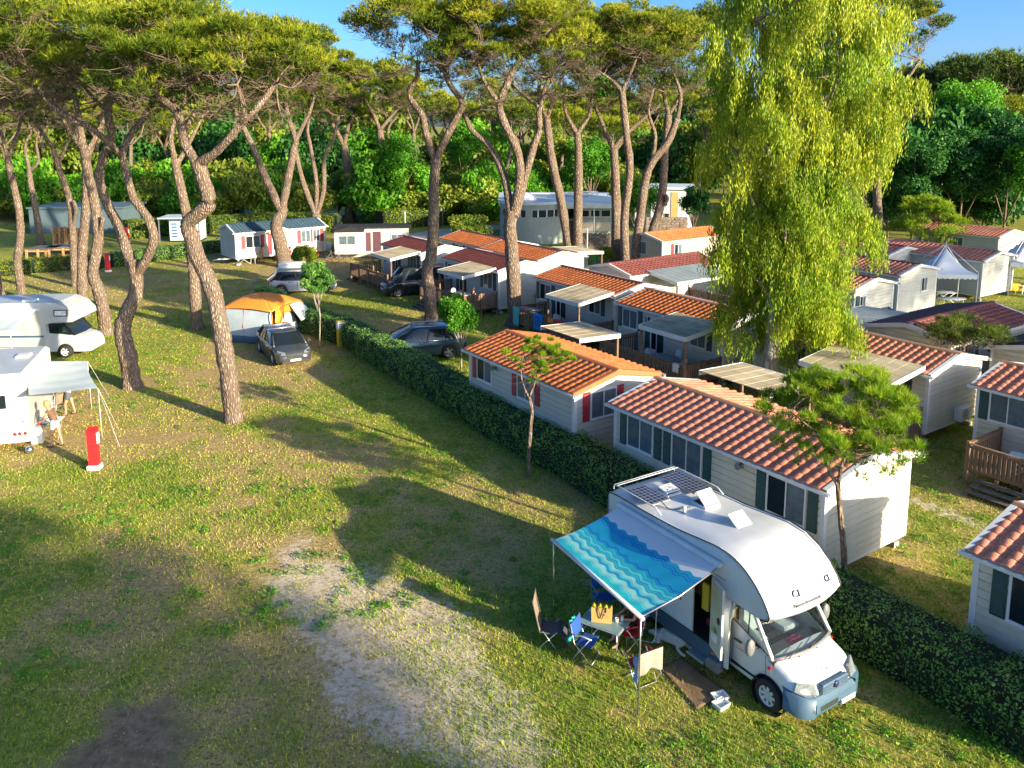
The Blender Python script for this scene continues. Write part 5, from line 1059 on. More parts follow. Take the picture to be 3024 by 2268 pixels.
lamp('curved white lamp post behind the old caravan', G(1052, 650), 4.3, 1.1); lamp('thin white lamp post right of the pine pair', G(1733, 789), 3.4); lamp('slim pale post by the pale road', G(1197, 695), 2.7)
lamp('thin post behind the pine crown gap', G(997, 655), 3.2)
bn = G(1757, 790); t = thing('litter_bin', 'small green litter bin in front of the clipped bush', 'bin', (bn.x, bn.y, 0)); m_gp = M('green_plastic', (.02, .30, .08), .4); MB().lathe([(.16, .45), (.2, 1.1), (.2, 1.2), (.1, 1.35), (0, 1.4)], 12).build('drum', m_gp, t); MB().tube([(0, 0, 0), (0, 0, .5)], .03, 6).build('post', m_metal, t)
cb = G(1718, 786); t = thing('meter_cabinet', 'pale grey cabinet beside the thin lamp post', 'cabinet', (cb.x, cb.y, 0), R(-8)); MB().bev(-.45, .45, 0, .5, .1, 1.7, .02).build('case', m_fascia, t); MB().bev(-.40, .40, -.03, 0, .2, 1.6, .005).build('door', m_fascia, t); MB().box(-.46, .46, 0, .52, 0, .1).build('plinth', m_block, t)
for i, (u, v, h, mt, lb) in enumerate(((1204, 628, 2.3, m_yel, 'yellow post in front of the bright green tree'), (1418, 640, 2.0, m_yel, 'ochre post near the red sign'), (1376, 640, 2.0, m_hred, 'red round sign behind the bushy tree'), (1308, 668, 2.6, m_white, 'white notice post beside the lyre-shaped pine'))):
    p_ = G(u, v); t = thing('sign_post', lb, 'post', (p_.x, p_.y, 0)); MB().tube([(0, 0, 0), (0, 0, h)], .05, 6).build('pole', m_metal, t); MB().bev(-.25, .25, -.03, -.0, h-.9, h, .01).build('plate', mt, t)
# pallets and pens at the left
m_pal = M('raw_timber', (.46, .27, .12), .8, .25, 3, bump=.3)
def pallet_stack(label, p, n_, yaw):
    t = thing('pallet_stack', label, 'pallet stack', (p.x, p.y, 0), R(yaw), 'stacks of wooden pallets')
    for i in range(n_):
        z = i*.155; b = MB(); b.box(0, 1.2, 0, .8, z, z+.02)
        for j in range(6): b.box(j*.21, j*.21+.14, 0, .8, z+.115, z+.14)
        for j in range(3):
            for k in range(3): b.box(.02+j*.52, .14+j*.52, .01+k*.34, .11+k*.34, z+.02, z+.115)
        o = b.build('pallet', m_pal, t); o.location = (random.uniform(-.05, .05), random.uniform(-.05, .05), 0)
pallet_stack('tall stack of pale wooden pallets behind the wooden pen', G(158, 733), 13, 6); pallet_stack('second pallet stack, half behind a dark pine trunk', G(196, 731), 12, -4)
for i, (u, v, w_, lb) in enumerate(((112, 762, 2.0, 'low wooden pen with pale rails, left of the pallets'), (186, 757, 3.2, 'dark planked platform with pale rails in front of the pallets'))):
    p_ = G(u, v); t = thing('timber_platform', lb, 'platform', (p_.x-w_/2, p_.y, 0), R(3)); MB().bev(-.2, w_+.2, .1, 2.4, .72, .8, .01).build('top', m_deck, t); MB().box(0, w_, -.05, .05, .55, .68).build('rail', m_pal, t)
    for x in (0, w_/2, w_): MB().box(x-.08, x+.08, -.08, .08, 0, .75).build('post', m_pal, t)
# fence bits: metal cabinets near the shed
# ------------------------------------------------------------------ vehicles
def paint(name, c, rough=.3): return M(name, c, rough, .03, 1, coat=.6)
m_wp = paint('white_vehicle_paint', (.60, .62, .63), .35); m_tyre = M('tyre_rubber', (.02, .02, .022), .8, .2); m_rim = M('alloy_rim', (.55, .56, .58), .3, .08, metal=.7); m_hub = M('white_hubcap', (.6, .62, .64), .4, .08)
m_cglass = M('car_glass', (.012, .018, .022), .04, .2, 1, coat=.4); m_chrome = M('chrome', (.7, .72, .75), .12, .05, metal=1); m_light = M('headlamp_glass', (.16, .19, .21), .08, .3, 14, coat=1); m_tail = M('tail_lamp', (.45, .01, .015), .2, .1, 6, coat=.6); m_trim = M('black_trim', (.03, .032, .035), .5, .1)
m_plate = M('number_plate', (.70, .72, .74), .4, .03)
def wheel(par, x, y, r, wd, side, rim=m_rim, spokes=5):
    s = 1 if side > 0 else -1; t = MB().lathe([(r*.62, -wd/2), (r*.93, -wd/2), (r, -wd*.35), (r, wd*.35), (r*.93, wd/2), (r*.62, wd/2)], 28, (0, 0, 0), 'y').build('wheel', m_tyre, par); t.location = (x, y, r)
    b = MB(); b.lathe([(r*.63, wd*.3), (r*.66, wd*.5), (r*.60, wd*.46), (r*.56, wd*.2)], 24, (0, 0, 0), 'y'); b.lathe([(0, wd*.44), (r*.14, wd*.43), (r*.16, wd*.3)], 12, (0, 0, 0), 'y')
    for i in range(spokes):
        a = 6.283*i/spokes; c_, s_ = math.cos(a), math.sin(a); w_ = r*.11; pts = []
        for rr, ww in ((r*.1, w_), (r*.62, w_*.75)): pts += [(rr*c_ - ww*s_, rr*s_ + ww*c_), (rr*c_ + ww*s_, rr*s_ - ww*c_)]
        b.add([(p_[0], wd*.38, p_[1]) for p_ in pts] + [(p_[0], wd*.28, p_[1]) for p_ in pts], [(0, 1, 3, 2), (4, 6, 7, 5), (0, 2, 6, 4), (1, 5, 7, 3)])
    o = b.build('rim', rim, t); d = MB().lathe([(r*.6, wd*.1), (0, wd*.1)], 20, (0, 0, 0), 'y').build('brake_disc', m_trim, t)
    if s < 0: o.scale = (1, -1, 1); d.scale = (1, -1, 1)
    return t
def car(label, cat, p, yaw, pt, L=4.6, W=1.84, H=1.5, belt=.95, hood=.92, nose=.72, deck=1.0, xf=(1.45, .55), xr=(-2.0, -1.45), wr=.34, wb=(1.42, -1.36), rails=False, van=False, group=None, lampc=None, plate=True, rimspk=5):
    """x forward; xf = windscreen foot / roof front, xr = rear window foot / roof rear"""
    t = thing('parked_car' if not van else 'parked_van', label, cat, (p[0], p[1], 0), R(yaw), group); hl = L/2
    st = [(-hl, deck*.72, .80), (-hl+.08, deck*.86, .93), (-hl+.35, deck, .985), (xr[0]+.2, max(deck, belt), 1), (0, belt, 1), (xf[0]-.1, belt, .99), (xf[0]+.1, hood, .985), (hl-.55, hood*.94, .96), (hl-.18, nose+.04, .88), (hl-.05, nose-.08, .76), (hl, nose-.2, .62)]
    xs = np.concatenate([np.linspace(-hl, hl, 56), np.array([w_ + d_ for w_ in wb for d_ in np.linspace(-wr*1.13, wr*1.13, 13)])]); xs = np.unique(np.round(xs, 3)); zt = np.interp(xs, [s[0] for s in st], [s[1] for s in st]); hw = np.interp(xs, [s[0] for s in st], [s[2] for s in st])*W/2
    b = MB(); rows = []
    for x, z, h in zip(xs, zt, hw):
        zb = .24 + .10*max(0, (abs(x)-hl+.35)/.35)
        for w_ in wb:
            d = abs(x-w_)
            if d < wr*1.14: zb = max(zb, wr + math.sqrt(max(0, (wr*1.14)**2 - d*d)) - .02)
        zb = min(zb, z-.12); rows.append([(h*.95, zb), (h, zb+.35*(z-zb)), (h*.995, zb+.62*(z-zb)), (h*.96, z-.06), (h*.88, z-.005), (h*.5, z+.035), (0, z+.045)])
    m_ = len(rows[0])
    for x, r_ in zip(xs, rows):
        for y, z in r_: b.v.append((x, y, z))
        for y, z in r_[-2::-1]: b.v.append((x, -y, z))
    k = 2*m_-1
    for i in range(len(xs)-1):
        for j in range(k-1): b.f.append((i*k+j, (i+1)*k+j, (i+1)*k+j+1, i*k+j+1)); b.sm.append(True)
    b.f += [tuple(range(k)), tuple(range((len(xs)-1)*k, len(xs)*k))[::-1]]; b.sm += [False]*2
    fix(b.build('body', pt, t))
    b = MB(); b.box(-hl+.2, hl-.25, -W/2+.12, W/2-.12, .22, belt-.15); b.build('underbody', m_trim, t)
    # greenhouse
    bz = belt+.0; hb_ = W/2*.93; ht = W/2*.70 if not van else W/2*.84; rings = []
    def ring(xa, xb, hh, z, bow): 
        n = 6; pts = [(xb, -hh*.9), (xb - (xb-xa)*.0, -hh*.9)]; out = []
        for i in range(9): s_ = -1 + 2*i/8; out.append((xb + bow*(1-s_*s_), s_*hh*.93, z))
        for i in range(1, 6): f = i/6; out.append((xb + (xa-xb)*f, hh*(1 if .0 < f < 1 else .95), z))
        for i in range(9): s_ = 1 - 2*i/8; out.append((xa - bow*.6*(1-s_*s_), s_*hh*.93, z))
        for i in range(1, 6): f = i/6; out.append((xa + (xb-xa)*f, -hh, z))
        return out
    r0 = ring(xr[0], xf[0], hb_, bz-.03, .14); r1 = ring((xr[0]+xr[1])/2*.5+xr[1]*.5, (xf[0]+xf[1])/2, (hb_*.55+ht*.45), (bz+H)/2+.02, .12); r2 = ring(xr[1], xf[1], ht, H-.03, .10); n = len(r0)
    b = MB(); b.add(r0+r1+r2, [(k*n+i, k*n+(i+1)%n, (k+1)*n+(i+1)%n, (k+1)*n+i) for k in range(2) for i in range(n)], True); b.build('windows', m_cglass, t)
    b = MB(); r3 = [(x, y, z+.012) for x, y, z in r2]; r4 = [((x-(xf[1]+xr[1])/2)*.93+(xf[1]+xr[1])/2, y*.86, z+.05) for x, y, z in r2]; r5 = [((x-(xf[1]+xr[1])/2)*.5+(xf[1]+xr[1])/2, y*.4, z+.065) for x, y, z in r2]
    r25 = [((x-(xf[1]+xr[1])/2)*1.015+(xf[1]+xr[1])/2, y*1.02, z-.03) for x, y, z in r2]
    b.add(r25+r3+r4+r5, [(k*n+i, k*n+(i+1)%n, (k+1)*n+(i+1)%n, (k+1)*n+i) for k in range(3) for i in range(n)] + [tuple(range(3*n, 4*n))], True); b.build('roof', pt, t)
    def pil(i, w_=.035, mat=pt): return MB().tube([Vector(r0[i])*1.004, Vector(r1[i])*1.006, Vector(r2[i])], w_, 5, True).build('pillar', mat, t)
    for i in (8, 0): pil(i, .04)
    for i in (14, 22): pil(i, .055)
    for i in (11, 25): pil(i, .03, m_trim)
    if not van:
        for i in (13, 23): pil(i, .035, m_trim)
    for s in (1, -1):
        b = MB(); b.tube([(xf[0]-.05, s*hb_*1.0, bz+.01), (0, s*hb_*1.015, bz+.0), (xr[0]+.1, s*hb_, bz+.01)], .012, 4); b.build('window_sill', m_chrome, t)
        mi = MB(); mi.bev(xf[0]-.36, xf[0]-.16, s*(W/2+.13)-.11, s*(W/2+.13)+.05, bz+.0, bz+.14, .035); mi.build('mirror', pt, t)
        for xx in ((.62, -.35) if not van else (.75,)): MB().box(xx-.008, xx+.008, s*(W/2+.001)-.006, s*(W/2+.001)+.006, .34, bz-.08).build('door_gap', m_trim, t)
        for xx in ((.05, -.9) if not van else (.1,)): MB().bev(xx-.1, xx+.08, s*(W/2+.01)-.015, s*(W/2+.01)+.015, bz-.14, bz-.11, .005).build('door_handle', m_chrome, t)
        h_ = MB(); x0 = hl-.30; h_.add([(x0-.15, s*W*.455, nose+.0), (x0+.18, s*W*.36, nose-.06), (x0+.22, s*W*.24, nose-.06), (x0+.14, s*W*.25, nose+.055), (x0-.12, s*W*.42, nose+.13)], [(0, 1, 2, 3, 4)] if s < 0 else [(4, 3, 2, 1, 0)]); ho = h_.build('headlight', m_light, t); so = ho.modifiers.new('thick', 'SOLIDIFY'); so.thickness = .07; so.offset = 0
        MB().bev(-hl-.005, -hl+.22, s*W*.36-.14, s*W*.36+.14, deck*.70, deck*.84, .03).build('tail_light', m_tail, t)
        if rails: MB().tube([(xf[1]-.05, s*ht*.9, H+.02), (xf[1]-.2, s*ht*.92, H+.075), (xr[1]+.2, s*ht*.92, H+.075), (xr[1]+.02, s*ht*.9, H+.02)], .018, 6).build('roof_rail', m_chrome, t)
        for w_ in wb: wheel(t, w_, s*(W/2-.13), wr, .23, s, spokes=rimspk)
    b = MB(); b.bev(hl-.10, hl+.012, -W*.22, W*.22, nose-.24, nose-.10, .01); gr = b.build('grille', m_trim, t)
    for i in range(3): MB().box(hl+.012, hl+.018, -W*.21, W*.21, nose-.225+i*.045, nose-.215+i*.045).build('bar', m_chrome, gr)
    MB().bev(hl-.12, hl+.02, -W*.36, W*.36, .26, .40, .02).build('front_bumper', m_trim, t)
    MB().bev(hl+.0, hl+.032, -.26, .26, nose-.37, nose-.26, .004).build('number_plate', m_plate, t); MB().bev(-hl-.03, -hl+.0, -.26, .26, .62, .73, .004).build('number_plate', m_plate, t)
    MB().lathe([(.055, hl+.02), (.055, hl+.03), (.045, hl+.03)], 14, (0, 0, nose-.07), 'x').build('badge', m_chrome, t)
    return t
p_dg = paint('dark_grey_paint', (.045, .05, .055), .25); p_sl = paint('silver_paint', (.34, .35, .38), .3); p_db = paint('dark_blue_paint', (.02, .055, .085), .25); p_bk = paint('black_paint', (.018, .02, .026), .25); p_bl = paint('blue_paint', (.02, .10, .30), .3)
a_, b_ = G(768, 1010), G(835, 1088); cc_ = (a_+b_)/2
CA = car('dark grey saloon facing the camera, towel-pink item behind its windscreen, beside the orange tent', 'car', (-11.95, 42.0), -60, p_dg, 4.8, 1.88, 1.46, wr=.35, plate=True)
b = MB(); b.tube([(-.1, -.75, 1.5), (-.1, .75, 1.5)], .03, 6); b.tube([(-.9, -.75, 1.5), (-.9, .75, 1.5)], .03, 6); b.build('roof_bar', m_metal, CA)
CB = car('silver grey estate car with a roof box, parked beyond the hedge', 'car', (-15.1, 58.8), 188+0, p_sl, 4.7, 1.95, 1.68, belt=1.02, hood=1.0, nose=.8, deck=1.1, wr=.38, wb=(1.5, -1.5), xr=(-2.35, -1.75), rails=True)
CB.rotation_euler[2] = R(14)
t = thing('roof_box', 'pale grey roof box on the silver estate car', 'roof box', (-15.5, 58.7, 0), R(14)); b = MB(); b.bev(-1.25, .75, -.42, .42, 1.80, 1.98, .08); b.build('lower_shell', m_fascia, t); b = MB(); b.bev(-1.23, .73, -.41, .41, 1.985, 2.2, .1); b.build('lid', m_plastic, t)
cw_ = G(1325, 1058); CC = car('dark blue family car behind the hedge, half under a young green tree', 'car', (cw_.x-1.5, cw_.y+.48), 193, p_db, 4.6, 1.85, 1.62, belt=1.0, hood=.98, nose=.8, deck=1.05, wr=.36, xf=(1.6, .5), xr=(-2.1, -1.55), rails=True)
CD = car('black van in front of the maroon-roofed home with its dark side windows', 'van', (-6.9, 58.2), 205, p_bk, 4.9, 1.92, 1.95, belt=1.12, hood=1.12, nose=.88, deck=1.15, xf=(1.75, 1.0), xr=(-2.38, -2.2), wr=.36, wb=(1.55, -1.45), van=True)
bq = G(2560, 985); CE = car('blue car in the gap right of the eucalyptus, mostly hidden by a roof', 'car', (bq.x+.6, bq.y+1.0), -60, p_bl, 4.4, 1.8, 1.5)

# --------------------------------------------------------------- the large motorhome
m_skirt = M('slate_blue_skirt', (.045, .10, .16), .4, .06, 2, coat=.3); m_gel = M('white_gelcoat', (.60, .635, .65), .38, .09, 1.6, coat=.3, stretch=(1, 1, .35)); m_bump = M('grey_blue_bumper', (.055, .12, .19), .5, .08, 2); m_navy = M('navy_print', (.015, .02, .10), .5)
m_screen = glassmat('windscreen_glass', (.80, .90, .92), .62); m_pv = None
def pv_mat():
    m, t, out = nodes('solar_cells'); L = t.links.new; tc = N(t, 'TexCoord'); br = N(t, 'TexBrick', offset=0.0, i_Scale=1.0); br.inputs['Brick Width'].default_value = .125; br.inputs['Row Height'].default_value = .125; br.inputs['Mortar Size'].default_value = .006
    br.inputs['Color1'].default_value = (.02, .025, .045, 1); br.inputs['Color2'].default_value = (.03, .03, .05, 1); br.inputs['Mortar'].default_value = (.35, .38, .42, 1); L(tc.outputs['Object'], br.inputs[0])
    p = N(t, 'BsdfPrincipled', i_Roughness=.12); L(br.outputs[0], p.inputs['Base Color']); L(p.outputs[0], out.inputs[0]); return m
m_pv = pv_mat()
MO = Vector((2.44, 19.6, 0)); MH = R(-57.5)
T = thing('motorhome', 'large white motorhome with overcab berth, slate skirt, open side door and blue awning', 'motorhome', MO, MH)
WD = 2.22
# right-hand side is y=0 (camera side), left is y=WD
top = [(0, 2.90), (.4, 2.93), (1.4, 2.93), (2.4, 2.96), (3.1, 3.03), (3.7, 3.08), (4.15, 3.02), (4.5, 2.86), (4.8, 2.62), (5.0, 2.38), (5.09, 2.2)]
low = [(5.09, 2.2), (5.02, 2.08), (4.85, 2.04), (4.4, 2.05), (3.95, 2.06)]
b = MB(); poly = [(0, .48), (0, 2.90)] + top[1:] + low[1:] + [(3.92, 1.95), (3.92, .48)]
# side wall with a door opening, then roof and nose bulging across
def side(y0, y1, door):
    q = MB()
    up = [p_ for p_ in top]; 
    if door:
        q.prism([(0, .72), (0, 2.90), (.4, 2.93), (1.4, 2.93), (2.4, 2.96), (2.98, 3.015), (2.98, .72)], 'y', y0, y1)
        q.prism([(2.98, 2.36), (2.98, 3.015), (3.1, 3.03), (3.54, 3.065), (3.54, 2.36)], 'y', y0, y1)
        q.prism([(3.54, .72), (3.54, 3.065), (3.7, 3.08), (4.15, 3.02), (4.5, 2.86), (4.8, 2.62), (5.0, 2.38), (5.09, 2.2)] + low[1:] + [(3.92, 1.95), (3.92, .72)], 'y', y0, y1)
    else: q.prism([(0, .72)] + [(0, 2.90)] + top[1:] + low[1:] + [(3.92, 1.95), (3.92, .72)], 'y', y0, y1)
    return q
fix(side(0, .035, True).build('side_wall', m_gel, T)); fix(side(WD-.035, WD, False).build('side_wall', m_gel, T))
b = MB(); prof = [(-.02, .72), (-.05, 2.2), (-.03, 2.80), (.05, 2.93)] + [(x, z) for x, z in top[1:]] + low[1:] ; K = 13; m_ = len(prof)
for i, (x, z) in enumerate(prof):
    for j in range(K):
        s = j/(K-1); e = 4*s*(1-s); bow = .06*e if 3 < i < 9 else (.10*e if i >= 9 else 0); 
        nx_ = 1.0 if i >= 9 and i < m_-2 else 0; rd = .10*max(0, 1-min(s, 1-s)/.10)**2
        xx = x + (bow*1.8 if i >= 9 and i < m_-2 else 0) - (rd*.5 if i >= 9 and i < m_-2 else 0); zz = z + (bow if i < 12 else 0) - (rd*.45 if 3 <= i < 13 else 0)
        b.v.append((xx, -.012 + s*(WD+.024), zz))
for i in range(m_-1):
    for j in range(K-1): b.f.append((i*K+j, (i+1)*K+j, (i+1)*K+j+1, i*K+j+1)); b.sm.append(True)
SH = [Vector(v_) for v_ in b.v]; o = fix(b.build('roof_shell', m_gel, T)); 
for yy in (-.018, WD+.018): MB().tube(spline([(x, yy, z+.004) for x, z in [(0, 2.90)] + top[1:] + low[1:3]], 3), .016, 5).build('edge_seal', m_trim, T)
b = MB(); b.box(0, 3.9, .04, WD-.04, .70, .74); b.build('floor', m_trim, T)
b = MB(); b.box(3.90, 3.93, .04, .5, .74, 2.0); b.box(2.0, 2.9, .04, .06, .74, .76); b.box(.04, 3.9, 1.2, 1.22, .74, 2.9); b.build('inner_wall', M('light_wood_panel', (.34, .21, .10), .5), T)
m_cloth_y = M('yellow_fabric', (.6, .42, .03), .8); m_cloth_r = M('crimson_fabric', (.55, .03, .08), .8)
b = MB(); b.bev(3.05, 3.4, .5, .9, .76, 1.3, .02); b.build('cupboard', M('dark_wood', (.10, .05, .025), .5), T); b = MB(); b.bev(3.1, 3.3, .15, .22, 1.3, 1.95, .02); b.build('hanging_jacket', m_cloth_y, T); b = MB(); b.bev(3.02, 3.2, .4, .6, .76, .95, .04); b.build('crate', m_cloth_r, T)
MB().box(0, 3.9, -.016, -.001, .722, .742).build('skirt_trim', m_trim, T); MB().box(0, 3.9, -.008, -.001, 2.42, 2.435).build('panel_seam', m_grey, T)
for xx in (.9, 2.72): MB().tube([shell_pt0(b_) for b_ in ()], .01) if 0 else None
# skirt
b = MB(); b.prism([(0, .40), (3.93, .36), (3.93, .72), (0, .72)], 'y', -.012, .03); b.prism([(0, .40), (3.93, .36), (3.93, .72), (0, .72)], 'y', WD-.03, WD+.012); b.box(-.03, .0, 0, WD, .42, .85); fix(b.build('skirt', m_skirt, T))
b = MB(); b.bev(3.02, 3.52, -.20, .02, .30, .36, .01); b.build('entry_step', m_metal, T)
for x in (.5, 1.8, 3.6): MB().bev(x, x+.09, -.03, -.01, .55, .6, .005).build('side_marker', M('amber_lens', (.7, .18, .01), .3), T)
MB().bev(3.55, 3.9, -.15, .05, .25, .5, .04).build('tank', m_grey, T)
# open door, hinged at the front edge and swung wide
MB().box(3.86, 4.03, .005, .06, .42, 2.06).build('door_pillar', m_gel, T); MB().box(3.86, 4.03, WD-.06, WD-.005, .42, 2.06).build('door_pillar', m_gel, T)
D = MB().bev(0, .56, -.02, .025, 0, 1.62, .008).build('door', m_gel, T); D.location = (3.56, -.03, .74); D.rotation_euler = (0, 0, R(-22))
MB().bev(.05, .51, -.035, -.02, .06, 1.54, .008).build('inner_panel', M('beige_panel', (.48, .48, .38), .6), D); MB().bev(.40, .50, -.055, -.03, .78, .92, .02).build('door_lock', m_trim, D); MB().bev(.20, .42, -.08, -.035, .30, .52, .02).build('door_pocket', m_plastic, D); MB().bev(.22, .34, -.09, -.07, .5, .6, .01).build('yellow_cloth', m_cloth_y, D)
# windows, prints and hatches on the camera side
for (x0, x1, z0, z1) in ((1.5, 2.2, 1.5, 2.0), (.35, 1.05, 1.5, 2.0)): 
    f = MB().bev(x0, x1, -.028, 0, z0, z1, .02).build('window', m_trim, T); MB().bev(x0+.04, x1-.04, -.034, -.028, z0+.04, z1-.04, .003).build('pane', m_cglass, f)
for i, x in enumerate((2.05, 2.22, 2.47, 2.64)):
    b = MB(); b.lathe([(0, -.006), (.10, -.005), (.10, 0)], 14, (0, 0, 0), 'y'); o = b.build('oval_print', m_navy, T); o.location = (x, -.002, 1.32 + .03*i); o.scale = (.55, 1, 1.1); o.rotation_euler = (0, R(35), 0)
    MB().lathe([(0, -.004), (.075, -.003)], 14, (0, 0, 0), 'y').build('oval_inner', m_gel, o).location = (.035, -.006, .02)
MB().bev(2.15, 2.65, -.012, 0, .80, 1.05, .01).build('service_hatch', m_gel, T)
b = MB(); b.tube(spline([(2.0, -.03, 1.1), (1.95, -.12, .7), (2.05, -.25, .1), (1.9, -.4, .02), (1.4, -.7, .015)], 5), .012, 5); b.build('power_cable', m_plastic, T)
# rear end
b = MB(); b.prism([(.25, 1.5), (.25, 2.6), (1.6, 2.6), (1.6, 2.3), (.5, 1.5)], 'x', -.062, -.05); fix(b.build('rear_window', m_cglass, T))
# roof fittings
for (x0, x1, y0, y1) in ((.45, 1.42, .14, .72), (.30, 1.52, 1.42, 2.02)):
    f = MB().bev(x0, x1, y0, y1, 3.05, 3.085, .005).build('solar_panel', m_metal, T); MB().box(x0+.02, x1-.02, y0+.02, y1-.02, 3.086, 3.09).build('cells', m_pv, f)
b = MB()
for y in (.08, 2.12): b.tube([(.08, y, 2.98), (.08, y, 3.09), (.35, y, 3.11), (1.6, y, 3.11), (1.8, y, 3.0)], .013, 6)
b.tube([(.08, .08, 3.09), (.08, 2.12, 3.09)], .013, 6); b.tube([(.2, .08, 3.115), (.2, 2.12, 3.115)], .012, 6); b.build('roof_rack', m_white, T)
def hatch(x, y, s_=.42, open_=40):
    f = MB().bev(x-s_/2-.05, x+s_/2+.05, y-s_/2-.05, y+s_/2+.05, 2.99, 3.06, .02).build('roof_hatch', m_gel, T); MB().box(x-s_/2, x+s_/2, y-s_/2, y+s_/2, 3.055, 3.064).build('opening', m_dark, f)
    l = MB().bev(-s_, 0, -s_/2-.04, s_/2+.04, 0, .045, .015).build('lid', m_gel, f); l.location = (x+s_/2, y, 3.07); l.rotation_euler = (0, R(open_), 0)
    for i in range(9): xr_ = -s_*random.uniform(.12, .85); yr_ = random.uniform(-.16, .14); g = MB().box(xr_-random.uniform(.01, .04), xr_, yr_, yr_+random.uniform(.015, .05), .046, .049).build('lid_rib', m_grey, l)
    for i in range(3):
        b = MB(); b.box(-s_*(.25+.25*i)-.008, -s_*(.25+.25*i), -.16+.03*i, .16, -.006, 0); b.build('lid_strut', m_grey, l)
hatch(1.95, 1.35, .40, 38); hatch(3.15, 1.15, .40, 34); hatch(1.0, 1.05, .36, 6)
b = MB(); b.tube(spline([(1.42, .45, 3.08), (1.7, .40, 3.04), (1.85, .6, 3.03), (1.9, .9, 3.04)], 4), .012, 5); b.build('roof_cable', m_trim, T); b = MB(); b.tube([(2.0, .62, 3.0), (2.0, .62, 3.16)], .04, 8); b.build('chimney', m_gel, T)
# lettering
def shell_pt(q, s):
    i = min(int(q), m_-2); f = q-i; A_ = []
    for k_, (x, z) in ((i, prof[i]), (i+1, prof[i+1])):
        j0 = min(int(s*(K-1)), K-2); g_ = s*(K-1)-j0; A_.append(SH[k_*K+j0].lerp(SH[k_*K+j0+1], g_))
    return A_[0].lerp(A_[1], f)
def on_shell(txt, size, q, s, mat=m_navy):
    p0 = shell_pt(q, s); dy_ = (shell_pt(q, s+.04)-shell_pt(q, s-.04)).normalized(); up_ = (shell_pt(q-.15, s)-shell_pt(q+.15, s)).normalized(); n_ = dy_.cross(up_).normalized(); up_ = n_.cross(dy_)
    M4 = Matrix((dy_, up_, n_)).transposed().to_4x4(); M4.translation = p0 + n_*.012
    o = label_text(txt, size, mat, T, (0, 0, 0), (0, 0, 0), .02); o.matrix_local = M4
on_shell('CI', .21, 11.7, .34); on_shell('CI', .19, 11.7, .80); on_shell('Caravans International', .085, 12.45, .44, m_grey)
# cab: body loft along x, from the door pillar to the bumper
cabst = [(3.90, 1.62, .93, 1), (4.3, 1.5, .955, 1), (4.75, 1.30, .96, 1), (4.98, 1.19, .965, 1), (5.1, 1.14, .965, 1), (5.4, 1.04, .95, 1), (5.62, .95, .91, 1), (5.76, .84, .84, 1), (5.82, .72, .78, 1)]
xs = np.unique(np.round(np.concatenate([np.linspace(3.9, 5.82, 40), 4.98 + np.linspace(-.42, .42, 17)]), 3)); WC = 1.92; yc0 = WD/2; b = MB(); rows = []
for x in xs:
    z = np.interp(x, [s[0] for s in cabst], [s[1] for s in cabst]); h = np.interp(x, [s[0] for s in cabst], [s[2] for s in cabst])*WC/2*1.0; zb = .40; d = abs(x-4.98)
    if d < .41: zb = max(zb, .34 + math.sqrt(.41**2-d*d))
    rows.append([(h*.97, zb), (h, zb+.3*(z-zb)), (h*.995, zb+.62*(z-zb)), (h*.95, z-.07), (h*.86, z-.005), (h*.5, z+.03), (0, z+.04)])
k = 13
for x, r_ in zip(xs, rows):
    for y, z in r_: b.v.append((x, yc0+y, z))
    for y, z in r_[-2::-1]: b.v.append((x, yc0-y, z))
for i in range(len(xs)-1):
    for j in range(k-1): b.f.append((i*k+j, (i+1)*k+j, (i+1)*k+j+1, i*k+j+1)); b.sm.append(True)
b.f.append(tuple(range((len(xs)-1)*k, len(xs)*k))[::-1]); b.sm.append(False)
# cut the bonnet skin away behind the windscreen foot so that the cabin is open
b.f = [f for f in b.f if not (all(b.v[i][0] < 4.99 for i in f) and all(abs(b.v[i][1]-yc0) < WC/2*.90 for i in f))]; b.sm = [True]*(len(b.f)-1) + [False]
cab = fix(b.build('cab_body', m_gel, T))
yl, yr = yc0-WC/2, yc0+WC/2
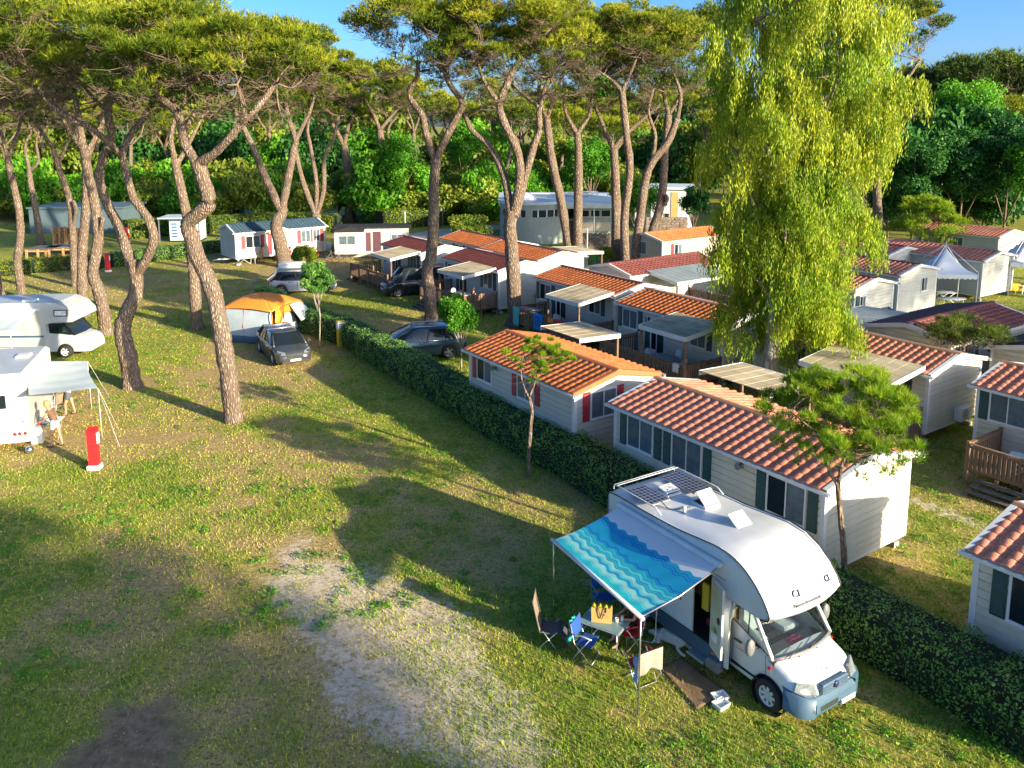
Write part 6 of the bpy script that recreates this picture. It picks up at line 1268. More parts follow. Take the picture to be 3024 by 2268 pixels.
# pillars, screens, side windows
P0 = {'Aft': (4.42, .17, 2.06), 'Afb': (5.02, .06, 1.20)}
for s in (-1, 1):
    y0 = yc0 + s*WC/2; yi = yc0 + s*(WC/2-.11)
    MB().tube([(4.36, yi, 2.08), (4.72, yc0+s*(WC/2-.07), 1.62), (5.06, yc0+s*(WC/2-.05), 1.16)], .045, 6).build('pillar', m_gel, T)
    MB().tube([(3.96, yc0+s*(WC/2-.08), 2.06), (3.94, y0-s*.02, 1.55)], .05, 6).build('pillar', m_gel, T)
    b = MB(); b.add([(4.0, yc0+s*(WC/2-.07), 2.0), (4.34, yc0+s*(WC/2-.09), 2.0), (4.62, yc0+s*(WC/2-.06), 1.68), (4.93, yc0+s*(WC/2-.035), 1.24), (4.45, yc0+s*(WC/2-.03), 1.42), (4.0, yc0+s*(WC/2-.035), 1.55)], [(0, 1, 2, 3, 4, 5) if s < 0 else (5, 4, 3, 2, 1, 0)]); b.build('side_window', m_screen, T)
    MB().tube([(4.42, yc0+s*(WC/2-.055), 2.02), (4.42, yc0+s*(WC/2-.02), 1.44)], .014, 5).build('window_divider', m_trim, T)
    MB().tube([(4.0, y0-s*.03, 1.54), (4.45, y0-s*.02, 1.41), (4.95, y0-s*.03, 1.22)], .012, 5).build('window_seal', m_trim, T)
    b = MB(); b.bev(4.62, 4.74, y0+s*.06-.10, y0+s*.06+.10, 1.26, 1.33, .02); b.build('mirror_arm', m_trim, T); b = MB(); b.lathe([(0, -.06), (.10, -.05), (.125, 0), (.11, .05), (0, .07)], 14, (0, 0, 0), 'x'); o = b.build('mirror', m_grey, T); o.location = (4.70, y0+s*.24, 1.36); o.scale = (1, .95, 1.55)
    b = MB(); b.add([(4.02, y0+s*.004, .62), (4.02, y0+s*.004, 1.45), (4.035, y0+s*.004, 1.45), (4.035, y0+s*.004, .62)], [(0, 1, 2, 3)]); b.add([(4.93, y0+s*.002, .80), (4.90, y0+s*.004, 1.22), (4.915, y0+s*.004, 1.22), (4.945, y0+s*.002, .80)], [(0, 1, 2, 3)]); so = b.build('door_gap', m_trim, T)
    MB().bev(4.08, 4.28, y0+s*.015-.02, y0+s*.015+.02, 1.12, 1.17, .01).build('door_handle', m_trim, T)
    MB().bev(5.0, 5.08, y0+s*.015-.02, y0+s*.015+.02, .98, 1.04, .012).build('side_indicator', m_tail, T)
    b = MB(); y1 = yc0+s*WC*.47; y2 = yc0+s*WC*.27; b.add([(5.60, y1, .80), (5.80, yc0+s*WC*.40, .74), (5.86, y2, .73), (5.78, y2, .93), (5.60, yc0+s*WC*.44, .97)], [(0, 1, 2, 3, 4) if s > 0 else (4, 3, 2, 1, 0)]); ho = b.build('headlight', m_light, T); so = ho.modifiers.new('thick', 'SOLIDIFY'); so.thickness = .05; so.offset = 0
    MB().lathe([(0, 5.93), (.06, 5.925), (.07, 5.88)], 14, (0, yc0+s*.62, .47), 'x').build('fog_lamp', m_light, T)
    wheel(T, 4.98, yc0+s*(WC/2-.12), .335, .215, s, m_hub, 8); wheel(T, 1.25, yc0+s*(WC/2-.10), .335, .215, s, m_hub, 8)
    b = MB(); b.lathe([(.42, -.12), (.42, .12)], 20, (4.98, yc0+s*(WC/2-.14), .34), 'y'); b.build('wheel_arch', m_black, T)
n = 9; b = MB(); 
for i, (xa, z, hh, bow) in enumerate(((4.36, 2.07, WC/2-.13, .10), (4.70, 1.66, WC/2-.10, .14), (5.05, 1.21, WC/2-.07, .17))):
    for j in range(n): s = -1 + 2*j/(n-1); b.v.append((xa + bow*(1-s*s), yc0 + s*hh, z))
for i in range(2):
    for j in range(n-1): b.f.append((i*n+j, (i+1)*n+j, (i+1)*n+j+1, i*n+j+1)); b.sm.append(True)
b.build('windscreen', m_screen, T)
b = MB(); b.tube([(5.05+.17*(1-s*s), yc0+s*(WC/2-.05), 1.175) for s in np.linspace(-1, 1, 9)], .045, 6); b.build('scuttle', m_grey, T)
for y0, y1 in ((.45, 1.05), (1.1, 1.75)): MB().tube([(5.24, y0, 1.21), (5.10, y1, 1.30)], .009, 4).build('wiper', m_trim, T)
b = MB(); b.prism([(4.55, 1.02), (5.1, 1.12), (5.1, .9), (4.55, .8)], 'y', yl+.06, yr-.06); fix(b.build('dashboard', m_grey, T)); b = MB(); b.box(3.95, 5.1, yl+.05, yr-.05, .5, .56); b.build('cab_floor', m_dark, T)
for y in (.62, 1.6):
    b = MB(); b.bev(3.98, 4.4, y-.24, y+.24, .95, 1.1, .04); b.bev(3.96, 4.1, y-.23, y+.23, 1.1, 1.75, .05); b.build('seat', m_curtain, T)
rs = np.random.RandomState(3); b = MB(); nn = 9
for i in range(nn):
    for j in range(nn): b.v.append((4.72+.3*i/(nn-1), .95+.45*j/(nn-1), 1.12+.10*rs.rand()))
for i in range(nn-1):
    for j in range(nn-1): b.f.append((i*nn+j, (i+1)*nn+j, (i+1)*nn+j+1, i*nn+j+1)); b.sm.append(True)
o = b.build('pink_cloth', m_cloth_r, T); so = o.modifiers.new('thick', 'SOLIDIFY'); so.thickness = .01
MB().tube([(4.45+.0, .5, 1.25), (4.55, .5, 1.2)], .16, 16).build('steering_wheel', m_trim, T) if 0 else None
# nose
b = MB(); b.prism([(5.60, .28), (5.90, .30), (5.95, .42), (5.94, .60), (5.86, .68), (5.60, .70)], 'y', yc0-.62, yc0+.62); fix(b.build('bumper', m_bump, T))
for s in (-1, 1):
    b = MB(); p_ = [(5.94, .30), (5.95, .60), (5.83, .70)]; ring = []
    for x_, y_ in ((5.93, .62), (5.87, .80), (5.72, .93), (5.40, .975)): ring.append((x_, yc0+s*y_))
    for (x_, y_), z0, z1 in zip(ring, (.30, .30, .31, .34), (.70, .72, .74, .76)): b.v += [(x_, y_, z0), (x_, y_, z1), (x_-.10, y_-s*.06, z1+.02)]
    for i in range(3):
        for j in range(2): b.f.append((i*3+j, (i+1)*3+j, (i+1)*3+j+1, i*3+j+1)); b.sm.append(True)
    b.build('bumper_corner', m_bump if s < 0 else m_skirt, T)
b = MB(); b.bev(5.80, 5.90, yc0-.40, yc0+.40, .70, .90, .02); gg = b.build('grille', m_bump, T)
for i in range(4): MB().bev(5.90, 5.915, yc0-.38, yc0+.38, .715+i*.045, .735+i*.045, .003).build('bar', m_chrome, gg)
MB().lathe([(.07, 5.91), (.07, 5.93), (.0, 5.935)], 16, (0, yc0, .82), 'x').build('badge', m_navy, T)
b = MB(); b.box(5.945, 5.952, yc0-.50, yc0+.05, .42, .52); b.build('intake', m_trim, T)
pl = MB().bev(5.955, 5.97, yc0+.12, yc0+.58, .33, .44, .003).build('number_plate', m_plate, T); MB().box(5.971, 5.972, yc0+.12, yc0+.17, .335, .435).build('plate_band', m_bluep, pl)
for i in range(7): MB().box(5.971, 5.972, yc0+.20+i*.048, yc0+.225+i*.048, .355, .415).build('plate_mark', m_navy, pl)
b = MB(); 
for a in range(8): 
    a0, a1 = R(60+a*30), R(90+a*30); b.add([(0, .06*math.cos(a0), .06*math.sin(a0)), (0, .06*math.cos(a1), .06*math.sin(a1)), (0, .04*math.cos(a1), .04*math.sin(a1)), (0, .04*math.cos(a0), .04*math.sin(a0))], [(0, 1, 2, 3)])
o = b.build('bonnet_emblem', m_navy, T); o.location = (5.72, yc0-.0, 1.01); o.rotation_euler = (0, R(-55), 0)
for x, y in ((5.25, .8), (5.25, 1.35)): MB().lathe([(.018, 0), (.012, .02), (0, .025)], 8, (x, y, 1.135)).build('washer_jet', m_trim, T)
label_text('Caravan', .09, m_cloth_r, T, (4.28, yl-.004, .98), (R(90), 0, 0), .001)
# awning
def awning_mat():
    m, t, out = nodes('wave_print_awning'); L = t.links.new; at = N(t, 'Attribute', attribute_name='UVMap'); uv = N(t, 'UVMap'); sp = N(t, 'SeparateXYZ'); L(uv.outputs[0], sp.inputs[0])
    def mth(op, a, b=None, c=None):
        n = N(t, 'Math', operation=op)
        for i, x in enumerate((a, b, c)):
            if x is None: continue
            if isinstance(x, bpy.types.NodeSocket): L(x, n.inputs[i])
            else: n.inputs[i].default_value = x
        return n.outputs[0]
    ph = mth('MULTIPLY', sp.outputs[0], 58.0); wv = mth('MULTIPLY', mth('SINE', ph), .016); wv2 = mth('MULTIPLY', mth('SINE', mth('MULTIPLY', sp.outputs[0], 21.0)), .012); v = mth('ADD', mth('ADD', sp.outputs[1], wv), wv2)
    rp = N(t, 'ValToRGB'); rp.color_ramp.interpolation = 'CONSTANT'; e = rp.color_ramp.elements; W_ = (.60, .68, .74); B1 = (.008, .33, .56); Dk = (.01, .12, .50); Tq = (.02, .48, .56); Lt = (.10, .58, .62); Pt = (.28, .66, .62); TD = (.01, .28, .50)
    cols = [(0, W_), (.22, B1), (.27, Dk), (.285, B1), (.305, Dk), (.32, B1), (.50, Dk), (.512, B1), (.53, TD), (.545, Tq), (.585, TD), (.595, Lt), (.635, TD), (.645, Tq), (.675, TD), (.685, Pt), (.73, Lt), (.76, B1), (.80, Pt), (.86, Lt), (.9, Tq)]
    e[0].position = 0; e[0].color = c4(W_); e[1].position = cols[1][0]; e[1].color = c4(B1)
    for p_, c_ in cols[2:]: k = e.new(p_); k.color = c4(c_)
    L(v, rp.inputs[0]); p = N(t, 'BsdfPrincipled', i_Roughness=.6); L(rp.outputs[0], p.inputs['Base Color']); tr = N(t, 'BsdfTranslucent'); L(rp.outputs[0], tr.inputs[0]); mx = N(t, 'MixShader', i_0=.2); L(p.outputs[0], mx.inputs[1]); L(tr.outputs[0], mx.inputs[2]); L(mx.outputs[0], out.inputs[0]); return m
MB().bev(.42, 3.82, -.13, -.005, 2.68, 2.80, .03).build('awning_case', m_gel, T)
inv = (Matrix.Translation(MO) @ Matrix.Rotation(MH, 4, 'Z')).inverted(); q1 = inv @ Vector((.99, 18.47, 2.18)); q2 = inv @ Vector((2.59, 15.34, 2.20)); i1 = Vector((.48, -.13, 2.70)); i2 = Vector((3.76, -.13, 2.70)); nu, nv = 40, 24; b = MB()
for i in range(nv+1):
    for j in range(nu+1):
        f, g = i/nv, j/nu; p_ = i1.lerp(i2, g).lerp(q1.lerp(q2, g), f); p_.z -= .10*math.sin(math.pi*f)*(.6+.4*math.sin(math.pi*g)) + .006*math.sin(g*38+f*9)*f; b.v.append(tuple(p_))
for i in range(nv):
    for j in range(nu): b.f.append((i*(nu+1)+j, (i+1)*(nu+1)+j, (i+1)*(nu+1)+j+1, i*(nu+1)+j+1)); b.sm.append(True)
o = b.build('awning', awning_mat(), T); uvl = o.data.uv_layers.new(name='UVMap')
for l in o.data.loops: vi = l.vertex_index; uvl.data[l.index].uv = ((vi % (nu+1))/nu, (vi//(nu+1))/nv)
MB().tube([q1 + (q1-q2).normalized()*.08, q2 + (q2-q1).normalized()*.08], .045, 8).build('front_rail', m_white, T)
for q_, g_ in ((q1, G(1634, 1833)), (q2, G(1884, 2115))): gl = inv @ Vector((g_.x, g_.y, 0)); MB().tube([q_, q_.lerp(gl, .5), q_.lerp(gl, .5), gl], [.018, .018, .014, .014], 7).build('pole', m_metal, T)
for a_, b_ in ((i1, q1), (i2, q2)): mdl = a_.lerp(b_, .5) + Vector((0, 0, -.10)); MB().tube([a_ + Vector((0, 0, -.03)), mdl, b_], .02, 6).build('awning_arm', m_metal, T)

# --------------------------------------------------------------- the two motorhomes at the left edge
m_lb = M('pale_awning', (.46, .54, .56), .6, .08, 1.5, bump=.2, bscale=5)
m_camp = M('aged_white_panel', (.44, .48, .50), .45, .12, 1.2, coat=.2, stretch=(1, 1, .4)); W1 = G(187, 1062); T2 = thing('motorhome', 'white overcab motorhome facing right at the left edge, wheel towards the camera', 'motorhome', (W1.x-5.05, W1.y-.05, 0), R(2)); WD2 = 2.3
pf = [(0, .55), (0, 2.8), (.1, 2.9), (4.0, 2.98), (4.8, 2.95), (5.4, 2.7), (5.75, 2.3), (5.8, 2.05), (5.6, 1.95), (4.5, 1.9), (4.2, 1.8), (4.2, .55)]
b = MB(); b.prism(pf, 'y', 0, WD2); fix(b.build('body', m_camp, T2)); b = MB(); b.bev(4.7, 5.4, -.03, 0, 2.25, 2.6, .03); f = b.build('window', m_trim, T2); MB().bev(4.76, 5.34, -.035, -.03, 2.3, 2.55, .005).build('pane', m_curtain, f)
st2 = [(4.2, 1.75, .93), (4.8, 1.5, .95), (5.35, 1.22, .96), (5.9, 1.08, .94), (6.2, .93, .88), (6.3, .7, .8)]; xs = np.unique(np.round(np.concatenate([np.linspace(4.2, 6.3, 30), 5.05+np.linspace(-.43, .43, 13)]), 3)); b = MB(); rows = []
for x in xs:
    z = np.interp(x, [s[0] for s in st2], [s[1] for s in st2]); h = np.interp(x, [s[0] for s in st2], [s[2] for s in st2])*1.0; zb = .34; d = abs(x-5.05)
    if d < .42: zb = max(zb, .34+math.sqrt(.42**2-d*d))
    r_ = [(h*.97, zb), (h, zb+.3*(z-zb)), (h*.99, zb+.62*(z-zb)), (h*.94, z-.07), (h*.85, z), (h*.5, z+.03), (0, z+.04)]
    for y, zz in r_: b.v.append((x, 1.1+y, zz))
    for y, zz in r_[-2::-1]: b.v.append((x, 1.1-y, zz))
for i in range(len(xs)-1):
    for j in range(12): b.f.append((i*13+j, (i+1)*13+j, (i+1)*13+j+1, i*13+j+1)); b.sm.append(True)
b.f.append(tuple(range((len(xs)-1)*13, len(xs)*13))[::-1]); b.sm.append(False); fix(b.build('cab_body', m_camp, T2)); MB().box(.1, 4.1, -.012, -.001, 1.15, 1.25).build('side_stripe', m_skirt, T2); MB().box(.1, 4.15, -.010, -.001, .62, .66).build('panel_seam', m_grey, T2); MB().bev(1.2, 2.2, -.03, -.001, 1.5, 2.05, .02).build('window', m_cglass, T2)
m_teal = M('teal_window_blind', (.08, .30, .30), .4, .5, 12)
for y in (.12, 2.08): b = MB(); b.add([(4.35, y, 1.85), (5.0, y, 1.85), (5.55, y, 1.25), (4.9, y, 1.32), (4.35, y, 1.35)], [(0, 1, 2, 3, 4)]); o = b.build('side_window', m_cglass, T2); so = o.modifiers.new('t', 'SOLIDIFY'); so.thickness = .03
b = MB(); b.add([(4.40, .09, 1.80), (4.95, .09, 1.80), (5.25, .09, 1.42), (4.85, .09, 1.38), (4.40, .09, 1.42)], [(4, 3, 2, 1, 0)]); b.build('blind', m_teal, T2)
b = MB(); b.add([(5.05, .2, 1.95), (5.62, .12, 1.22), (5.75, 1.1, 1.22), (5.2, 1.1, 1.97), (5.62, 2.08, 1.22), (5.05, 2.0, 1.95)], [(0, 1, 2, 3), (3, 2, 4, 5)], True); b.build('windscreen', m_cglass, T2)
for s, y in ((-1, .22), (1, 2.0)): wheel(T2, 5.05, y, .34, .22, s, m_hub, 6); wheel(T2, 1.2, y, .34, .22, s, m_hub, 6)
MB().bev(.6, 4.0, -.14, -.01, 2.55, 2.68, .03).build('awning_case', m_gel, T2); nu, nv = 24, 10; b = MB()
for i in range(nv+1):
    for j in range(nu+1): f, g = i/nv, j/nu; b.v.append((.7+3.2*g, -.14-2.3*f, 2.62-.55*f-.10*math.sin(3.14*f)+.01*math.sin(g*30)))
b.f = [(i*(nu+1)+j, (i+1)*(nu+1)+j, (i+1)*(nu+1)+j+1, i*(nu+1)+j+1) for i in range(nv) for j in range(nu)]; b.sm = [True]*len(b.f); b.build('awning', m_lb, T2); MB().tube([(.6, -2.45, 2.07), (4.0, -2.45, 2.07)], .045, 8).build('front_rail', m_white, T2)
for x in (.75, 3.85): MB().tube([(x, -2.45, 2.07), (x, -2.5, 0)], .016, 6).build('pole', m_white, T2)
for x in (1.2, 3.3): MB().bev(x-.3, x+.3, .3, .8, 2.93, 3.05, .03).build('roof_hatch', m_gel, T2)
# rear-on motorhome, lower left
C3 = G(92, 1296, .45); T3 = thing('motorhome', 'white motorhome seen from behind at the lower left, round red tail lamps', 'motorhome', (C3.x-2.25, C3.y-.7, 0), R(17))
# x to the right across its rear, y forward
b = MB(); b.prism([(0, .45), (0, 2.9), (.15, 3.0), (2.2, 3.0), (2.35, 2.9), (2.35, .45)], 'y', 0, 3.9); fix(b.build('body', m_camp, T3))
for z in (1.0, 1.45, 1.9, 2.4): MB().box(.02, 2.33, -.012, 0, z, z+.015).build('panel_line', m_grey, T3)
m_old = None
MB().bev(.7, 1.65, -.03, 0, 1.7, 2.2, .02).build('rear_window', m_cglass, T3); MB().bev(.6, 1.2, .8, 1.4, 2.99, 3.1, .03).build('roof_hatch', m_curtain, T3); MB().bev(1.5, 2.0, 2.2, 2.7, 2.98, 3.08, .03).build('roof_hatch', m_curtain, T3)
b = MB(); b.bev(1.78, 2.30, -.05, 0, .62, .80, .02); tl = b.build('lamp_housing', m_plastic, T3)
for x in (1.86, 2.02, 2.20): MB().lathe([(0, -.07), (.06, -.065), (.07, -.05)], 14, (x, 0, .71), 'y').build('tail_light', m_tail, tl)
MB().lathe([(0, -.02), (.03, -.015)], 10, (2.15, 0, 1.15), 'y').build('reflector', m_tail, T3); b = MB(); b.bev(.0, 2.35, -.10, 0, .38, .56, .03); b.build('bumper', m_gel, T3)
for i in range(5):
    for j in range(3): MB().box(.05+j*.16, .13+j*.16, -.016, -.012, .8+i*.13, .87+i*.13).build('dark_print', m_trim, T3)
b = MB(); b.tube([(.1, -.12, .7), (.1, -.14, 2.2), (1.0, -.14, 2.2), (1.0, -.12, .7)], .02, 6); b.build('bike_rack', m_metal, T3)
for s, x in ((-1, .2), (1, 2.15)):
    for y in (1.3,): w_ = wheel(T3, 0, 0, .34, .22, s, m_hub, 6); w_.location = (x, y, .34); w_.rotation_euler = (0, 0, R(90))
# awning stretched to its right
a0, a1, a2, a3 = G(75, 1068, 2.4), G(258, 1066, 2.1), G(289, 1146, 2.0), G(85, 1168, 2.4); invT = (Matrix.Translation(T3.location) @ Matrix.Rotation(R(17), 4, 'Z')).inverted(); b = MB(); nu, nv = 20, 16
for i in range(nv+1):
    for j in range(nu+1):
        f, g = i/nv, j/nu; p_ = a0.lerp(a1, g).lerp(a3.lerp(a2, g), f); p_.z -= .12*math.sin(3.14*f)*math.sin(3.14*g) + .01*math.sin(f*25); p_.x -= .12*math.sin(3.14*f)*g; b.v.append(tuple(invT @ p_))
b.f = [(i*(nu+1)+j, (i+1)*(nu+1)+j, (i+1)*(nu+1)+j+1, i*(nu+1)+j+1) for i in range(nv) for j in range(nu)]; b.sm = [True]*len(b.f); o = b.build('awning', m_lb, T3)
for c_ in (a1, a2): l0 = invT @ c_; MB().tube([l0, (l0.x+.02, l0.y-.02, 0)], .015, 6).build('pole', m_white, T3)
for c_, e_ in ((a2, (1.6, -1.2)), (a2, (1.2, .4)), (a1, (1.3, .9))): l0 = invT @ c_; MB().tube([l0, (l0.x+e_[0]*.5, l0.y+e_[1], 0)], .006, 4).build('guy_line', m_plastic, T3)
# ------------------------------------------------------------------ people
def skin(name, par, V, E_, rads, mat, sub=1):
    me = bpy.data.meshes.new(name); me.from_pydata([tuple(v) for v in V], E_, []); me.materials.append(mat); o = link(name, me, par)
    me.skin_vertices.new() if hasattr(me.skin_vertices, 'new') and not me.skin_vertices else None
    m_ = o.modifiers.new('skin', 'SKIN'); 
    if not me.skin_vertices: 
        bpy.context.view_layer.objects.active = o
    sv_ = me.skin_vertices[0].data
    for i, r_ in enumerate(rads): sv_[i].radius = (r_, r_) if not hasattr(r_, '__len__') else r_
    sv_[0].use_root = True; m_.use_smooth_shade = True; s_ = o.modifiers.new('sub', 'SUBSURF'); s_.levels = s_.render_levels = sub; return o
m_skin = M('skin', (.50, .27, .17), .55, .08, 4); m_hair = M('blond_hair', (.45, .30, .12), .6, .2, 20); m_hair_d = M('dark_hair', (.04, .025, .015), .6, .2, 20)
def person(label, p, yaw, pose='stand', top=None, bottom=None, hair=None, sc=1.0, dress=False, group=None, lean=0.0):
    """x forward, y left"""
    t = thing('person', label, 'person', (p[0], p[1], p[2] if len(p) > 2 else 0), R(yaw), group); t.scale = (sc, sc, sc)
    if pose == 'sit': hip = .50; 
    else: hip = .90
    J = {}; J['pel'] = (0, 0, hip); J['sp'] = (.03*lean*3, 0, hip+.20); l = lean; J['ch'] = (.10*l*3, 0, hip+.40); J['nk'] = (.16*l*3, 0, hip+.56); J['hd'] = (.19*l*3+.02, 0, hip+.66); J['ht'] = (.20*l*3+.02, 0, hip+.80)
    for s, k in ((1, 'L'), (-1, 'R')):
        J['hi'+k] = (0, .09*s, hip-.03)
        if pose == 'sit': J['kn'+k] = (.44, .12*s, hip+.02); J['an'+k] = (.46, .12*s, .08); J['to'+k] = (.62, .14*s, .03); J['sh'+k] = (J['ch'][0], .18*s, hip+.49); J['el'+k] = (J['ch'][0]+.10, .24*s, hip+.22); J['wr'+k] = (J['ch'][0]+.32, .12*s, hip+.20)
        else: f = .10*s; J['kn'+k] = (.03+f, .10*s, .48); J['an'+k] = (-.02+f*1.4, .10*s, .07); J['to'+k] = (.14+f*1.4, .12*s, .03); J['sh'+k] = (J['ch'][0], .18*s, hip+.49); J['el'+k] = (J['ch'][0]+.08, .22*s, hip+.22); J['wr'+k] = (J['ch'][0]+.28, .14*s, hip+.10)
    names = ['pel', 'sp', 'ch', 'nk', 'hd', 'ht', 'hiL', 'knL', 'anL', 'toL', 'hiR', 'knR', 'anR', 'toR', 'shL', 'elL', 'wrL', 'shR', 'elR', 'wrR']; ix = {n_: i for i, n_ in enumerate(names)}
    E_ = [('pel', 'sp'), ('sp', 'ch'), ('ch', 'nk'), ('nk', 'hd'), ('hd', 'ht'), ('pel', 'hiL'), ('hiL', 'knL'), ('knL', 'anL'), ('anL', 'toL'), ('pel', 'hiR'), ('hiR', 'knR'), ('knR', 'anR'), ('anR', 'toR'), ('ch', 'shL'), ('shL', 'elL'), ('elL', 'wrL'), ('ch', 'shR'), ('shR', 'elR'), ('elR', 'wrR')]
    rad = {'pel': (.12, .10), 'sp': (.11, .09), 'ch': (.125, .095), 'nk': .05, 'hd': (.085, .095), 'ht': (.075, .085), 'hi': .085, 'kn': .055, 'an': .036, 'to': .032, 'sh': .055, 'el': .038, 'wr': .027}
    V = [J[n_] for n_ in names]; rr = [rad[n_ if n_ in rad else n_[:2]] for n_ in names]; E2 = [(ix[a], ix[b]) for a, b in E_]
    # hands: palm and five fingers each
    for k, s in (('L', 1), ('R', -1)):
        w_ = Vector(J['wr'+k]); d = (w_ - Vector(J['el'+k])).normalized(); sd_ = Vector((0, 0, 1)).cross(d).normalized(); i0 = len(V); V.append(tuple(w_ + d*.06)); rr.append((.034, .018)); E2.append((ix['wr'+k], i0))
        for f_ in range(4): b0 = len(V); V.append(tuple(w_ + d*.10 + sd_*(.012-.021*(f_-1)))); rr.append(.0095); V.append(tuple(w_ + d*(.155+.012*(f_ in (1, 2))) + sd_*(.012-.023*(f_-1)) + Vector((0, 0, -.02)))); rr.append(.008); E2.append((i0, b0)); E2.append((b0, b0+1))
        b0 = len(V); V.append(tuple(w_ + d*.075 + sd_*.05*s)); rr.append(.010); V.append(tuple(w_ + d*.11 + sd_*.06*s)); rr.append(.009); E2.append((i0, b0)); E2.append((b0, b0+1))
    skin('body', t, V, E2, rr, m_skin, 1)
    h = Vector(J['hd']) + Vector((0, 0, .07)); b = MB(); b.lathe([(0, .125), (.07, .11), (.105, .05), (.112, -.01), (.10, -.08), (.085, -.11)], 12, (h.x-.018, h.y, h.z+.0)); b.build('hair', hair or m_hair, t)
    b = MB(); b.add([(h.x+.085, -.012, h.z-.01), (h.x+.085, .012, h.z-.01), (h.x+.118, 0, h.z-.035), (h.x+.085, 0, h.z-.045)], [(0, 1, 2), (0, 2, 3), (2, 1, 3)]); b.build('nose', m_skin, t)
    for s in (1, -1): b = MB(); b.lathe([(0, .102), (.011, .097), (0, .09)], 6, (h.x, .034*s, h.z+.008), 'x'); b.build('eye', m_dark, t)
    b = MB(); b.bev(h.x+.088, h.x+.099, -.022, .022, h.z-.068, h.z-.058, .002); b.build('mouth', M('lips', (.45, .12, .10), .5) if 'lips' not in bpy.data.materials else bpy.data.materials['lips'], t)
    if top:
        n2 = ['sp', 'ch', 'nk', 'shL', 'shR']; V = [J[n_] for n_ in n2] + [tuple(Vector(J['pel']) + Vector((0, 0, .06)))]; V[2] = tuple(Vector(J['ch']).lerp(Vector(J['nk']), .55)); V += [tuple(Vector(J['shL']).lerp(Vector(J['elL']), .4)), tuple(Vector(J['shR']).lerp(Vector(J['elR']), .4))]
        skin('top', t, V, [(5, 0), (0, 1), (1, 2), (1, 3), (1, 4), (3, 6), (4, 7)], [(.132, .112), (.14, .11), .075, .068, .068, (.135, .115), .055, .055], top, 1)
    if bottom:
        e = .75 if dress else .5; V = [J['pel'], J['hiL'], tuple(Vector(J['hiL']).lerp(Vector(J['knL']), e)), J['hiR'], tuple(Vector(J['hiR']).lerp(Vector(J['knR']), e)), J['sp']]
        skin('skirt' if dress else 'shorts', t, V, [(0, 1), (1, 2), (0, 3), (3, 4), (0, 5)], [(.14, .12), .105, .095 if not dress else .115, .105, .095 if not dress else .115, (.122, .105)], bottom, 1)
    for k in 'LR': a = Vector(J['an'+k]); q = Vector(J['to'+k]); d = (q-a); b = MB(); b.tube([a + Vector((-.05, 0, -.045)), a.lerp(q, .5) + Vector((0, 0, -.03)), q + Vector((.04, 0, -.012))], [.03, .042, .03], 8); b.build('shoe', m_trim, t)
    return t
m_brown_c = M('brown_cotton', (.14, .08, .05), .85); m_lblue = M('light_blue_denim', (.42, .62, .70), .8); m_gry = M('grey_cotton', (.08, .10, .13), .85); m_wht = M('white_cotton', (.7, .68, .68), .85); m_must = M('mustard_cotton', (.50, .27, .03), .85); m_navyc = M('navy_cotton', (.015, .02, .05), .85); m_pinkc = M('pink_cotton', (.6, .12, .16), .85); m_blkc = M('black_cotton', (.02, .02, .025), .85)
person('woman in brown tank top and pale blue shorts bending forward beside the rear motorhome', G(168, 1318), 172, 'stand', m_brown_c, m_lblue, m_hair, 1.02, lean=.45)
person('person in a white top and grey shorts standing half under the pale awning', G(208, 1225), 185, 'stand', m_wht, m_gry, m_hair_d, 1.0, lean=.15)
person('person in a mustard dress walking in front of the navy-roofed home', G(775, 779), 200, 'stand', m_must, m_must, m_hair_d, .95, dress=True)
person('person in a red top sitting beside the pine at the navy-roofed home', G(857, 772), 240, 'sit', m_pinkc, m_blkc, m_hair_d, 1.0)
pz = loc2w(HQ, 5.6, -1.2); person('person sitting at the deck table behind the maroon-roofed home railing', (pz.x, pz.y, .45), 235, 'sit', m_blkc, m_gry, m_hair_d, .95)
SP = G(1862, 1905); person('person in black sitting on the red folding chair under the awning, one leg stretched out', (SP.x+.08, SP.y+.12, 0), 196, 'sit', m_blkc, m_blkc, m_hair_d, 1.0)
# ------------------------------------------------------------------ camping furniture
m_alu = M('aluminium_tube', (.62, .65, .68), .3, .05, metal=.6); m_tanf = M('tan_mesh_fabric', (.22, .17, .125), .8, .15, 4); m_dgf = M('dark_grey_fabric', (.07, .075, .085), .8, .15); m_bluef = M('deep_blue_fabric', (.01, .07, .30), .8, .15); m_tealt = M('grey_teal_tabletop', (.16, .26, .30), .35, .06); m_towelb = M('pale_blue_towel', (.28, .42, .72), .9, .35, 9); m_towelt = M('taupe_towel', (.28, .25, .215), .9, .1, 9)
def cloth(name, par, f, nu, nv, mat, th=.008):
    b = MB()
    for i in range(nv+1):
        for j in range(nu+1): b.v.append(tuple(f(j/nu, i/nv)))
    b.f = [(i*(nu+1)+j, (i+1)*(nu+1)+j, (i+1)*(nu+1)+j+1, i*(nu+1)+j+1) for i in range(nv) for j in range(nu)]; b.sm = [True]*len(b.f); o = b.build(name, mat, par); s = o.modifiers.new('t', 'SOLIDIFY'); s.thickness = th; return o
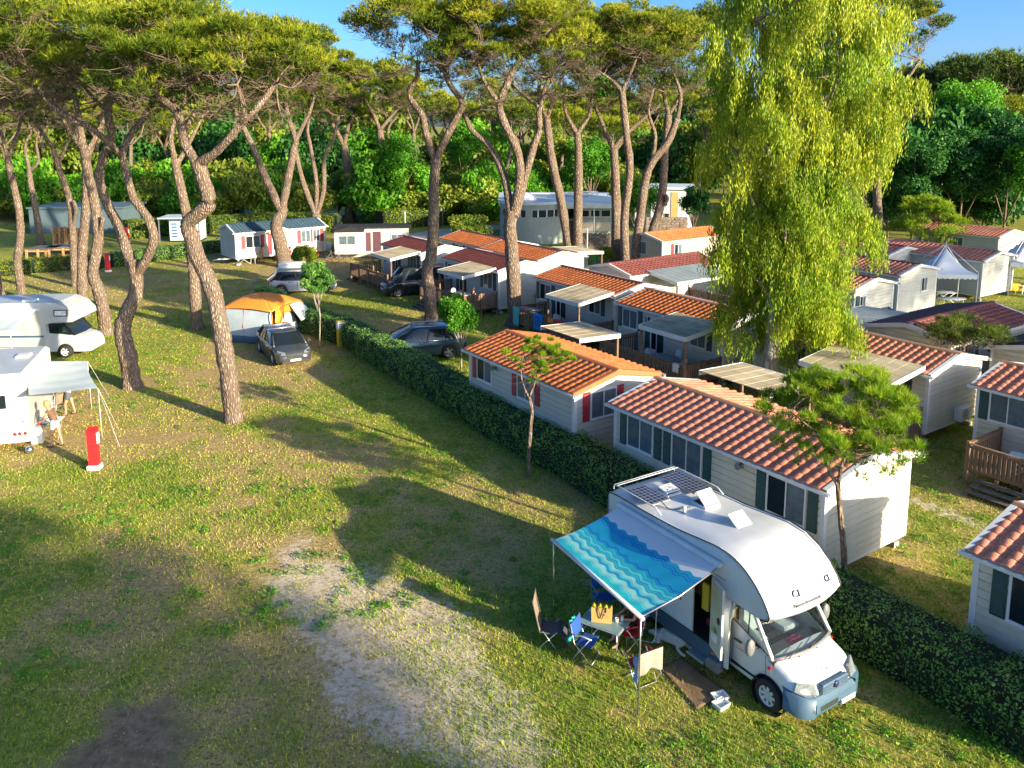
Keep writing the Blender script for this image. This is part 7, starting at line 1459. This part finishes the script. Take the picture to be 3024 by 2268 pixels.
def fold_chair(label, p, yaw, fab, frame=None, back=.88, armc=None, seat=.42, w_=.50, group='camping chairs round the table'):
    """x forward"""
    t = thing('camping_chair', label, 'chair', (p[0], p[1], 0), R(yaw), group); frame = frame or m_alu; h = w_/2
    for s in (1, -1):
        y = s*h; MB().tube([(-.20, y, .02), (.22, y, seat+.22)], .011, 6).build('leg', frame, t); MB().tube([(.26, y, .02), (-.16, y, seat+.02), (-.26, y, back)], .011, 6).build('back_upright', frame, t)
        MB().tube([(-.21, y, seat+.23), (.05, y, seat+.245), (.26, y, seat+.22)], .018, 8).build('armrest', armc or frame, t)
    for x in (-.20, .26): MB().tube([(x, -h, .02), (x, h, .02)], .011, 6).build('foot_bar', frame, t)
    cloth('seat', t, lambda u, v: (-.17+.42*v, -h+w_*u, seat+.02-.03*math.sin(3.14*u)+.01*v), 6, 6, fab); cloth('backrest', t, lambda u, v: (-.175-.085*v, -h+w_*u, seat+.10+(back-seat-.10)*v), 6, 6, fab); return t
p_ = G(1727, 1940); ch1 = fold_chair('low aluminium chair with deep blue seat and a blue towel over its back', p_, -28, m_bluef)
t = thing('towel', 'blue and green towel hanging over the back of the low aluminium chair', 'towel', (p_.x, p_.y, 0), R(-28)); cloth('cloth', t, lambda u, v: (-.29-.05*math.sin(9*v)*(v > .3)-.03*math.sin(14*u), -.22+.30*u, .92-.55*v), 10, 10, M('blue_green_towel', (.01, .20, .50), .9, .6, 7, col2=(.02, .45, .30)))
p_ = G(1862, 1912); fold_chair('red folding chair with silver tubes on which a person sits', p_, 196, m_hred, back=.95, armc=m_hred)
p_ = G(1893, 2010); fold_chair('folding chair with red armrests draped in taupe and blue towels, nearest the awning pole', p_, 118, m_hred, armc=m_hred, w_=.54)
t = thing('towel', 'taupe towel draped wide over the back of the chair by the awning pole', 'towel', (p_.x, p_.y, 0), R(118)); cloth('cloth', t, lambda u, v: (-.31-.03*math.sin(11*u)*v, -.32+.64*u, .90-(.42+.12*abs(u-.5)*2)*v), 14, 10, m_towelt)
for s in (1, -1):
    t = thing('towel', 'pale blue towel hanging at the %s side of the taupe one' % ('left' if s > 0 else 'right'), 'towel', (p_.x, p_.y, 0), R(118)); cloth('cloth', t, lambda u, v: (-.29+.14*u, s*(.29+.03*math.sin(8*v)+.02*u), .80-.58*v), 8, 8, m_towelb)
p_ = G(1622, 1898); t = thing('lounge_chair', 'tan reclining garden chair with grey padded footrest, farthest from the motorhome', 'chair', (p_.x, p_.y, 0), R(-8))
cloth('backrest', t, lambda u, v: (-.20-.16*v-.03*math.sin(3.14*v), -.25+.5*u, .42+.78*v), 6, 10, m_tanf); cloth('seat', t, lambda u, v: (-.20+.48*v, -.25+.5*u, .42-.04*math.sin(3.14*v)), 6, 6, m_dgf, .02); cloth('footrest', t, lambda u, v: (.28+.24*math.sin(1.4*v), -.25+.5*u, .42-.34*v+.06*math.sin(3*v)), 6, 8, m_dgf, .05)
for s in (1, -1):
    y = .27*s; MB().tube([(-.38, y, 1.2), (-.2, y, .42), (.28, y, .42), (.52, y, .12)], .013, 6).build('side_tube', m_dgf, t); MB().tube([(-.12, y, .45), (.18, y, .02)], .011, 6).build('leg', m_alu, t); MB().tube([(.2, y, .45), (-.22, y, .02)], .011, 6).build('leg', m_alu, t)
p_ = G(1800, 1800+30, .7); tb = G(1790, 1835, .70)
t = thing('camping_table', 'grey-topped folding camping table under the awning', 'table', (tb.x, tb.y, 0), R(-32)); MB().bev(-.55, .45, -.30, .34, .68, .70, .01).build('tabletop', m_tealt, t); b = MB(); b.bev(-.57, .47, -.32, .36, .665, .68, .006); b.build('edge', m_alu, t)
for x in (-.48, .38):
    for y in (-.25, .28): MB().tube([(x, y, .67), (x*1.06, y*1.05, .0)], .012, 6).build('leg', m_alu, t); MB().tube([(x, y, .45), (x*.7, y, .66)], .007, 5).build('brace', m_alu, t)
t = thing('shopping_bag', 'tan jute shopping bag with dark handles standing on the camping table', 'bag', (tb.x-.10, tb.y+.02, .70), R(-10)); m_jute = M('jute', (.50, .33, .10), .85, .15, 8); b = MB(); b.prism([(-.23, 0), (.23, 0), (.24, .36), (-.24, .36)], 'y', -.08, .08); b.build('bag_body', m_jute, t)
for y in (-.085, .085): MB().tube(spline([(-.10, y, .26), (-.09, y*1.2, .40), (0, y*1.3, .12 if y < 0 else .46), (.09, y*1.2, .40), (.10, y, .26)], 4), .009, 5).build('handle', m_trim, t)
MB().lathe([(0, -.084), (.03, -.083)], 10, (.05, 0, .2), 'y').build('print', m_cloth_r, t); cloth('contents', t, lambda u, v: (-.22+.44*u, -.07+.14*v, .36+.04*math.sin(20*u)), 12, 3, m_yel)
for i, (x, y, r_, h_) in enumerate(((.22, .1, .04, .1), (.32, .18, .03, .14), (-.25, .22, .04, .07))):
    q = Matrix.Rotation(R(-32), 4, 'Z') @ Vector((x, y, 0)); t = thing('cup', ('white cup', 'tall glass', 'grey bowl')[i] + ' on the camping table', 'cup', (tb.x+q.x, tb.y+q.y, .70)); MB().lathe([(0, .002), (r_*.8, .002), (r_, h_), (r_*.9, h_), (r_*.7, .01)], 12).build('vessel', (m_plastic, m_fascia, m_grey)[i], t)
p_ = G(1788, 1832); fold_chair('high-backed deep blue camping chair behind the table', (p_.x+.05, p_.y+.35), -75, m_bluef, M('teal_tube', (.05, .25, .32), .4), 1.25, w_=.66, seat=.46)
# mat, bowls, dog
c_ = [G(1400+x*.5533, 1350+y*.5533, .02) for x, y in ((985, 1125), (1110, 1070), (1355, 1262), (1190, 1350))]; t = thing('floor_mat', 'brown outdoor mat on the grass beside the motorhome door', 'mat', c_[0]); o = cloth('mat', t, lambda u, v: c_[0].lerp(c_[1], u).lerp(c_[3].lerp(c_[2], u), v) - c_[0] + Vector((0, 0, .025+.012*math.sin(9*u+5*v))), 12, 16, M('brown_mat', (.20, .125, .075), .9, .25, 2.5, bump=.5))
for i, (x, y) in enumerate(((1312, 1296), (1318, 1336))):
    p_ = G(1400+x*.5533, 1350+y*.5533); t = thing('dog_bowl', ('rectangular white tub, farther of the two beside the mat', 'square white tub, nearer of the two beside the mat')[i], 'bowl', p_, R(20+15*i), 'white tubs beside the mat'); b = MB(); b.add([(-.13, -.10, 0), (.13, -.10, 0), (.13, .10, 0), (-.13, .10, 0), (-.16, -.13, .12), (.16, -.13, .12), (.16, .13, .12), (-.16, .13, .12), (-.14, -.11, .12), (.14, -.11, .12), (.14, .11, .12), (-.14, .11, .12), (-.11, -.08, .02), (.11, -.08, .02), (.11, .08, .02), (-.11, .08, .02)],
        [(0,1,5,4), (1,2,6,5), (2,3,7,6), (3,0,4,7), (4,5,9,8), (5,6,10,9), (6,7,11,10), (7,4,8,11), (8,9,13,12), (9,10,14,13), (10,11,15,14), (11,8,12,15), (12,13,14,15)]); b.build('tub', m_plastic, t); MB().box(-.12, .12, -.09, .09, .07, .072).build('water', m_fascia, t)
dg = G(1972, 1895); t = thing('dog', 'white shaggy dog lying on the grass beside the motorhome skirt', 'dog', (dg.x, dg.y, 0), R(-50)); m_fur = M('white_fur', (.62, .62, .60), .9, .2, 12, bump=1.0, bscale=60)
V = [(0, 0, .16), (.22, 0, .18), (.40, .02, .22), (.52, .03, .32), (.64, .04, .30), (.74, .04, .27), (-.2, .0, .15), (-.35, -.05, .10), (-.5, -.12, .07), (.36, -.12, .10), (.50, -.16, .04), (.64, -.16, .035), (.36, .14, .10), (.52, .16, .04), (.66, .16, .035), (-.22, -.15, .12), (-.05, -.24, .06), (-.22, -.28, .04), (-.22, .12, .12), (-.06, .2, .05)]
skin('body', t, V, [(0, 1), (1, 2), (2, 3), (3, 4), (4, 5), (0, 6), (6, 7), (7, 8), (2, 9), (9, 10), (10, 11), (2, 12), (12, 13), (13, 14), (6, 15), (15, 16), (16, 17), (6, 18), (18, 19)], [.15, .15, .13, .085, .075, .045, .14, .07, .035, .05, .035, .04, .05, .035, .04, .08, .04, .035, .07, .035], m_fur, 2)
for s in (1, -1): MB().add([(.50, .04+.05*s, .38), (.46, .04+.10*s, .36), (.50, .04+.12*s, .26), (.54, .04+.08*s, .30)], [(0, 1, 2, 3)]).build('ear', m_brown_c, t)
MB().lathe([(0, .80), (.018, .79), (.02, .77)], 8, (0, .04, .28), 'x').build('nose', m_trim, t)
# ------------------------------------------------------------------ tent
m_or = M('orange_tent_fabric', (.72, .25, .03), .6, .08, 2, bump=.3, bscale=6); m_gt = M('blue_grey_tent_fabric', (.36, .44, .50), .6, .10, 2, bump=.3, bscale=6); m_gd = M('slate_tent_fabric', (.05, .11, .17), .6, .1)
tc_ = G(770, 985); t = thing('tent', 'family tent with orange dome roof and blue-grey walls beside the dark saloon', 'tent', (-14.3, 46.3, 0), R(-15)); hw = 1.75; Ht = 1.85
def bil(a, b_, c_, d_, bow=(0, 0, 0)): return lambda u, v: Vector(a).lerp(Vector(b_), u).lerp(Vector(d_).lerp(Vector(c_), u), v) + Vector(bow)*math.sin(3.14*u)*math.sin(3.14*v)
tp = [(-hw*.86, -hw*.86, Ht), (hw*.86, -hw*.86, Ht), (hw*.86, hw*.86, Ht), (-hw*.86, hw*.86, Ht)]; gd = [(-hw, -hw, 0), (hw, -hw, 0), (hw, hw, 0), (-hw, hw, 0)]
for i in range(4):
    a, b_ = gd[i], gd[(i+1) % 4]; c_, d_ = tp[(i+1) % 4], tp[i]; nrm_ = [(0, -.12, 0), (.12, 0, 0), (0, .12, 0), (-.12, 0, 0)][i]
    if i == 0 or i == 3 or i == 2: cloth('wall', t, bil(a, b_, c_, d_, nrm_), 10, 10, m_gt)
    f = bil(a, b_, c_, d_, nrm_); cloth('skirt', t, lambda u, v, f=f, n_=nrm_: f(u, v*.22) + Vector(n_)*.25, 10, 3, m_gd)
    m1 = lambda u, v, c_=c_, d_=d_: (Vector(d_).lerp(Vector(c_), u)*(1.12-.12*v) if False else Vector(d_).lerp(Vector(c_), u)).lerp(Vector((0, 0, Ht+.62)), v) + Vector((0, 0, .15*math.sin(3.14*v) + .12*(1-v)*math.sin(3.14*u) - .04)) + Vector(((d_[0]*(1-u)+c_[0]*u)*.10, (d_[1]*(1-u)+c_[1]*u)*.10, 0))*(1-v)
    cloth('roof', t, m1, 12, 12, m_or)
    MB().tube(spline([gd[i], (gd[i][0]*.98, gd[i][1]*.98, 1.0), (tp[i][0]*1.02, tp[i][1]*1.02, Ht), (0, 0, Ht+.66)], 5), .025, 6).build('pole_sleeve', m_or, t)
# orange arch round the front door on the right-hand face
fr = bil(gd[1], gd[2], tp[2], tp[1], (.12, 0, 0))
def arch(u, v):      # band between the door arch and the wall edge
    a = math.pi*u; du, dv = .5+.36*math.cos(a), .80*math.sin(a)**.7; e = (.5+.5*math.cos(a)*(1 if abs(math.cos(a)) > .7 else abs(math.cos(a))/.7), 1.0 if abs(math.cos(a)) < .7 else math.tan(math.acos(abs(math.cos(a))))/1.02 if abs(math.cos(a)) < 1 else 0)
    uu = du + (min(1, max(0, e[0]))-du)*v; vv = dv + (min(1, max(0, e[1]))-dv)*v; return fr(min(1, max(0, uu)), min(1, max(0, vv))) + Vector((.02, 0, 0))
cloth('door_surround', t, arch, 28, 3, m_or); cloth('door_mesh', t, lambda u, v: fr(.14+.72*u, .8*v*min(1, (math.sin(math.pi*min(.98, max(.02, u)))**.6))) - Vector((.05, 0, 0)), 14, 8, m_gt)
for u in (.45,):
    w_ = bil(gd[0], gd[1], tp[1], tp[0], (0, -.12, 0)); MB().tube([w_(u+.06, 0) - Vector((0, .02, 0)), w_(u+.02, .5) - Vector((0, .02, 0)), w_(u, 1) - Vector((0, .02, 0))], .018, 5).build('zip', m_cloth_r, t)
cloth('porch_flap', t, bil((hw*.9, hw*.2, Ht), (hw*.8, hw, Ht), (hw+.75, hw*.9, 1.0), (hw+.7, .1, 1.0), (0, 0, -.1)), 8, 8, m_gt); MB().bev(hw+.1, hw+.9, -hw*.7, -hw*.6, .05, .1, .01).build('door_strip', m_cloth_r, t)
t = thing('beach_umbrella', 'folded red beach umbrella behind the orange tent by the hedge', 'umbrella', (-12.9, 47.6, 0)); MB().lathe([(.02, 0), (.02, 1.2), (.2, 1.25), (.26, 1.6), (.1, 1.9), (0, 2.0)], 10).build('cover', m_red, t)
t = thing('kick_bike', 'small dark blue bicycle leaning at the hedge behind the thin tree', 'bicycle', tuple(G(905, 985)), R(-40)); 
for x in (-.4, .4): MB().tube([(x+.26*math.cos(a*.5236), 0, .27+.26*math.sin(a*.5236)) for a in range(13)], .02, 5).build('wheel', m_black, t)
b = MB(); b.tube([(-.4, 0, .27), (-.05, 0, .3), (.3, 0, .62), (.4, 0, .27)], .018, 5); b.tube([(-.05, 0, .3), (-.15, 0, .68), (.3, 0, .62), (.27, 0, .8)], .018, 5); b.build('frame', m_bluep, t); MB().bev(-.26, -.05, -.05, .05, .68, .73, .01).build('saddle', m_trim, t)
# ------------------------------------------------------------------ by the left motorhomes
tl_ = G(125, 1240, .75); t = thing('camping_table', 'long pale camping table laid with crockery between the left motorhomes', 'table', (tl_.x, tl_.y, 0), R(10)); MB().bev(-.7, .7, -.35, .35, .72, .75, .01).build('tabletop', m_curtain, t)
for x in (-.6, .6):
    for s in (1, -1): MB().tube([(x, -.3*s, .72), (x, .3*s, 0)], .013, 6).build('leg', m_alu, t)
for i, (x, y, r_, h_) in enumerate(((-.4, 0, .05, .2), (-.1, .1, .09, .06), (.2, -.1, .07, .16), (.45, .1, .06, .12), (.3, .15, .05, .1))):
    q = Matrix.Rotation(R(10), 4, 'Z') @ Vector((x, y, 0)); t = thing('crockery', ('tall bottle', 'white dish', 'white jug', 'white bowl', 'small pale pot')[i] + ' on the long pale camping table', 'crockery', (tl_.x+q.x, tl_.y+q.y, .75)); MB().lathe([(0, .002), (r_, .002), (r_, h_*.7), (r_*.7, h_), (r_*.6, h_), (r_*.6, h_*.5)], 12).build('vessel', (m_grey, m_plastic, m_plastic, m_plastic, m_fascia)[i], t)
jp = G(113, 1310); t = thing('water_can', 'white water canister standing behind the rear motorhome', 'canister', jp, R(12)); MB().bev(-.2, .2, -.12, .12, 0, .62, .05).build('canister', m_plastic, t); MB().lathe([(.04, .62), (.04, .68), (0, .68)], 10, (-.1, 0, 0)).build('cap', m_grey, t)
op = G(75, 1300); t = thing('crate', 'orange box pushed under the rear of the left motorhome', 'box', op, R(8)); MB().bev(-.28, .28, -.15, .25, 0, .36, .02).build('shell', M('orange_plastic', (.60, .10, .01), .5), t); MB().bev(-.3, .3, -.17, .27, .36, .40, .01).build('lid', m_hred, t)
kp = G(88, 1338); t = thing('kettle', 'small shiny pot on the grass below the left motorhome', 'pot', kp); MB().lathe([(0, 0), (.13, .01), (.15, .12), (.12, .24), (.07, .27), (0, .28)], 14).build('pot', m_chrome, t); MB().tube(spline([(-.13, 0, .15), (-.2, 0, .3), (0, 0, .36), (.13, 0, .2)], 4), .012, 5).build('handle', m_trim, t)
for i, (u, v, yw, lb) in enumerate(((150, 1262, 200, 'tan folding chair at the long camping table, nearer'), (168, 1228, 160, 'tan folding chair behind the long camping table'), (112, 1218, -70, 'tan folding chair beside the left motorhome, farthest'))): fold_chair(lb, G(u, v), yw, m_tanf, back=.95, group='camping chairs at the left motorhomes')
t = thing('barbecue_stand', 'small red camping stove on a thin metal stand', 'stove', G(122, 1305), R(20)); MB().bev(-.22, .22, -.15, .15, .62, .70, .02).build('tray', m_grey, t); MB().bev(-.06, .06, -.05, .05, .705, .80, .02).build('burner', m_hred, t)
for x in (-.2, .2):
    for y in (-.13, .13): MB().tube([(x, y, .62), (x*1.3, y*1.3, 0)], .01, 5).build('leg', m_alu, t)
# ------------------------------------------------------------------ things on the decks
def mono_chair(label, M4, yaw, z=.45):
    t = thing('plastic_chair', label, 'chair', (M4.x, M4.y, z), R(yaw), 'white plastic chairs on the decks and lawn'); cloth('seat', t, lambda u, v: (-.2+.42*v, -.22+.44*u, .43-.02*math.sin(3.14*u)), 5, 5, m_plastic, .012); cloth('backrest', t, lambda u, v: (-.2-.10*v-.03*math.sin(3.14*u), (-.23+.46*u)*(1-.25*v*v), .43+.44*v-.08*v*(2*u-1)**2), 6, 6, m_plastic, .012)
    for s in (1, -1):
        for x in (-.2, .2): MB().tube([(x, .19*s, .42), (x*1.15, .23*s, 0)], .02, 6).build('leg', m_plastic, t)
        MB().tube([(-.26, .24*s, .64), (.15, .25*s, .63), (.2, .22*s, .42)], .02, 6).build('armrest', m_plastic, t)
    return t
def oval_table(label, P, z, mat=None, rx=.75, ry=.45, yaw=0):
    t = thing('garden_table', label, 'table', (P.x, P.y, z), R(yaw), 'garden tables on decks and lawn'); o = MB().lathe([(0, .72), (.96, .72), (1, .70), (.98, .67), (0, .67)], 24).build('tabletop', mat or m_tealt, t); o.scale = (rx, ry, 1)
    for x in (-.5, .5):
        for y in (-.25, .25): MB().tube([(x*rx*1.3, y*ry*2, .68), (x*rx*1.4, y*ry*2.2, 0)], .022, 6).build('leg', m_plastic, t)
q = loc2w(HD, 4.6, -1.25); oval_table('teal-grey oval table on the slatted deck near the eucalyptus', q, .45, yaw=YW)
for i, (x, y, a, lb) in enumerate(((3.7, -1.3, 0, 'white plastic chair at the left end of the teal oval table'), (4.6, -2.0, 90, 'white plastic chair between the teal table and the railing'), (5.5, -1.2, 180, 'white plastic chair with a cloth, right end of the teal oval table'), (4.5, -.55, -90, 'white plastic chair behind the teal oval table'))): mono_chair(lb, loc2w(HD, x, y), YW+a)
q = loc2w(HC, 4.8, -1.3); oval_table('pale oval table on the deck behind the clothes airer', q, .45, yaw=YW)
for i, (x, y, a, lb) in enumerate(((3.6, -1.2, 0, 'white round-backed chair left of the pale oval table'), (4.7, -2.0, 90, 'white round-backed chair in front of the pale oval table'), (5.9, -1.3, 180, 'white round-backed chair right of the pale oval table'))): mono_chair(lb, loc2w(HC, x, y), YW+a)
q = loc2w(HQ, 4.6, -1.3); oval_table('pale table on the deck right of the black van', q, .45, m_plastic, yaw=YW); mono_chair('white chair at the pale table right of the black van', loc2w(HQ, 3.6, -1.3), YW)
def folding_table(label, P, z, yaw, w_=1.0, d_=.7, h=.72, mat=None):
    t = thing('folding_table', label, 'table', (P.x, P.y, z), R(yaw), 'white crossed-leg folding tables'); MB().bev(-w_/2, w_/2, -d_/2, d_/2, h-.03, h, .008).build('tabletop', mat or m_fascia, t)
    for y in (-d_/2+.06, d_/2-.06):
        for s in (1, -1): MB().tube([(s*w_*.42, y, h-.03), (-s*w_*.42, y, 0)], .016, 6).build('leg', m_plastic, t)
q = loc2w(HF, 2.3, -1.3); folding_table('pale blue folding table on the wooden deck at the right edge', q, .45, YW+15)
folding_table('white folding table with crossed legs in front of the navy-roofed home', G(723, 778), 0, 10, 1.3, .8, .74, m_plastic); folding_table('white folding table in front of the left gazebo', G(2790, 893), 0, 0, 1.2, .7, .72, m_plastic)
folding_table('white crossed-leg table under the right gazebo', G(2952, 862), 0, 10, .9, .7, .74, m_plastic)
pq = G(2985, 866); t = thing('covered_table', 'table under an ochre cloth below the right gazebo', 'table', (pq.x, pq.y, 0)); m_oc = M('ochre_cloth', (.62, .33, .02), .8); b = MB(); b.bev(-.6, .7, -.4, .4, .70, .75, .02); b.build('tabletop', m_oc, t); cloth('cloth_side', t, lambda u, v: (-.6+1.3*u, -.41-.03*math.sin(16*u)*v, .74-.5*v), 16, 5, m_oc)
for x in (-.5, .6): MB().tube([(x, .3, .7), (x, .3, 0)], .02, 6).build('leg', m_plastic, t); MB().tube([(x, -.3, .7), (x, -.3, 0)], .02, 6).build('leg', m_plastic, t)
mono_chair('white plastic chair at the ochre-covered table', G(3008, 868), 150, 0); mono_chair('white plastic chair with straight back in front of the navy-roofed home', G(752, 778), 160, 0)
oval_table('low white oval table beside the left gazebo', G(2808, 912), 0, m_plastic, .95, .5)
t = thing('sun_lounger', 'white sun lounger on the lawn beside the pale blue cabin', 'lounger', tuple(G(2722, 897)), R(10)); b = MB(); b.bev(-.9, .5, -.3, .3, .30, .34, .01); b.build('bed', m_plastic, t); cloth('backrest', t, lambda u, v: (.5+.5*v, -.3+.6*u, .33+.4*v), 4, 4, m_plastic)
for x in (-.8, .4):
    for y in (-.26, .26): MB().tube([(x, y, .3), (x, y, 0)], .02, 6).build('leg', m_plastic, t)
# airer and towels on the second-row deck
q = loc2w(HC, 1.6, -1.9); t = thing('clothes_airer', 'white clothes airer hung with bright washing on the shaded deck', 'clothes airer', (q.x, q.y, .45), R(YW+20))
for s in (1, -1): MB().tube([(-.5, .3*s, 0), (.1, -.3*s, .95)], .012, 5).build('leg', m_plastic, t); MB().tube([(.5, .3*s, 0), (.1, -.3*s, .95)], .012, 5).build('leg', m_plastic, t)
for i in range(6): MB().tube([(-.9, -.3+i*.12, .95), (.9, -.3+i*.12, .95)], .006, 4).build('line', m_plastic, t)
cols = [m_bluep, m_cloth_r, m_gp, m_bluef]
for i in range(4):
    tt_ = thing('washing', ('blue shirt', 'crimson shirt', 'green shirt', 'deep blue shorts')[i] + ' drying on the white airer', 'washing', (q.x, q.y, .45), R(YW+20)); cloth('cloth', tt_, lambda u, v, i=i: (-.75+i*.38+.30*u, -.3+.55*v, .965-.06*math.sin(3.14*v)+.02*math.sin(9*u)), 6, 6, cols[i])
def hung(label, H_, x, w_, h_, mat, y=-2.5, z=1.48):
    q = loc2w(H_, x, y, z); t = thing('towel', label, 'towel', q, R(YW)); cloth('cloth', t, lambda u, v: (w_*u, -.03-.02*math.sin(9*u)*v, -h_*v), 10, 8, mat); cloth('fold', t, lambda u, v: (w_*u, .04, -h_*.4*v), 8, 4, mat); return t
hung('turquoise towel hanging at the left end of the airer deck', HC, 1.0, .55, 1.1, M('turquoise_towel', (.10, .50, .50), .9)); tw = hung('blue towel with dark ring pattern on the deck railing', HC, 3.0, .8, .95, M('bright_blue_towel', (.02, .22, .62), .9))
b = MB(); b.lathe([(.22, -.055), (.27, -.055)], 18, (.4, 0, -.4), 'y', False); b.lathe([(0, -.056), (.07, -.055)], 12, (.4, 0, -.4), 'y', False); b.build('ring_print', m_navy, tw)
hung('orange cloth bundled over the deck railing', HC, 4.3, .5, .3, m_or); hung('red towel hanging below the orange cloth', HC, 4.9, .5, .6, m_hred); hung('blue towel on the railing beside the black van', HQ, 1.9, .8, .6, m_bluef, -2.6); hung('white towel on the slatted deck railing', HD, 6.3, .35, .4, m_wht, -2.55)
al = G(1465, 925); t = thing('step_ladder', 'aluminium steps leaning at the white gable beside the thick pine', 'ladder', (al.x, al.y, 0), R(YW))
for x in (0, .5): MB().tube([(x, -.35, 0), (x, .1, 1.1)], .02, 6).build('rail', m_alu, t)
for i in range(4): MB().bev(0, .5, -.33+i*.11, -.23+i*.11, .22+i*.24, .245+i*.24, .004).build('rung', m_alu, t)
# bicycles and bits near the caravan
def bicycle(label, P, yaw, mat):
    t = thing('bicycle', label, 'bicycle', P, R(yaw), 'bicycles by the old caravan')
    for x in (-.52, .52):
        w_ = MB().tube([(x+.33*math.cos(a*.5236), 0, .34+.33*math.sin(a*.5236)) for a in range(13)], .016, 5).build('wheel', m_black, t)
        b = MB()
        for a in range(6): b.tube([(x, 0, .34), (x+.33*math.cos(a*1.047), 0, .34+.33*math.sin(a*1.047))], .004, 3)
        b.build('spokes', m_alu, w_)
    b = MB(); b.tube([(-.52, 0, .34), (-.08, 0, .30), (.38, 0, .78), (-.18, 0, .74), (-.08, 0, .30)], .016, 5); b.tube([(-.52, 0, .34), (-.18, 0, .74), (-.22, 0, .92)], .014, 5); b.tube([(.52, 0, .34), (.38, 0, .78), (.34, 0, 1.0)], .014, 5); b.build('frame', mat, t); MB().tube([(.34, -.26, 1.02), (.34, .26, 1.02)], .014, 5).build('handlebar', m_trim, t); MB().bev(-.34, -.1, -.07, .07, .92, .97, .02).build('saddle', m_trim, t)
bicycle('white bicycle leaning in the group right of the pink one', tuple(G(985, 770)), 15, m_white); bicycle('red bicycle beside the light green bush', tuple(G(945, 763)), -10, m_hred); bicycle('silver bicycle at the right end of the bicycle group', tuple(G(1008, 776)), 30, m_alu)
t = thing('covered_bicycle', 'grey tarpaulin over a cycle in front of the old caravan', 'cover', tuple(G(960, 742)), R(-20)); cloth('tarpaulin', t, lambda u, v: (-.9+1.8*u, -.35+.7*v, .95*math.sin(3.14*v)**.6*(.75+.25*math.sin(3*u))), 14, 10, m_plastic, .01)
mono_chair('white plastic chair turned towards the light green bush', G(838, 776), 30, 0)
